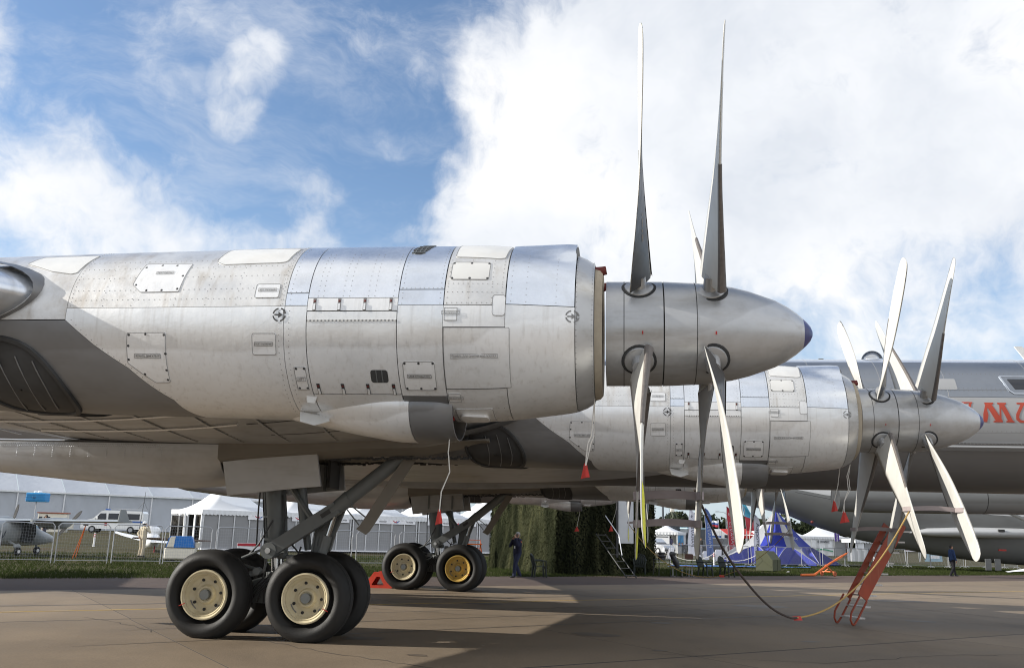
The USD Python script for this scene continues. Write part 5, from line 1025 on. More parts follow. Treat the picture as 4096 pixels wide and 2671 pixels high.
am = thing('radio_mast', 'thin dark aerial mast standing in front of the minibus', 'mast', loc=(-34.4, 86.0, .6)); obj('pole', cyl((-.12, 0, 0), (.12, 0, 3.9), .035, .02, 8), m_blackp, am)
for k in (-1, 1): obj('guy_wire', cyl((.08, 0, 3.0), (k * .45, 0, 2.3), .012, .012, 4), m_blackp, am)
# ---- blue and white machine
gn = thing('floor_sweeper', 'boxy sweeping machine, blue hood over a cream base, left of the big wheels', 'sweeping machine', loc=gpos(-15.0, 42.4), rotz=.25)
obj('base', bx((0, 0, .36), (1.35, .8, .52), .05), m_cream, gn); hd = obj('hood', loft([np.array([(x0, -.38, z_), (x1, -.38, z_), (x1, .38, z_), (x0, .38, z_)]) for z_, x0, x1 in ((.63, -.63, .62), (1.05, -.52, .50), (1.13, -.46, .44))]), m_bluep, gn, smooth=15)
obj('white_panel', loft([np.array([(x0, -.395, z_), (x1, -.395, z_), (x1, -.36, z_), (x0, -.36, z_)]) for z_, x0, x1 in ((.64, -.58, -.28), (1.05, -.47, -.24), (1.12, -.42, -.22))]), m_cream, hd, smooth=15); obj('seam', bx((0, 0, .625), (1.3, .79, .02)), m_blackp, gn); obj('bucket', lathe([(0, .10), (.25, .14), (.25, .001)], 14, 'z') if False else move(lathe([(0, .10), (.25, .14), (.25, .001)], 14, 'z'), (.72, -.2, .62)), m_cream, gn)
for x_ in (-.5, -.3, .5): obj('wheel', move(lathe([(-.04, .001), (-.04, .08), (.04, .08), (.04, .001)], 12, 'y'), (x_, -.25, .085)), m_blackp, gn)
# ---- slim white post with arm
wp = thing('wind_vane_post', 'slim white post with a short arm, left of the glazed tent', 'post', loc=gpos(-18.3, 52.0)); obj('post', cyl((0, 0, 0), (-.05, 0, 2.2), .07, .06, 10), m_whitep, wp); obj('arm', cyl((0, 0, 2.12), (-.75, -.2, 2.16), .02, .015, 6), m_whitep, wp); obj('finial', ico((-.05, 0, 2.22), .07, 1), m_whitep, wp)
# red and white notice on the fence
nb = thing('notice_board', 'white notice with a red header hung on the fence behind the near wheels', 'sign', loc=(-11.5, 41.0, .0), rotz=.51); obj('board', bx((0, -.03, .62), (1.0, .02, .62)), m_flagw, nb); obj('red_header', bx((0, -.045, .86), (1.0, .012, .11)), m_flagr, nb)
# ------------------------------------------------------------------ people
def person(name_label, loc, heading, h=1.75, shirt=(.2, .2, .2), trousers=(.05, .05, .07), hair='dark', cap=None, arms=None, legs=None, group=None, fine=True, extra=None, bag=None):
    P = thing('person', name_label, 'person', loc=loc, rotz=heading, group=group); S = h / 1.78; e = .028 if fine else .06
    A = arms or {1: ((.02, .26, 1.14), (.10, .24, .90)), -1: ((.02, -.26, 1.14), (.10, -.24, .90))}; G = legs or {1: ((.02, .10, .50), (-.02, .11, .09)), -1: ((.02, -.10, .50), (-.02, -.11, .09))}
    sc = lambda ch: [(np.asarray(p, float) * S, r * S) for p, r in ch]
    torso = [((0, 0, .95), .135), ((.0, 0, 1.12), .125), ((.0, 0, 1.30), .135), ((0, 0, 1.42), .10)]
    def wide(ch, dy, dr): return [((p[0], p[1] + dy, p[2]), r - dr) for p, r in ch]
    def torso_parts(g=0):
        out = []
        for dy in (-.065, .065): out += sub_limb(sc(wide([(p, r + g) for p, r in torso], dy, .015)))
        out += sub_limb(sc([((0, -.17, 1.42), .065 + g), ((0, .17, 1.42), .065 + g)])); return out
    def arm(s, g=0, to=1.0):
        el, wr = A[s]; w = np.asarray(el) + (np.asarray(wr) - np.asarray(el)) * to; return sub_limb(sc([((0, s * .185, 1.42), .058 + g), (el, .044 + g), (tuple(w), .033 + g * 1.2)]))
    def leg(s, g=0): kn, an = G[s]; return sub_limb(sc([((0, s * .09, .92), .098 + g), (kn, .062 + g), (an, .045 + g * 1.3)]))
    def hand(s):
        el, wr = A[s]; d = np.asarray(wr, float) - np.asarray(el); d /= np.linalg.norm(d); _, a, b = frame_of(d); w = np.asarray(wr, float); out = sub_limb(sc([(w, .026), (w + d * .05, .034)])) + sub_limb(sc([(w + d * .03 + a * .028, .016), (w + d * .085 + a * .03, .014)])) + sub_limb(sc([(w + d * .03 - a * .028, .016), (w + d * .085 - a * .03, .014)]))
        for k, L_ in zip((-.030, -.010, .010, .030), (.068, .085, .08, .06)): out += sub_limb(sc([(w + d * .08 + a * k, .0105), (w + d * (.08 + L_ * .55) + a * k * 1.1 + b * .008, .0095), (w + d * (.08 + L_) + a * k * 1.1 + b * .028, .008)]))
        out += sub_limb(sc([(w + d * .03 + a * .03, .014), (w + d * .06 + a * .058 + b * .015, .011), (w + d * .09 + a * .06 + b * .03, .009)])); return out
    head = sub_limb(sc([((.0, 0, 1.44), .058), ((.012, 0, 1.53), .055)])) + sub_limb(sc([((.0, 0, 1.655), .088), ((.02, 0, 1.60), .075), ((.05, 0, 1.565), .046)])) + sub_limb(sc([((.088, 0, 1.655), .014), ((.112, 0, 1.622), .018)])) + sum([sub_limb(sc([((.0, s * .088, 1.66), .018), ((.0, s * .09, 1.625), .014)])) for s in (-1, 1)], []) + sub_limb(sc([((.085, -.028, 1.675), .014), ((.085, .028, 1.675), .014)]))
    body = torso_parts() + arm(1) + arm(-1) + leg(1) + leg(-1) + hand(1) + hand(-1) + head
    B = obj('body', blend(body, e, 5), m_skin, P, smooth=True)
    for s in (-1, 1): obj('eye', ico(np.array([.088, s * .032, 1.648]) * S, .011 * S, 1), m_black, P)
    obj('mouth', ico(np.array([.082, 0, 1.578]) * S, .018 * S, 1, (.5, 1.1, .3)), mat('lips', (.30, .11, .09), .6), P)
    ms = mat('cloth_%d_%d_%d' % tuple(int(c * 1000) for c in shirt), shirt, .85, var=.12, scale=6, spec=.2); mtr = mat('cloth_%d_%d_%d' % tuple(int(c * 1000) for c in trousers), trousers, .85, var=.12, scale=6, spec=.2)
    sl = 1.0 if not extra or 'short' not in extra else .12
    obj('shirt', blend(torso_parts(.016) + arm(1, .014, sl if sl < 1 else .95) + arm(-1, .014, sl if sl < 1 else .95) + sub_limb(sc([((0, -.03, 1.47), .07), ((0, .03, 1.47), .07)])), e * 1.1, 6), ms, P, smooth=True)
    obj('trousers', blend(leg(1, .016) + leg(-1, .016) + sub_limb(sc([((0, -.07, .96), .128), ((0, .07, .96), .128)])) + sub_limb(sc([((0, -.06, 1.03), .125), ((0, .06, 1.03), .125)])), e * 1.1, 6), mtr, P, smooth=True)
    for s in (-1, 1):
        an = np.asarray(G[s][1]); obj('shoe', blend(sub_limb(sc([(an + [-.03, 0, -.04], .045), (an + [.07, 0, -.052], .040), (an + [.16, 0, -.058], .032)])), .03, 3), m_blackp, P, smooth=True)
    if cap is None:
        obj('hair', blend([manifold3d.Manifold.batch_hull([manifold3d.Manifold.sphere(.094 * S, 16).translate([-.008 * S, 0, 1.675 * S]), manifold3d.Manifold.sphere(.07 * S, 12).translate([-.035 * S, 0, 1.62 * S])])], .03, 2), m_gh if hair == 'grey' else m_dh, P, smooth=True)
    else:
        cm = mat('cap_%d' % int(cap[0] * 100), cap, .7); obj('cap', blend(sub_limb(sc([((-.005, 0, 1.70), .092), ((-.01, 0, 1.69), .094)])), .03, 2), cm, P, smooth=True); obj('cap_peak', hull(np.array([(.06, -.07, 1.695), (.06, .07, 1.695), (.17, -.04, 1.68), (.17, .04, 1.68), (.06, 0, 1.72), (.17, 0, 1.69)]) * S), cm, P); obj('hair', blend(sub_limb(sc([((-.035, -.02, 1.62), .075), ((-.035, .02, 1.62), .075)])), .04, 2), m_dh, P, smooth=True)
    if bag is not None: obj('backpack', bx(np.array([-.22, 0, 1.25]) * S, (.16, .28, .40), .05), mat('bag_%d' % int(bag[0] * 100), bag, .8), P)
    return P
D2 = math.radians
navy = person('grey-haired person in dark navy jacket and trousers walking with a phone at the ear', (0.45, 36.2, -.004), D2(214), 1.76, (.020, .022, .045), (.028, .034, .07), 'grey',
       arms={1: ((.16, .27, 1.22), (.17, .13, 1.50)), -1: ((.20, -.24, 1.20), (.19, -.06, 1.46))}, legs={1: ((.16, .09, .50), (.20, .10, .09)), -1: ((.0, -.10, .50), (-.22, -.10, .09))})
obj('badge', bx((.155, .03, 1.15), (.01, .06, .10)), m_flagw, navy); obj('phone', bx((.11, .115, 1.62), (.05, .02, .12), .005), m_blackp, navy); obj('arm_patch', bx((.02, .262, 1.36), (.06, .012, .04)), m_orange, navy)
person('person in khaki overalls and white cap standing with one hand on the hip', gpos(-18.4, 46.5), D2(62), 1.76, (.50, .44, .33), (.47, .41, .31), cap=(.8, .8, .8),
       arms={1: ((-.06, .34, 1.17), (-.12, .16, 1.02)), -1: ((.12, -.30, 1.24), (.16, -.12, 1.50))}, legs={1: ((.03, .12, .50), (.0, .17, .09)), -1: ((.02, -.08, .50), (-.02, -.06, .09))})
person('person in black seen head and shoulders above the light twin', (-31.5, 62.5, .25), D2(200), 1.8, (.02, .02, .022), fine=False); person('person in a white cap just showing above the light twin wing', (-34.2, 63.5, .12), D2(160), 1.65, (.3, .3, .3), cap=(.8, .8, .82), fine=False)
person('person in dark jacket standing inside the glazed tent door', PO + PX * .9 + PY * 2.9, D2(200), 1.8, (.05, .05, .055), fine=False); person('person in grey shirt and white cap behind the glazed front', PO + PX * .75 + PY * .9, D2(250), 1.72, (.30, .31, .33), cap=(.7, .72, .76), fine=False); person('person in pale shirt inside the glazed tent, left of the dark jacket', PO + PX * .5 + PY * 3.6, D2(20), 1.7, (.42, .45, .5), fine=False)
person('person in light violet shirt seen from behind near the canopy tent', (18.1, 100.9, 0), D2(95), 1.82, (.30, .30, .52), (.06, .06, .08), fine=False, extra=('short',)); person('person with a red backpack and dark jacket before the canopy tent', (18.7, 91.5, 0), D2(100), 1.80, (.06, .055, .055), fine=False, bag=(.30, .03, .03))
person('person in pale blue shirt, leftmost of the group before the big white tent', (36.6, 114.5, 0), D2(120), 1.72, (.32, .36, .58), fine=False); person('person in light grey shirt beside the pale blue shirt', (37.2, 113.8, 0), D2(100), 1.72, (.42, .41, .38), fine=False); person('person with a red backpack in front of the big white tent', (40.9, 116.8, 0), D2(100), 1.78, (.09, .09, .10), fine=False, bag=(.35, .04, .04)); person('person in grey suit, rightmost of the group before the big white tent', (43.6, 106.5, 0), D2(110), 1.80, (.10, .105, .12), (.07, .07, .08), fine=False)
person('person in blue shirt and dark trousers walking right under the grey transport', (24.9, 51.2, 0), D2(5), 1.72, (.028, .05, .12), (.012, .012, .015), 'dark', legs={1: ((.10, .10, .50), (.20, .10, .10)), -1: ((.03, -.10, .50), (-.20, -.10, .10))})
person('person in black sitting among the dark cars behind the flags', (19.7, 92.5, 0), D2(200), 1.75, (.02, .02, .02), fine=False); 

# ------------------------------------------------------------------ camouflage netting over a truck
cn = thing('camouflage_net', 'tall truck shelter draped in green camouflage netting in the middle distance', 'camouflage net')
CA, CB, CC = np.array([-.75, 46.4]), np.array([2.2, 39.5]), np.array([7.1, 43.9]); CD = CA + CC - CB
def camo_mat():
    n = {'g': ('geometry', {}), 'tc': ('texture_coordinate', {}), 'm': ('mapping', dict(mapping_type='point', scale=(1.5, 1.5, .22))), 'nz': ('noise_texture', dict(scale=1.0, detail=3.0, roughness=.55)), 'a': ('math', dict(math_type='multiply_add', value2=.42)), 'b': ('math', dict(math_type='multiply_add', value2=1.7, value3=-.56)),
         'r': ('rgb_ramp', dict(ramp=[(0, (.014, .017, .010)), (.25, (.032, .036, .020)), (.42, (.062, .066, .036)), (.58, (.11, .112, .056)), (.70, (.05, .048, .028)), (.84, (.13, .095, .072)), (1.0, (.04, .034, .027))])), 'd': ('diffuse_bsdf', {}), 't': ('translucent_bsdf', {}), 'x': ('mix_closure', dict(fac=.2))}
    L = [('tc.object', 'm.vector'), ('m.vector', 'nz.vector'), ('nz.fac', 'b.value1'), ('g.random_per_island', 'a.value1'), ('b.value', 'a.value3'), ('a.value', 'r.fac'), ('r.color', 'd.color'), ('r.color', 't.color'), ('d.BSDF', 'x.closure1'), ('t.BSDF', 'x.closure2')]
    return usdkit.material(stage, '/World/Looks/camouflage_scraps', n, L, surface='x.closure')
leafm = camo_mat()
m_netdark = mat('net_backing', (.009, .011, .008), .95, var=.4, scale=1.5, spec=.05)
r_ = np.random.default_rng(11)
def face(a, b, h_, nu, nz, flare, seed):
    d = (b - a); L_ = np.linalg.norm(d); d = d / L_; nrm = np.array([d[1], -d[0]])
    def fn(u, v_):
        u = np.clip(u, 0, 1); z_ = v_ * h_; bulge = (4 * u * (1 - u)) ** .5 * (flare * (1 - v_) ** 2.2 + .12 * (meshkit.noise(np.stack([u * L_ * 1.1, z_ * .8, u * 0 + seed], -1)) - .5) + .22 * (meshkit.noise(np.stack([u * L_ * .45, z_ * .35, u * 0 + seed + 5], -1)) - .5) * np.sin(np.clip(v_, 0, 1) * 3.1))
        fold = (4 * u * (1 - u)) ** .5 * .05 * np.sin(u * L_ * 5 + 2 * np.sin(z_ * 1.2 + seed))
        p = a + np.outer(u * L_, d) + np.outer(bulge + fold, nrm); return np.c_[p, np.maximum(z_, .0)]
    return fn, L_
H_ = 3.75; shells = []
for nm, a, b, fl_, sd in (('sunlit_side', CA, CB, .35, 1), ('shaded_side', CB, CC, .30, 2), ('far_side', CC, CD, .2, 3), ('rear_side', CD, CA, .2, 4)):
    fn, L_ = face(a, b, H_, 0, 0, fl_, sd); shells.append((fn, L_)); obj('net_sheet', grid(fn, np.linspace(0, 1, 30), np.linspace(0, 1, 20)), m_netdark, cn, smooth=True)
ctr_ = (CA + CB + CC + CD) / 4
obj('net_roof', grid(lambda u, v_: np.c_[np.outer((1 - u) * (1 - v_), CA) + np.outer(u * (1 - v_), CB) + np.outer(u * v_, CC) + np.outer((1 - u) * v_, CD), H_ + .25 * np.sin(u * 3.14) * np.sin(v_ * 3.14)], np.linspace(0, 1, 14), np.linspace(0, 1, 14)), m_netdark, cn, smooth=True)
sv = []
for (fn, L_), n in zip(shells, (26000, 8500, 2500, 2500)):
    u, v_ = r_.random(n), r_.random(n) ** 1.05; P = fn(u, v_); P2 = fn(u + .002, v_); d = P2 - P; d /= np.linalg.norm(d, axis=1, keepdims=True) + 1e-9; nn_ = np.stack([d[:, 1], -d[:, 0], np.zeros(n)], 1)
    patch = meshkit.noise(np.stack([u * L_ * .9, v_ * H_ * .28, u * 0 + 3], -1)); keep = r_.random(n) < .55 + .9 * patch; P, d, nn_ = P[keep], d[keep], nn_[keep]; n = len(P)
    P = P + nn_ * r_.uniform(.01, .10, (n, 1)); a = r_.uniform(0, 6.28, n); s = r_.uniform(.035, .085, n); up = np.tile([0, 0, 1.0], (n, 1)) + nn_ * r_.normal(0, .5, (n, 1))
    for da in (0, 2.2, 4.1): sv.append((P + s[:, None] * (np.cos(a + da)[:, None] * d + np.sin(a + da)[:, None] * up)))
    tri = np.stack(sv[-3:], 1).reshape(-1, 3); sv = sv[:-3]; sv_all = tri if 'sv_all' not in globals() else np.vstack([sv_all, tri])
obj('net_scraps', (sv_all, np.arange(len(sv_all)).reshape(-1, 3)), leafm, cn, kind='stuff', smooth=False)
ct = BAS((*CB, 0), np.append((CC - CB) / np.linalg.norm(CC - CB), 0), np.append(np.array([-(CC - CB)[1], (CC - CB)[0]]) / np.linalg.norm(CC - CB), 0))
cd = thing('cabin_door', 'pale grey cabin door standing open in the shaded side of the camouflage shelter', 'door'); obj('panel', bx((5.35, 41.0, 2.32), (.72, .05, 1.92), .02, .15), mat('pale_grey_door', (.46, .48, .50), .5, var=.05), cd); obj('door_edge', bx((4.94, 40.9, 2.0), (.10, .12, 2.5), .01, .15), m_blackp, cd)
m_steel = mat('dull_dark_steel', (.045, .045, .045), .6, metal=.2, var=.15)
ld = thing('step_ladder', 'steel step ladder with handrail leading up to the open cabin door', 'ladder')
A0, A1 = np.array([5.05, 38.35, 0]), np.array([3.95, 40.3, 1.75]); wv_ = np.array([.42, .12, 0])
for k in (0, 1): obj('side_rail', cyl(A0 + wv_ * k, A1 + wv_ * k, .025, .025, 6), m_steel, ld)
for k in np.linspace(.05, .97, 7): obj('step', loft([np.array([p + [0, -.09, .0], p + [0, .09, .0], p + [0, .09, .03], p + [0, -.09, .03]]) for p in (A0 + (A1 - A0) * k, A0 + (A1 - A0) * k + wv_)]), m_steel, ld)
obj('handrail', tube([A0 + (A1 - A0) * .45 + wv_ + [0, 0, .1], A0 + (A1 - A0) * .55 + wv_ + [0, 0, .75], A1 + wv_ + [0, 0, .8]], .022, 6), m_alu, ld)

# ------------------------------------------------------------------ furniture on the grass edge
def chair(loc, rz, lab, group):
    c = thing('plastic_chair', lab, 'chair', loc=loc, rotz=rz, group=group)
    obj('apron', bx((.19, 0, .38), (.03, .44, .10), .01), m_chair, c); obj('seat', grid(lambda u, v_: np.stack([-.21 + u * .42, (-.23 + v_ * .46), .43 + .02 * (u - .4) ** 2 * 4 - .015 * np.sin(v_ * 3.14)], 1), np.linspace(0, 1, 6), np.linspace(0, 1, 6)), m_chair, c, smooth=True)
    for k in range(5): y = -.17 + k * .085; obj('back_slat', tube([(-.21, y, .44), (-.27, y * 1.08, .65), (-.33, y * 1.02, .86 - abs(y) * .35)], [.03, .038, .03], 6), m_chair, c)
    obj('back_rim', tube([(-.20, -.25, .42), (-.27, -.27, .64), (-.325, -.20, .83), (-.35, 0, .90), (-.325, .20, .83), (-.27, .27, .64), (-.20, .25, .42)], .032, 7), m_chair, c)
    for s in (-1, 1): obj('armrest', tube([(-.27, s * .27, .64), (.05, s * .29, .66), (.20, s * .28, .63), (.22, s * .25, .43)], .030, 7), m_chair, c)
    for x_, y, dx in ((.2, .23, .04), (.2, -.23, .04), (-.2, .21, -.05), (-.2, -.21, -.05)): obj('leg', tube([(x_, y, .43), (x_ + dx, y * 1.12, 0)], [.042, .034], 7), m_chair, c)
    return c
c0 = chair((8.95, 41.25, 0), D2(-40), 'dark green plastic armchair, left one of the pair facing right at the lawn edge', 'plastic armchairs')
copy_thing(c0, (10.1, 42.0, 0), D2(-42), 'dark green plastic armchair, right one of the pair at the lawn edge', 'chair', 'plastic armchairs'); copy_thing(c0, (1.35, 36.75, 0), D2(10), 'dark green plastic armchair just behind the person in navy', 'chair', 'plastic armchairs'); copy_thing(c0, (6.1, 41.9, 0), D2(-100), 'dark plastic armchair in the shade left of the table', 'chair', 'plastic armchairs')
tb = thing('folding_table', 'small dark folding table with caps on it beside the netting', 'table', loc=(7.05, 40.8, 0), rotz=.4); obj('tabletop', bx((0, 0, .72), (.95, .55, .03), .006), m_blackp, tb)
for x_, y in ((-.42, -.22), (.42, -.22), (-.42, .22), (.42, .22)): obj('leg', cyl((x_, y, .71), (x_ * 1.08, y * 1.1, 0), .018, .018, 6), m_blackp, tb)
def pcap(x, y, z_, lab, s=1.0):
    c = thing('peaked_cap', lab, 'cap', loc=(x, y, z_), group=None); obj('crown', lathe([(.0, .10 * s), (.05 * s, .10 * s), (.09 * s, .155 * s), (.115 * s, .13 * s), (.12 * s, .001)], 20, 'z'), m_blackp, c); obj('band', lathe([(.0, .103 * s), (.045 * s, .103 * s)], 20, 'z'), m_dglass, c); obj('peak', hull([(-.08, -.07, .0), (.08, -.07, .0), (-.05, -.15, -.01), (.05, -.15, -.01), (0, -.08, .02)]), m_dglass, c)
pcap(6.9, 40.7, .738, 'black peaked cap at the bottom of the pile on the dark table', 1.5); pcap(6.9, 40.72, .90, 'black peaked cap stacked on top of the pile on the dark table', 1.15)
tb2 = thing('brown_bench', 'low brown wooden bench top beside the dark table', 'bench', loc=(7.9, 41.15, 0), rotz=.4); obj('tabletop', bx((0, 0, .44), (1.15, .35, .03), .005), mat('brown_wood', (.11, .055, .04), .6, var=.2), tb2)
for x_ in (-.5, .5): obj('leg', cyl((x_, 0, .43), (x_, 0, .0), .02, .02, 6), m_galv, tb2); obj('foot', cyl((x_, -.16, .015), (x_, .16, .015), .018, .018, 6), m_galv, tb2)
sc_ = thing('school_chair', 'small brown chair with a rounded back behind the brown bench', 'chair', loc=(8.2, 41.5, 0), rotz=-.6); obj('seat', bx((0, 0, .44), (.38, .38, .025), .008), mat('brown_wood', (.11, .055, .04), .6, var=.2), sc_); obj('backrest', to_plane(prism(sbox(-.2, -.12, .2, .12).buffer(-.06).buffer(.06), .02), (0, .2, .86), (1, 0, 0), (0, .1, 1), (0, -1, 0)), mat('brown_wood', (.11, .055, .04), .6, var=.2), sc_)
for x_ in (-.15, .15): obj('leg', tube([(x_, .2, .95), (x_, .19, .45), (x_, .22, 0)], .013, 6), m_galv, sc_); obj('leg', cyl((x_, -.16, .44), (x_, -.2, 0), .013, .013, 6), m_galv, sc_)
jk = obj('draped_jacket', blend(sub_limb([((7.35, 40.75, .98), .10), ((7.55, 40.8, .62), .14), ((7.62, 40.82, .46), .11)]) + sub_limb([((7.3, 40.7, .95), .06), ((7.45, 40.72, .98), .09)]), .04, 2), m_blackp, smooth=True); tag(jk, 'black jacket draped over the end of the dark table', 'jacket')
bt = thing('water_bottle', 'clear plastic water bottle standing on the asphalt under the bench', 'bottle', loc=(7.75, 40.5, -.004)); obj('body', lathe([(0, .001), (0, .045), (.2, .045), (.24, .02), (.27, .018)], 14, 'z'), glass_pane('bottle_plastic', see=.8), bt); obj('cap', lathe([(.27, .02), (.295, .02), (.295, .001)], 10, 'z'), m_bluep, bt)
lt = obj('paper_litter', hull([(15.2, 49.9, 0), (15.45, 49.95, 0), (15.3, 50.05, .05), (15.4, 49.9, .07)]), m_flagw); tag(lt, 'scrap of white paper on the grass in front of the olive box', 'litter')

# ------------------------------------------------------------------ olive box, tow bar, stairs, chock
ob = thing('covered_crate', 'olive green canvas covered box with a sloping shoulder on the lawn', 'crate', loc=(14.75, 51.9, 0), rotz=-.58)
sil = Polygon([(-.46, .02), (.50, .02), (.50, .62), (.12, 1.08), (-.46, 1.08)])
obj('cover', to_plane(prism(sil, 1.55), (0, .97, 0), (1, 0, 0), (0, 0, 1), (0, -1, 0)), m_olive, ob, smooth=10); obj('tie_strap', bx((.505, .3, .32), (.01, .03, .60)), m_netdark, ob)
for a, b in (((-.44, .20), (-.05, .58)), ((-.42, 1.0), (-.05, .58)), ((.42, .2), (-.05, .58))): obj('fold', cyl((a[0], -.585, a[1]), (b[0], -.585, b[1]), .010, .010, 5), m_olive, ob)
tw = thing('tow_bar', 'bright orange aircraft tow bar with two small wheels at the asphalt edge', 'tow bar'); q0 = np.array([14.55, 45.35, .06]); q1 = np.array([15.35, 45.75, .07]); q2 = np.array([16.35, 46.35, .62]); q3 = np.array([17.45, 47.0, 1.12])
obj('lower_tube', tube([q0, q1, q1 + (q2 - q1) * .1], .06, 12), m_orange, tw); obj('main_tube', tube([q1, q2, q3], [.05, .05, .042], 12), m_orange, tw); obj('head', loft([np.array([p + [0, -.07, -.05], p + [0, .07, -.05], p + [0, .07, .05], p + [0, -.07, .05]]) for p in (q2 + (q3 - q2) * .35, q2 + (q3 - q2) * .75)]), m_orange, tw); obj('tow_eye', cyl(q3, q3 + [.14, .08, .07], .03, .012), m_orange, tw); obj('collar', cyl(q1 + (q2 - q1) * .72, q1 + (q2 - q1) * .8, .075), m_orange, tw)
for k, p in enumerate((np.array([16.0, 46.55, .13]), np.array([16.45, 46.0, .13]))):
    obj('strut', tube([q1 + (q2 - q1) * .78, q1 + (q2 - q1) * .8 + [.1, 0, -.12], p], .025, 8), m_orange, tw); w_ = obj('wheel', move(rot(lathe([(-.03, .02), (-.04, .10), (0, .13), (.04, .10), (.03, .02)], 18, 'y'), (0, 0, 1), .5), p), mat('orange_dark', (.30, .07, .02), .6), tw)
obj('axle_beam', cyl((16.0, 46.55, .22), (16.45, 46.0, .22), .03), m_orange, tw)
st = thing('boarding_stairs', 'steep orange-red boarding ladder leaning up to the bomber belly', 'ladder'); F0, F1 = np.array([7.30, 19.45, .0]), np.array([8.72, 19.9, 2.05]); sw = np.array([-.16, .50, 0]); dL = F1 - F0
for k in (0, 1):
    o = F0 + sw * k; nrm = np.cross(dL / np.linalg.norm(dL), sw / np.linalg.norm(sw))
    if nrm[2] < 0: nrm = -nrm
    obj('side_panel', loft([np.array([p - sw * .02, p + sw * .02, p + sw * .02 + nrm * w, p - sw * .02 + nrm * w]) - nrm * .0 for p, w in ((o + dL * .24, .26 if k == 0 else .12), (o + dL * .5, .30 if k == 0 else .14), (o + dL, .30 if k == 0 else .16))]), m_ladder, st, smooth=10)
    obj('rail', tube([o + dL * .0 + nrm * .02, o + dL * .02, o + dL * .08 - nrm * .01, o + dL * .24], .022, 8), m_ladder, st); obj('rail', tube([o + dL * -.005 + [-.02, 0, .03], o + dL * .02 + nrm * .13, o + dL * .07 + nrm * .19, o + dL * .24 + nrm * .20], .020, 8), m_ladder, st)
for k in np.linspace(.07, .95, 9): p = F0 + dL * k; obj('tread', loft([np.array([q + [-.02, 0, .02], q + [.17, .03, .02], q + [.17, .03, -.012], q + [-.02, 0, -.012]]) for q in (p, p + sw)]), m_step, st, smooth=10)
cks = thing('wheel_chock', 'red triangular wheel chock wedged against the far left main wheel', 'wheel chock', loc=(-3.72, 27.7, 0), rotz=-.02 - PSI)
pc = Polygon([(-.42, 0), (.46, 0), (.10, .42), (-.12, .42)]).buffer(-.03).buffer(.05); ho = Polygon([(-.16, .08), (.16, .08), (.04, .28), (-.04, .28)]).buffer(.02)
obj('frame', to_plane(prism(pc.difference(ho), .06), (0, -.26, .02), (1, 0, 0), (0, 0, 1), (0, -1, 0)), m_chock, cks, smooth=20); obj('frame', to_plane(prism(pc.difference(ho), .06), (0, .26, .02), (1, 0, 0), (0, 0, 1), (0, -1, 0)), m_chock, cks, smooth=20); obj('ramp_face', loft([np.array([(.10, y, .44), (.48, y, .02), (.45, y, .02), (.07, y, .42)]) for y in (-.3, .26)]), m_chock, cks); obj('back_face', loft([np.array([(-.12, y, .44), (-.45, y, .02), (-.42, y, .02), (-.09, y, .42)]) for y in (-.3, .26)]), m_chock, cks)

# ------------------------------------------------------------------ ropes, straps and warning streamers on the bomber
def blade_at(hs, t0, z0, row_, k, ph0, r):
    phi = math.radians(45 + 90 * k + ph0); return l2w(hs + (.641 if row_ else 0), t0 + r * math.cos(phi), z0 + r * math.sin(phi))
def strap(p, q, w, lab, loop=True):
    s_ = thing('blade_strap', lab, 'strap', group=None); d = q - p; n = 9; u = np.array([0, 0, 1.0]); th = np.cross(d / np.linalg.norm(d), u) * .012
    obj('band', loft([np.array([c - u * w / 2 - th, c + u * w / 2 - th, c + u * w / 2 + th, c - u * w / 2 + th]) for c in [p + d * k + [0, 0, .02 * math.sin(k * 3.14)] for k in np.linspace(0, 1, n)]]), m_strap, s_, smooth=20)
    for e_, r in ((p, .13), (q, .13)):
        k = np.linspace(0, 2 * np.pi, 17)[:-1]; a = d / np.linalg.norm(d); b = np.cross(a, u); obj('loop', loft([e_ + np.outer(.045 * np.cos(k) * .9, a) + np.outer(.20 * np.sin(k), b) + [0, 0, z_] for z_ in (-w / 2, w / 2)], caps=False), m_strap, s_, smooth=60)
OE, IE = (5.777, 12.374, 3.655), (9.459, 6.374, 3.636); OF, IF = (5.777, -12.374, 3.655), (9.459, -6.374, 3.636)
strap(blade_at(*OE, 0, 2, 2.6, 1.95), blade_at(*OE, 1, 2, 2.17, 1.95), .085, 'upper greyish strap tied across the lower far blades of the nearest propeller'); strap(blade_at(*OE, 0, 2, 2.6, 2.33), blade_at(*OE, 1, 2, 2.17, 2.33), .075, 'lower greyish strap tied across the lower far blades of the nearest propeller')
strap(blade_at(*IE, 0, 3, -.22, 1.93), blade_at(*IE, 1, 3, -.34, 1.93), .06, 'greyish strap tied across the lower near blades of the right propeller'); strap(blade_at(*IE, 0, 2, -.22, 2.3), blade_at(*IE, 1, 2, -.34, 2.3), .06, 'greyish strap across the lower far blades of the right propeller')
strap(blade_at(*OF, 0, 3, -1, 1.95), blade_at(*OF, 1, 3, -1.5, 1.95), .07, 'strap across the blades of the farthest propeller in front of the netting'); strap(blade_at(*IF, 0, 3, -2, 1.9), blade_at(*IF, 1, 3, -2, 1.9), .07, 'upper dark strap on the propeller in front of the blue tent'); strap(blade_at(*IF, 0, 3, -2, 2.3), blade_at(*IF, 1, 3, -2, 2.3), .07, 'lower dark strap on the propeller in front of the blue tent')
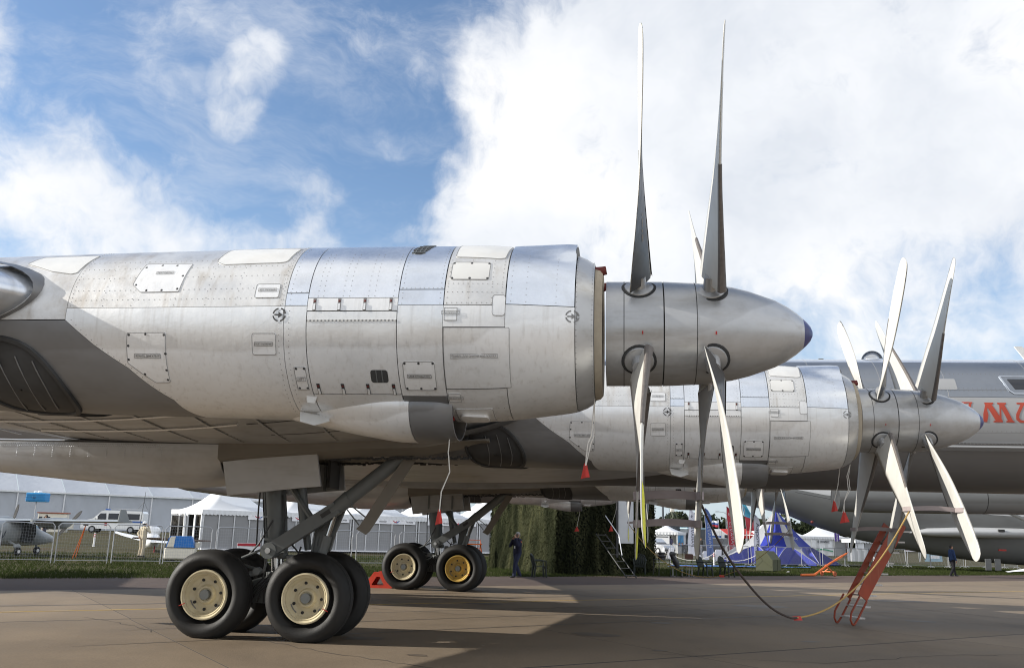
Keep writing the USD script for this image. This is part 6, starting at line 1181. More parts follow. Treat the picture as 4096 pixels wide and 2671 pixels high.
def rope(p, q, low, split, lab, r=.022, ms_=(m_hose, m_rope)):
    R_ = thing('rope', lab, 'rope'); n = 41; t = np.linspace(0, 1, n); P = p + np.outer(t, q - p); sag = 4 * t * (1 - t); mid = (p + q)[2] / 2; P[:, 2] -= sag * (mid - low)
    i = int(n * split); obj('line', tube(P[:i + 1], r, 7), ms_[0], R_); obj('line', tube(P[i:], r * .8, 7), ms_[1], R_, label='yellow end of the rope'); c = P[i]
    obj('red_tag', hull([c + [-.07, 0, .02], c + [.07, .02, .03], c + [.10, .01, -.04], c + [-.04, 0, -.05], c + [0, .04, 0]]), m_red, R_)
R_ = thing('rope', 'rope hanging from the nearest propeller, dark then yellow, to the right propeller', 'rope')
PR_ = np.array([(1.98,9.6,2.2),(2.08,9.68,2.03),(2.2,9.76,1.81),(2.39,9.91,1.52),(2.67,10.12,1.21),(2.96,10.34,.97),(3.2,10.52,.86),(3.34,10.63,.84),(3.66,10.87,.88),(4.09,11.2,1.03),(4.57,11.56,1.33),(5.0,11.88,1.7),(5.4,12.19,2.12)])
from scipy.interpolate import CubicSpline
cs_ = CubicSpline(np.arange(13), PR_); obj('line', tube(cs_(np.linspace(0, 7, 36)), .013, 7), m_hose, R_); obj('line', tube(cs_(np.linspace(7, 12, 26)), .010, 7), m_rope, R_, label='yellow end of the rope'); c_ = PR_[7]
obj('red_tag', hull([c_ + [-.05, 0, .015], c_ + [.05, .02, .02], c_ + [.07, .01, -.025], c_ + [-.03, 0, -.03], c_ + [0, .03, 0]]), m_red, R_)
rope(blade_at(*OF, 0, 3, -1, 2.0), blade_at(*IF, 1, 3, -2, 2.1), .55, .62, 'thin yellow rope sagging between the two far propellers', .011, (m_rope, m_rope))
def streamer(p, drops, lab, flag=(.10, .15), col=None, loop=True):
    S_ = thing('warning_streamer', lab, 'warning streamer'); P = [np.asarray(p, float)] + [np.asarray(p, float) + np.asarray(d) for d in drops]; obj('cord', tube(P, .0055, 5), m_cord, S_)
    if loop: obj('cord', tube([q + [.03 * math.sin(i), .0, 0] for i, q in enumerate(P)], .0045, 5), m_cord, S_)
    e_ = P[-1]; w, h_ = flag; obj('red_flag', hull([e_ + [-.012, 0, .02], e_ + [.012, 0, .02], e_ + [-w / 2, .01, -h_], e_ + [w / 2, -.01, -h_ * .85], e_ + [0, .03, -h_ * .7], e_ + [0, -.02, -h_ * .9]]), m_red, S_, smooth=False)
N_ = lambda E, u, dt, dz: l2w(E[0] + u, E[1] + dt, E[2] + dz)
streamer(N_(OE, -1.72, .12, -.84), [(-.01, 0, -.12), (-.02, 0, -.30), (.0, .01, -.48), (-.07, .02, -.66), (-.08, .02, -.84)], 'white cord with a red tag hanging from the nearest oil cooler plug', (.07, .12), loop=False)
streamer(N_(OE, -.40, .1, -.62), [(-.03, 0, -.35), (-.06, .0, -.42), (-.08, 0, -.62)], 'looped white cord with a red flag under the nearest engine lip', (.08, .12))
streamer(N_(IE, -.42, .1, -.68), [(-.06, 0, -.18), (-.05, 0, -.38), (-.12, 0, -.55), (-.13, 0, -.72)], 'white cord with a red flag under the right engine lip', (.14, .16)); streamer(N_(IE, -.50, -.2, -.68), [(-.05, 0, -.3), (-.12, 0, -.55)], 'second, shorter white cord and red flag under the right engine lip', (.10, .16), loop=False)
streamer(N_(OF, -.40, .1, -.62), [(-.05, 0, -.4), (-.22, 0, -.9)], 'white cord with a red flag below the farthest engine, by the ladder', (.16, .20), loop=False); streamer(N_(OF, -1.72, .12, -.84), [(-.05, 0, -.4), (-.12, 0, -.75)], 'faint cord and red flag below the farthest oil cooler before the dark netting', (.18, .16), loop=False)
# ------------------------------------------------------------------ feather flags and banners
def curve_grid(fn, nu=9, nv=25): return grid(fn, np.linspace(0, 1, nu), np.linspace(0, 1, nv))
def feather(o, lean, w, h_, mt, lab, word=None, tm=None, sz=.42, side=1, mirror=True, nm='feather_flag', round_top=True, z0=.3, emblem=True):
    F_ = thing(nm, lab, 'flag'); o = np.asarray(o, float); ex = np.array([.88, .47, 0.0]) * side; nz = np.array([.47, -.88, 0.0])
    wd = lambda v_: w * (np.clip((1 - v_) / .22, 0, 1) ** .6 * .92 + .08 if round_top else 1 + 0 * v_)
    def P(u, v_, off=0.0): x = u * wd(v_) + lean * v_; return o + np.outer(x, ex) + np.outer(.10 * np.sin(v_ * 5 + u * 2) * u + .03 * np.sin(u * 9 + v_ * 14) + off, nz) + np.c_[0 * v_, 0 * v_, z0 + v_ * (h_ - z0)]
    def fn(u, v_): return P(u, v_)
    cl = obj('cloth', curve_grid(fn), mt, F_, smooth=True)
    v = np.linspace(0, 1, 16); edge = P(np.zeros(16), v, .0); obj('pole', tube(np.vstack([[[*(o[:2]), 0]], edge]), .018, 6), m_galv, F_)
    if word:
        m_, f_ = text(word, sz, .004, False, True, mirror)
        v_ = refine((m_, f_), .12)[0]; f_ = refine((m_, f_), .12)[1]
        L_ = h_ - z0; vv = .46 + (v_[:, 0] * (1 if mirror else -1)) / L_; uu = .52 + (v_[:, 1] * (1)) / w
        if mirror: vv = .44 - v_[:, 0] / L_
        obj('lettering', (P(uu, vv, .02), f_), tm or m_txtw, cl, kind='stuff')
        if emblem:
            k = np.linspace(0, 5.2, 20); C = np.array([[.45 + .16 * math.cos(a), .84 + .025 * math.sin(a)] for a in k]); obj('emblem', tube(P(C[:, 0], C[:, 1], .02), .02, 5), tm or m_txtw, cl)
    return F_
feather((14.5, 73.2, 0), .25, .80, 3.95, m_flagw, 'white feather flag with dark mirrored lettering, left of the blue one', 'PARAVIS', m_txtk, .30)
feather((15.75, 72, 0), -.12, .72, 4.02, m_flagb, 'blue feather flag with white mirrored lettering', 'PARAVIS', m_txtw, .32)
feather((18.05, 74, 0), -.25, .75, 4.25, m_flagr, 'red feather flag with white mirrored lettering', 'PARAVIS', m_txtw, .34)
feather((17.75, 65.6, 0), .12, .60, 3.45, m_flagw, 'tall white feather flag with big dark vertical lettering before the blue tent', 'Аэротех', m_txtk, .36, mirror=False, z0=.55, emblem=False)
F_ = thing('striped_flag', 'tall curved flag, sky blue above red, behind the white lettered flag', 'flag'); 
for nm, mt, a, b in (('white_edge', m_flagw, .985, 1.0), ('sky_blue_cloth', m_flagc, .42, .985), ('red_cloth', m_flagr, .0, .42)):
    obj(nm, curve_grid(lambda u, v_, a=a, b=b: (lambda w: np.array([19.55, 75, 0]) + np.outer(u * (.30 + 1.0 * (1 - w)) + .35 * (1 - w) ** 1.2 - .15, [.9, .3, 0]) + np.outer(.08 * np.sin(w * 7 + u * 3), [.3, -.9, 0]) + np.c_[0 * w, 0 * w, 2.4 + 2.75 * w - .55 * u * w])(a + (b - a) * v_)), mt, F_, smooth=True)
obj('pole', tube([(19.9, 75.1, 0), (19.75, 75.1, 2.5), (19.5, 75.05, 5.15)], .025, 6), m_galv, F_)
F_ = thing('tricolour_flag', 'white, blue and red striped flag on a thin pole above the trees', 'flag')
for k, mt in enumerate((m_flagr, m_bluel, m_flagw)): obj('stripe', curve_grid(lambda u, v_, k=k: np.c_[24.75 + .82 * u, 110 + .10 * np.sin(u * 6), 3.02 + .24 * (k + v_) + .05 * np.sin(u * 6) + .06 * u]), mt, F_, smooth=True)
obj('pole', cyl((25.6, 110, 0), (25.6, 110, 3.9), .03), m_galv, F_)
F_ = thing('purple_banner', 'small purple banner with white lettering in front of the big white tent', 'flag'); obj('cloth', curve_grid(lambda u, v_: np.c_[37.72 + .55 * u, 105 + .05 * np.sin(v_ * 6), 1.75 + 1.25 * v_ + .02 * u]), m_flagp, F_, smooth=True); obj('pole', cyl((37.72, 105, 0), (37.72, 105, 3.05), .025), m_galv, F_)
m_, f_ = text('Оборонпром', .16, .004); obj('lettering', to_plane((m_, f_), (38.0, 104.92, 2.4), (0, 0, -1), (1, 0, 0), (0, -1, 0)), m_txtw, F_, kind='stuff')
F_ = feather((31.65, 83, 0), .12, .42, 2.65, m_flagw, 'white feather flag with dark lettering left of the small tent at right', 'Аэротех', m_txtk, .26, mirror=False, emblem=False)
for x_, y_, h_, mt, lab in ((24.2, 92, 4.4, m_flagc, 'tiny pale blue flag left of the star tent peak'), (28.4, 97, 4.2, m_flagr, 'small red flag above the right slope of the star tent')):
    F_ = thing('small_flag', lab, 'flag'); obj('cloth', curve_grid(lambda u, v_: np.c_[x_ + .9 * u, y_ + .08 * np.sin(u * 7), h_ - .4 + .4 * v_ - .12 * u], 7, 5), mt, F_, smooth=True); obj('pole', cyl((x_, y_, 0), (x_, y_, h_ + .1), .03), m_galv, F_)

# ------------------------------------------------------------------ blue and silver star tent
stt = thing('star_tent', 'pointed royal blue and silver star-shaped exhibition tent', 'tent'); SP = np.array([20.0, 67.6]); PK = 3.95
legs = [(200, 5.6), (250, 4.3), (300, 4.0), (345, 4.6), (35, 4.6), (90, 4.6), (145, 4.6)]
la_ = [(D2(a), r) for a, r in legs]
def ridge(a, r, t): return np.c_[SP[0] + math.cos(a) * r * t, SP[1] + math.sin(a) * r * t, PK * (1 - t) ** 1.55]
for k in range(len(la_)):
    (a0, r0), (a1, r1) = la_[k], la_[(k + 1) % len(la_)]
    def pan(u, v_, a0=a0, r0=r0, a1=a1, r1=r1):
        p0, p1 = np.vstack([ridge(a0, r0, t)[0] for t in v_]), np.vstack([ridge(a1, r1, t)[0] for t in v_]); q = p0 * (1 - u[:, None]) + p1 * u[:, None]; b = 4 * u * (1 - u)
        c = np.c_[SP[0] + 0 * u, SP[1] + 0 * u, q[:, 2]]; pull = (1 - .38 * b * v_ ** 1.2)[:, None]; q = c + (q - c) * pull; q[:, 2] = q[:, 2] + b * v_ ** 2.2 * 1.25; return q
    mts = [m_silver, m_royal][k % 2]
    m1 = .5
    obj('roof_panel', grid(lambda u, v_: pan(u * .5, v_), np.linspace(0, 1, 9), np.linspace(.0, 1, 16)), [m_silver, m_royal, m_royal, m_silver, m_royal, m_silver, m_silver][k], stt, smooth=True); obj('roof_panel', grid(lambda u, v_: pan(.5 + u * .5, v_), np.linspace(0, 1, 9), np.linspace(.0, 1, 16)), [m_royal, m_silver, m_royal, m_silver, m_royal, m_silver, m_silver][k], stt, smooth=True)
    us_ = np.linspace(.04, .96, 15); top = pan(us_, np.ones(15)); bot = top.copy(); bot[:, 2] = 0
    wv = top + (bot - top) * 0; obj('side_wall', loft([np.array([t_, b_]) for t_, b_ in zip(top * [1, 1, .985], bot)], closed=False, caps=False), m_royal, stt, smooth=60); obj('edge_piping', tube(top, .018, 5), m_silver, stt)
tv, tf = text('Аэротех', .26, .004); A_, B_ = la_[2], la_[3]
def on_panel(k, u, v_, off):
    (a0, r0), (a1, r1) = la_[k], la_[(k + 1) % len(la_)]; p0, p1 = ridge(a0, r0, v_)[0], ridge(a1, r1, v_)[0]; q = p0 * (1 - u) + p1 * u; b = 4 * u * (1 - u); c = np.array([SP[0], SP[1], q[2]]); q = c + (q - c) * (1 - .38 * b * v_ ** 1.2); q[2] += b * v_ ** 2.2 * 1.25; return q
q0_ = on_panel(1, .74, .40, 0); ea = on_panel(1, .95, .40, 0) - on_panel(1, .55, .40, 0); ea /= np.linalg.norm(ea); eb = on_panel(1, .74, .30, 0) - on_panel(1, .74, .52, 0); eb -= ea * (ea @ eb); eb /= np.linalg.norm(eb); ec = np.cross(ea, eb)
obj('lettering', to_plane((tv, tf), q0_ + ec * .10, ea, eb, ec), m_txtw, stt, kind='stuff')
gs = obj('groundsheet', grid(lambda u, v_: np.c_[9.6 + 9.5 * u + 1.0 * v_, 54.6 + 3.6 * u + 2.3 * v_, .015 + .05 * meshkit.noise(np.stack([u * 14, v_ * 4, u * 0], -1))], np.linspace(0, 1, 40), np.linspace(0, 1, 8)), m_tarp, smooth=True); tag(gs, 'crumpled bright blue groundsheet lying on the grass behind the barriers', 'groundsheet')
for k, (p, q) in enumerate((((13.6, 60, .72), (16.2, 59.3, .72)), ((16.2, 59.3, .72), (18.4, 60.2, .1)), ((11.0, 61.0, .6), (13.6, 60, .72)))):
    t = np.linspace(0, 1, 13); P = np.array(p) + np.outer(t, np.subtract(q, p)); P[:, 2] -= 4 * t * (1 - t) * .42; o = obj('rope_barrier', tube(P, .022, 5), m_cord); tag(o, ['pale rope slung between the two banded posts', 'pale rope running right from the banded post to behind the olive box', 'pale rope running left from the banded post'][k], 'rope')
# A-boards
for k, (x_, y_, w, h_, rz) in enumerate(((13.0, 73, .42, .88, .3), (15.2, 72.5, .30, .40, .2), (15.8, 73, .55, .70, .4), (16.8, 73.2, .55, .84, .4))):
    b_ = thing('sandwich_board', ['white information board leaning left of the white flag', 'small white board near the propeller tip', 'plain white sandwich board under the blue flag', 'white rounded sandwich board with pale print left of the blue tent'][k], 'board', loc=(x_, y_, 0), rotz=rz)
    for s in (1, -1): obj('panel', to_plane(prism(sbox(-w / 2, .02, w / 2, h_).buffer(-.06).buffer(.06), .02), (0, s * .22, 0), (1, 0, 0), (.25 * 1, -s * .22 / h_, 1), (0, -1, 0)), m_flagw, b_)
    for j in range(4): obj('print_line', to_plane(bx((0, 0, 0), (w * .6, .03, .003)), (.05 + .25 * h_ * (.4 + .12 * j), -.22 + .22 * (.4 + .12 * j) - .012, h_ * (.4 + .12 * j)), (1, 0, 0), (.25, .2, 1), (0, -1, 0)), m_ltblue, b_)
# ------------------------------------------------------------------ canopy tent, vehicles
cy = thing('canopy_tent', 'small white canopy tent with blue posters beside the white flag', 'tent'); T = BAS((15.35, 99.9, 0), np.array([.95, -.3, 0]), np.array([.45, .9, 0])); pagoda_roof(cy, T, 3.3, 3.6, 2.25, 3.0, 3)
for x_, y in ((0, 0), (3.3, 0), (0, 3.6), (3.3, 3.6)): obj('post', T(cyl((x_, y, 0), (x_, y, 2.25), .05, .05, 8)), m_whitep, cy)
obj('side_wall', T(bx((3.28, 1.8, 1.1), (.04, 3.4, 2.2))), m_tentw, cy); obj('back_wall', T(bx((1.65, 3.58, 1.1), (3.2, .04, 2.2))), m_tentw, cy); obj('front_wall', T(bx((1.3, .02, .95), (2.3, .04, 1.9))), m_tentw, cy); obj('dark_gap', T(bx((1.2, -.01, 1.72), (2.2, .03, .10))), m_blackp, cy)
m_post = mat('blue_poster_print', (.05, .22, .42), .5, var=.5, scale=2.5, dirt=(.45, .55, .60), dirt_amt=.6); m_post2 = mat('orange_poster_print', (.42, .14, .05), .5, var=.3, scale=6)
for y0 in (.1, 1.3): p_ = obj('poster', T(bx((3.33, y0 + .55, 1.35), (.02, 1.05, 1.15))), m_post, cy); obj('poster_picture', T(bx((3.345, y0 + .5, .98), (.01, .5, .3))), m_post2, p_)
def car(lab, loc, rz, body, L_=4.3, h_=1.5, cat='car', nm='parked_car'):
    c = thing(nm, lab, cat, loc=loc, rotz=rz); s = Polygon([(-L_ / 2, .35), (-L_ / 2 - .02, .8), (-L_ * .38, h_ * .62), (-L_ * .25, h_ * .97), (L_ * .10, h_), (L_ * .26, h_ * .66), (L_ * .46, h_ * .54), (L_ / 2, .6), (L_ / 2, .3)]).buffer(.05).buffer(-.02)
    S = []; obj('body', to_plane(prism(s, 1.66), (0, .83, 0), (1, 0, 0), (0, 0, 1), (0, -1, 0)), body, c, smooth=30)
    for sy in (.84, -.84):
        obj('side_glass', to_plane(prism(Polygon([(-L_ * .33, h_ * .66), (-L_ * .23, h_ * .92), (L_ * .08, h_ * .94), (L_ * .2, h_ * .68)]), .02), (0, sy + .01, 0), (1, 0, 0), (0, 0, 1), (0, -1, 0)), m_dglass, c)
        for wx in (-L_ * .31, L_ * .31): w_ = obj('wheel', move(lathe([(-.1, .16), (-.11, .28), (-.05, .32), (.05, .32), (.11, .28), (.1, .16)], 20, 'y'), (wx, sy * .92, .32)), m_tyre, c); obj('hub', move(lathe([(-.09, .001), (-.09, .17), (.09, .17), (.09, .001)], 14, 'y'), (wx, sy * .96, .32)), m_alu, w_)
        obj('headlight', bx((L_ / 2 + .02, sy * .7, .68), (.06, .28, .14), .02), m_alu, c)
    obj('windscreen', hull([(L_ * .10, -.72, h_ * .97), (L_ * .10, .72, h_ * .97), (L_ * .27, -.76, h_ * .69), (L_ * .27, .76, h_ * .69), (L_ * .13, 0, h_ * .8)]), m_dglass, c); obj('bumper', bx((L_ / 2 + .03, 0, .42), (.10, 1.6, .18), .03), m_blackp, c); return c
car('silver car nose-on in front of the canopy tent', (15.2, 94.5, 0), D2(-50), mat('silver_car_paint', (.50, .52, .55), .3, metal=.4, coat=.4)); car('dark car with a rounded rear behind the red flag', (22.4, 96.5, 0), D2(60), mat('black_car_paint', (.02, .02, .024), .2, coat=.6), h_=1.75)
car('dark green car behind the blue flag', (20.6, 99.0, 0), D2(100), mat('dark_car_paint', (.03, .035, .035), .25, coat=.5))
bx_ = thing('dark_trailer', 'dark grey box trailer with a pale ring emblem behind the flags', 'trailer', loc=(21.2, 103, 0), rotz=.25); obj('box', bx((0, 0, 1.5), (2.6, 1.9, 2.3), .04), m_container, bx_); obj('blue_roof', bx((0, 0, 2.72), (2.66, 1.95, .16), .02), m_ltblue, bx_); obj('ring_emblem', move(lathe([(-.02, .28), (-.02, .36), (.0, .36), (.0, .28)], 28, 'y'), (-.55, -.97, 1.3)), m_alu, bx_)
for x_ in (-.7, .7): obj('wheel', move(lathe([(-.1, .16), (-.1, .32), (.1, .32), (.1, .16)], 18, 'y'), (x_, -.85, .32)), m_tyre, bx_)
cv = thing('camper_van', 'white camper van with blue trim behind the blue flag', 'van', loc=(25.6, 112, 0), rotz=.2); obj('body', bx((0, 0, 1.55), (4.6, 2.0, 2.3), .12), m_whitep, cv); obj('blue_trim', bx((-.3, -1.005, 1.85), (1.4, .02, .35)), m_bluel, cv); obj('window', bx((1.2, -1.005, 1.9), (.9, .02, .5)), m_dglass, cv); obj('roof_pod', bx((.2, 0, 2.75), (3.0, 1.5, .14), .05), m_whitep, cv)
for x_ in (-1.4, 1.5): obj('wheel', move(lathe([(-.1, .16), (-.1, .34), (.1, .34), (.1, .16)], 18, 'y'), (x_, -.92, .34)), m_tyre, cv)
rk = thing('red_stall', 'bright red market stall roof and counter behind the red flag', 'stall', loc=(24.4, 96.5, 0), rotz=.2); obj('awning', loft([np.array([(-1.5, -.9, 2.1), (1.5, -.9, 2.2), (1.5, .9, 2.75), (-1.5, .9, 2.65)]), np.array([(-1.5, -.9, 2.16), (1.5, -.9, 2.26), (1.5, .9, 2.81), (-1.5, .9, 2.71)])]), m_red, rk, smooth=10); obj('valance', bx((0, -.92, 1.95), (3.0, .03, .34)), m_red, rk); obj('counter', bx((0, -.7, .5), (2.8, .5, 1.0), .02), m_flagr, rk); obj('counter_sign', bx((-.6, -.97, 1.0), (.7, .02, .4)), m_flagw, rk)
for x_ in (-1.4, 1.4): obj('post', cyl((x_, -.85, 0), (x_, -.85, 2.1), .04), m_galv, rk); obj('post', cyl((x_, .85, 0), (x_, .85, 2.6), .04), m_galv, rk)
# ------------------------------------------------------------------ white tents at right
w1 = thing('exhibition_tent', 'large white exhibition tent with dark lettering on its wall', 'tent'); T = BAS((36.5, 112.4, 0), np.array([.97, .05, 0]), np.array([.15, .98, 0])); pagoda_roof(w1, T, 5.9, 5.6, 2.25, 3.95, 6)
obj('front_wall', T(grid(lambda u, v_: np.c_[.1 + u * 3.7, .02 + .02 * np.sin(u * 20), v_ * (1.5 + .5 * np.sin(u * 3.14))], np.linspace(0, 1, 17), np.linspace(0, 1, 5))), m_tentw, w1, smooth=True); obj('arch_wall', T(bx((1.95, .10, 1.1), (3.8, .03, 2.2))), m_tentw, w1); obj('grey_wall', T(bx((4.9, .30, 1.0), (2.0, .03, 2.0))), m_wallg, w1); obj('open_flap', T(hull([(5.4, -.05, 1.9), (5.8, -.05, .2), (5.5, -.1, .2), (5.42, 0, 1.9)])), mat('dark_flap', (.12, .08, .08), .8), w1)
for x_ in (0, 3.85, 5.85): obj('post', T(cyl((x_, 0, 0), (x_, 0, 2.3), .05)), m_whitep, w1)
obj('lettering', T(to_plane(text('Е ЭНИКС', .26, .01, True), (2.65, -.06, 1.66), (1, 0, 0), (0, 0, 1), (0, -1, 0))), m_txtk, w1, kind='stuff'); obj('green_stripe', T(grid(lambda u, v_: np.c_[1.6 + u * 2.2, -.08 + 0 * u, .55 + .12 * np.sin(u * 4) + v_ * .14], np.linspace(0, 1, 14), np.linspace(0, 1, 2))), mat('green_print', (.02, .25, .12), .6), w1)
w2 = thing('pagoda_tent', 'white pagoda tent with a tall sharp peak behind the blue star tent', 'tent'); T = BAS((28.2, 103.5, 0), np.array([.99, .1, 0]), np.array([-.1, .99, 0])); pagoda_roof(w2, T, 6.6, 5.6, 2.2, 4.55, 9); obj('front_wall', T(bx((3.3, .03, 1.1), (6.4, .04, 2.2))), m_tentw, w2)
for x_ in (0, 6.6): obj('post', T(cyl((x_, 0, 0), (x_, 0, 2.2), .05)), m_whitep, w2)
w3 = thing('pagoda_tent', 'small white tent with a grey doorway at right, behind the barriers', 'tent'); T = BAS((31.9, 83.2, 0), np.array([.99, .12, 0]), np.array([-.12, .99, 0])); pagoda_roof(w3, T, 2.9, 2.6, 1.95, 2.62, 4); obj('front_wall', T(bx((.35, .03, 1.0), (.7, .03, 1.95))), m_tentw, w3); obj('door_panel', T(bx((1.15, .02, .98), (.82, .03, 1.6))), m_wallg, w3); obj('door_panel', T(bx((2.05, .02, .98), (.82, .03, 1.6))), m_wallg, w3); obj('side_wall', T(bx((2.88, 1.3, 1.0), (.03, 2.5, 1.95))), m_tentw, w3)
wb_ = thing('white_screen', 'low white cloth screen standing in front of the small right tent', 'screen', loc=(31.5, 82.2, 0), rotz=.05); obj('cloth', grid(lambda u, v_: np.c_[-.9 + 1.9 * u, .05 * np.sin(u * 22), .02 + 1.15 * v_], np.linspace(0, 1, 40), np.linspace(0, 1, 4)), m_tentw, wb_, smooth=True); obj('top_rail', cyl((-.9, 0, 1.17), (1.0, 0, 1.17), .02), m_galv, wb_)
hb = thing('hoarding', 'low white and red advertising hoarding far off under the transport tail', 'banner', loc=(39.9, 90, 0), rotz=.06); obj('board', bx((0, 0, 1.15), (1.5, .04, .38)), m_flagw, hb)
for k in range(3): obj('red_block', bx((-.5 + k * .5, -.03, 1.15), (.22, .012, .16)), m_flagr, hb)
for x_ in (-.7, .7): obj('post', cyl((x_, .03, 0), (x_, .03, 1.1), .03), m_galv, hb)
hb2 = thing('blue_hoarding', 'blue board far off right of the white and red hoarding', 'banner', loc=(42.4, 92, 0), rotz=.06); obj('board', bx((0, 0, 1.15), (1.7, .04, .4)), m_bluel, hb2); obj('post', cyl((-.8, .03, 0), (-.8, .03, 1.1), .03), m_galv, hb2); obj('post', cyl((.8, .03, 0), (.8, .03, 1.1), .03), m_galv, hb2)
hb3 = thing('banner', 'pale blue printed banner hung on the far barriers behind the propeller tip', 'banner', loc=(41.5, 89.0, 0), rotz=.4); obj('cloth', bx((0, 0, .5), (2.3, .02, .85)), m_ltblue, hb3); obj('print', bx((.2, -.015, .5), (1.2, .01, .3)), m_flagw, hb3)
# crane claw on the skyline
SC = lambda m: (vf(m)[0] * [1.27, 1.27, 1.27] - [0, 0, .46], vf(m)[1])
cr = thing('crane_grab', 'dark green hydraulic crane grab on a slim boom above the canopy tent', 'crane', loc=(19.6, 108.0, 0)); obj('mast', SC(cyl((-.85, 0, 0), (-.85, 0, 5.6), .11, .09, 8)), m_container, cr); obj('boom', SC(cyl((-.85, 0, 5.2), (.05, 0, 4.9), .07)), mat('grab_green', (.045, .055, .03), .6), cr); obj('rotator', SC(bx((.0, 0, 4.15), (.42, .3, .34), .06, .4)), m_cream, cr); obj('hanger', SC(cyl((0, 0, 4.9), (0, 0, 4.3), .05)), m_blackp, cr)
for s in (-1, 1): obj('claw', SC(tube([(0, 0, 3.98), (s * .30, .05, 3.70), (s * .42, .05, 3.40), (s * .18, .05, 3.05), (s * .06, 0, 2.8)], [.10, .12, .12, .10, .05], 8)), mat('grab_green', (.045, .055, .03), .6), cr); obj('claw', SC(tube([(0, s * .1, 3.95), (.05, s * .40, 3.5), (0, s * .1, 2.9)], [.09, .11, .05], 8)), mat('grab_green', (.045, .055, .03), .6), cr)
obj('load', SC(blend(sub_limb([((-.3, 0, 2.9), .22), ((.3, .1, 2.85), .25)]) + sub_limb([((-.7, 0, 2.55), .25), ((.6, .1, 2.5), .3)]), .1, 2)), mat('dark_scrap', (.05, .06, .07), .7, var=.5, scale=5), cr)
o2 = thing('orange_stepladder', 'pinkish orange folding steps standing left of the camouflage netting', 'ladder', loc=(-1.6, 45.0, 0), rotz=.3)
for x_ in (-.35, .35): obj('leg', cyl((x_ - .2, -.35, 0), (x_, 0, 1.1), .025), m_orange, o2); obj('leg', cyl((x_ + .3, .35, 0), (x_, 0, 1.1), .025), m_orange, o2)
for k in range(4): obj('step', bx((-.15 + .04 * k, -.30 + .08 * k, .18 + .25 * k), (.7, .12, .03)), m_orange, o2)
obj('top_platform', bx((0, 0, 1.1), (.8, .25, .05)), m_orange, o2); obj('guard_rail', tube([(-.35, 0, 1.1), (-.35, 0, 1.3), (.35, 0, 1.3), (.35, 0, 1.1)], .02, 6), m_orange, o2)

# ------------------------------------------------------------------ grey transport aircraft behind the nose
tp = thing('transport_aircraft', 'big grey jet transport with a rising tail, parked behind the bomber nose at right', 'aircraft'); m_tg = mat('transport_grey', (.135, .14, .14), .4, metal=.1, var=.05, scale=.5, dirt=(.10, .10, .098), dirt_amt=.5, streak=((.3, 4, 4), (.11, .11, .108), .3)); m_tw = mat('transport_light_grey', (.42, .43, .44), .35, var=.03, scale=.6)
FX = [(12, 4.6, 6.4, .5), (16, 4.35, 6.6, 1.0), (20, 3.46, 6.65, 1.45), (22, 2.66, 6.6, 1.7), (24.85, 1.87, 6.5, 2.0), (27.2, 1.42, 6.4, 2.1), (29.7, 1.0, 6.3, 2.15), (33, .60, 6.2, 2.2), (36, .45, 6.1, 2.2), (46, .45, 6.1, 2.2), (54, .8, 5.6, 1.6), (57, 2.4, 4.0, .4)]
def fsec(x_, zb, zt, w, a0, a1, n=20):
    k = np.linspace(a0, a1, n); return np.stack([np.full(n, x_), 64.2 + (x_ - 27) * -.10 - w * np.cos(k), (zb + zt) / 2 + (zt - zb) / 2 * np.sin(k)], 1)
for nm, a0, a1, mt in (('fuselage_lower_skin', -math.pi / 2 - .05, .12, m_tg), ('fuselage_upper_skin', .125, math.pi / 2 + .05, m_tw), ('fuselage_far_skin', math.pi / 2 + .055, 3 * math.pi / 2 - .055, m_tw)): obj(nm, loft([fsec(*s, a0, a1) for s in FX], closed=False, caps=False), mt, tp, smooth=60)
k_ = np.linspace(0, 2 * np.pi, 29)[:-1]
def nsec(x_, r, y=50.5, z_=None): zc = 4.12 + (x_ - 18.5) * .016 if z_ is None else z_; return np.stack([np.full(28, x_), y - (x_ - 23) * .12 + r * np.cos(k_), zc + r * np.sin(k_)], 1)
ng = obj('engine_pod', loft([nsec(x_, r) for x_, r in ((18.5, .74), (19, .78), (21, .82), (24, .84), (26.2, .84))], caps=False), m_tg, tp, smooth=60); obj('engine_cowl', loft([nsec(x_, r) for x_, r in ((26.24, .84), (28.5, .86), (30, .84), (30.6, .74), (30.3, .60))], caps=False), m_tg, ng, smooth=60); obj('pod_joint', loft([nsec(26.19, .832), nsec(26.25, .832)], caps=False), m_seam, ng); obj('exhaust', loft([nsec(18.52, .72), nsec(19.2, .55)], caps=True), m_soot, ng)
obj('pylon', loft([np.array([(20 + a, 50.9, 4.8), (28 + a, 50.0, 4.9), (28 + a, 50.3, 4.9), (20 + a, 51.2, 4.8)]) + [0, 0, a] for a in (0, 1.2)]), m_tg, ng, smooth=20)
obj('gear_sponson', loft([np.stack([np.full(24, x_), 61.7 + w * -np.cos(k_[:24] * 28 / 24), zc + h_ * np.sin(k_[:24] * 28 / 24)], 1) for x_, w, h_, zc in ((27.3, .05, .05, 2.45), (28.5, .45, .26, 2.5), (31, .75, .34, 2.55), (36, .85, .38, 2.6), (44, .7, .3, 2.55))]), m_tw, tp, smooth=60); obj('sponson_vent', bx((33.1, 60.93, 2.72), (.42, .1, .16)), m_seam, tp)
for x_ in (29.0, 29.6): obj('gear_door', bx((x_ + 1.6, 58.2, .55), (.38, .06, .7), .01), m_tg, tp)
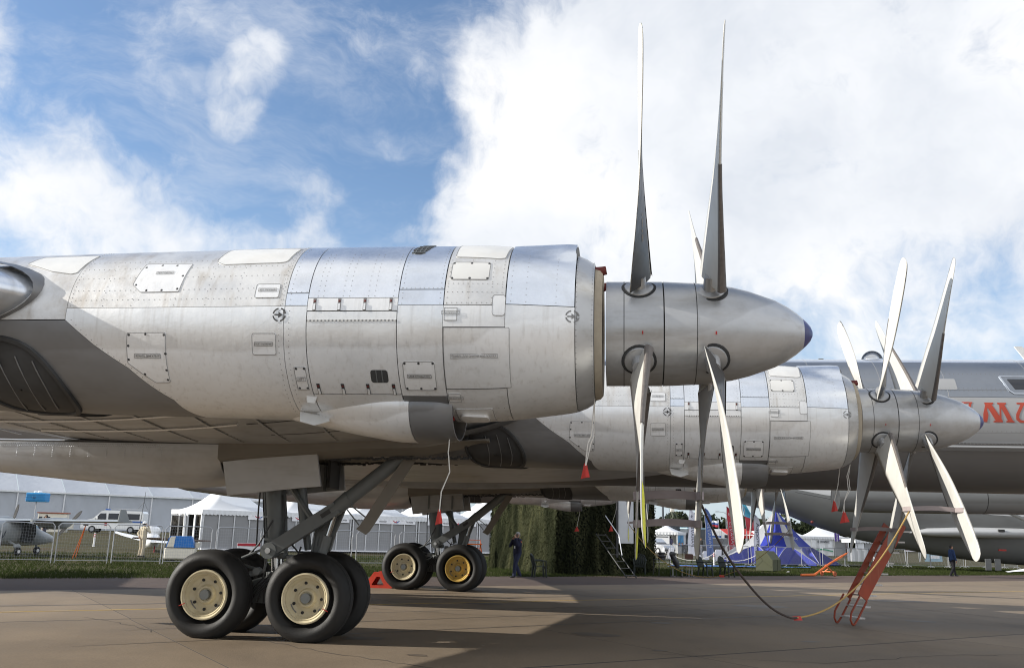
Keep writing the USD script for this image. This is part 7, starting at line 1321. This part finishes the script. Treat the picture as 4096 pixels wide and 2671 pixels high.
obj('strut', cyl((33.5, 60.5, 3.9), (35.4, 60.0, 2.9), .12), m_tg, tp); obj('beacon', ico((21.0, 62.6, 2.98), .10, 2), m_darkred, tp); obj('beacon', bx((33.3, 61.4, 1.45), (.5, .1, .10)), m_red, tp); obj('ventral_blister', ico((24.4, 63.0, 4.75), .75, 3, (1, .4, .5)), m_tw, tp)
obj('static_line', tube([(19.8, 62.2, 4.95), (22.2, 62.3, 4.55), (24.5, 61.9, 4.1)], .015, 4), m_seam, tp)
wt = thing('white_wing_tip', 'white wing tip low above the ground at the right edge', 'aircraft wing'); obj('tip_panel', loft([np.array([(29.9, 55, .24), (30.0, 54.9, .21), (30.0, 55.1, .21)]), np.array([(31.3, 55, .48), (31.5, 54.6, .36), (31.5, 55.4, .36)]), np.array([(38, 57, 1.0), (38.3, 56, .8), (38.3, 58, .8)])]), m_whitep, wt, smooth=30)

# ------------------------------------------------------------------ trees and the far hillside
bark = mat('bark', (.09, .07, .05), .9, var=.3, scale=6)
leafs = [leaf_mat('leaves_%d' % i, [(0, tuple(np.array(c) * .55)), (.5, c), (1.0, tuple(np.array(c) * 1.55))], .3) for i, c in enumerate([(.085, .105, .055), (.10, .115, .065), (.075, .095, .06)])]
def tree_parts(name, loc, h_, w, seed, label, group, n=900):
    r_ = np.random.default_rng(seed); t_ = thing(name, label, 'tree', loc=loc, group=group)
    obj('trunk', tube([(0, 0, -.2), (.05, .02, h_ * .3), (.1 * w * .3, .05, h_ * .75)], [.035 * h_, .028 * h_, .008 * h_], 8), bark, t_)
    lb = MB(); 
    for k in range(7):
        a = r_.uniform(0, 6.28); z_ = h_ * r_.uniform(.25, .65); lb.add(tube([(0, 0, z_), (math.cos(a) * w * .25, math.sin(a) * w * .25, z_ + h_ * .12), (math.cos(a) * w * .4, math.sin(a) * w * .4, z_ + h_ * .2)], [.014 * h_, .009 * h_, .004 * h_], 5))
    obj('limbs', lb, bark, t_, kind='stuff')
    cl = r_.normal(0, 1, (16, 3)); cl /= np.linalg.norm(cl, axis=1, keepdims=True); cl = cl * r_.uniform(.25, .85, (16, 1)) * [w * .5, w * .5, h_ * .42] + [0, 0, h_ * .52]; rad = r_.uniform(.14, .28, 16) * w
    i = r_.integers(0, 16, n); d = r_.normal(0, 1, (n, 3)); d /= np.linalg.norm(d, axis=1, keepdims=True); P = cl[i] + d * (rad[i] * r_.random(n) ** .4)[:, None]; s = w * .045 * r_.uniform(.6, 1.4, n)
    b1 = r_.normal(0, 1, (n, 3)); b1 /= np.linalg.norm(b1, axis=1, keepdims=True); b2 = np.cross(b1, r_.normal(0, 1, (n, 3))); b2 /= np.linalg.norm(b2, axis=1, keepdims=True)
    v = np.stack([P + b1 * s[:, None], P - b1 * s[:, None] * .6 + b2 * s[:, None] * .8, P - b1 * s[:, None] * .6 - b2 * s[:, None] * .8], 1).reshape(-1, 3); obj('crown', (v, np.arange(3 * n).reshape(-1, 3)), leafs[seed % 3], t_, smooth=False, kind='stuff')
    return t_
r_ = np.random.default_rng(21)
for k in range(22):
    x_ = 26 + k * 2.35 + r_.uniform(-.8, .8); y_ = 185 + r_.uniform(-12, 14); h_ = r_.uniform(4.6, 6.4); tree_parts('tree', (x_ * y_ / 185, y_, 0), h_, r_.uniform(7.0, 9.5), 100 + k, 'bushy mid green tree in the far belt behind the flags', 'far belt of trees behind the flags', 2200)
for k in range(20):
    x_ = 60 + k * 4.2; y_ = 205 + r_.uniform(-8, 10); h_ = r_.uniform(3.0, 4.6); tree_parts('tree', (x_ * y_ / 205, y_, 0), h_, r_.uniform(5.5, 8.0), 200 + k, 'low dull green tree in the distance behind the white tents at right', 'far trees behind the white tents', 900)
hv = grid(lambda u, v_: np.c_[60 + 480 * u, 560 + 160 * v_, -1 + (13 * np.sin(np.clip(v_, 0, 1) * 1.6)) * (.75 + .5 * (meshkit.noise(np.stack([u * 6, v_ * 2, u * 0], -1)) - .3))], np.linspace(0, 1, 40), np.linspace(0, 1, 10))
obj('hillside', hv, mat('hazy_hill', (.17, .20, .19), .95, var=.2, scale=.02), kind='structure', label='low hazy wooded hillside on the horizon', smooth=True)
m_house = mat('pale_house_wall', (.62, .61, .60), .8, rand=.2); m_roofs = mat('far_roof', (.28, .16, .13), .8, rand=.3)
for k in range(9):
    x_ = 196 + k * 6.4 + r_.uniform(-2, 2); z_ = 7.0 + r_.uniform(-1.2, 2.2); hh = thing('far_house', 'small pale house with dark windows on the distant hillside', 'house', loc=(x_, 596 + r_.uniform(-6, 8), z_), group='houses on the distant hillside', rotz=r_.uniform(-.4, .4)); w = r_.uniform(3, 5.5); h_ = r_.uniform(2.2, 4.0)
    obj('wall', bx((0, 0, h_ / 2 - .5), (w, 4, h_ + 1)), m_house, hh); obj('roof', prism([(-w / 2 - .2, 0), (w / 2 + .2, 0), (0, 1.4)], 4.4) if False else to_plane(prism([(-w / 2 - .2, 0), (w / 2 + .2, 0), (0, 1.4)], 4.4), (0, 2.2, h_), (1, 0, 0), (0, 0, 1), (0, -1, 0)), m_roofs, hh)
    for q in (-.28, .28): obj('window', bx((w * q, -2.02, h_ * .55), (.9, .05, .9)), m_dglass, hh)
for k, (x_, y_, h_) in enumerate(((28.9, 120, 5.2), (33.0, 121, 4.6), (36.2, 125, 4.3), (39.3, 130, 4.4))):
    lp = thing('flag_pole', 'thin bare pole standing on the skyline between the white tents', 'pole', loc=(x_, y_, 0), group='thin poles on the skyline'); obj('pole', cyl((0, 0, 0), (0, 0, h_), .05, .03, 6), m_galv, lp)
sl = thing('street_lamp', 'street lamp with a curved arm on the skyline left of the red flag', 'street lamp', loc=(24.3, 100, 0)); obj('pole', cyl((0, 0, 0), (0, 0, 4.3), .06, .04, 6), m_galv, sl); obj('arm', tube([(0, 0, 4.2), (-.4, 0, 4.5), (-1.1, 0, 4.6)], .03, 6), m_galv, sl); obj('lamp_head', bx((-1.2, 0, 4.58), (.4, .15, .08), .02), m_galv, sl)
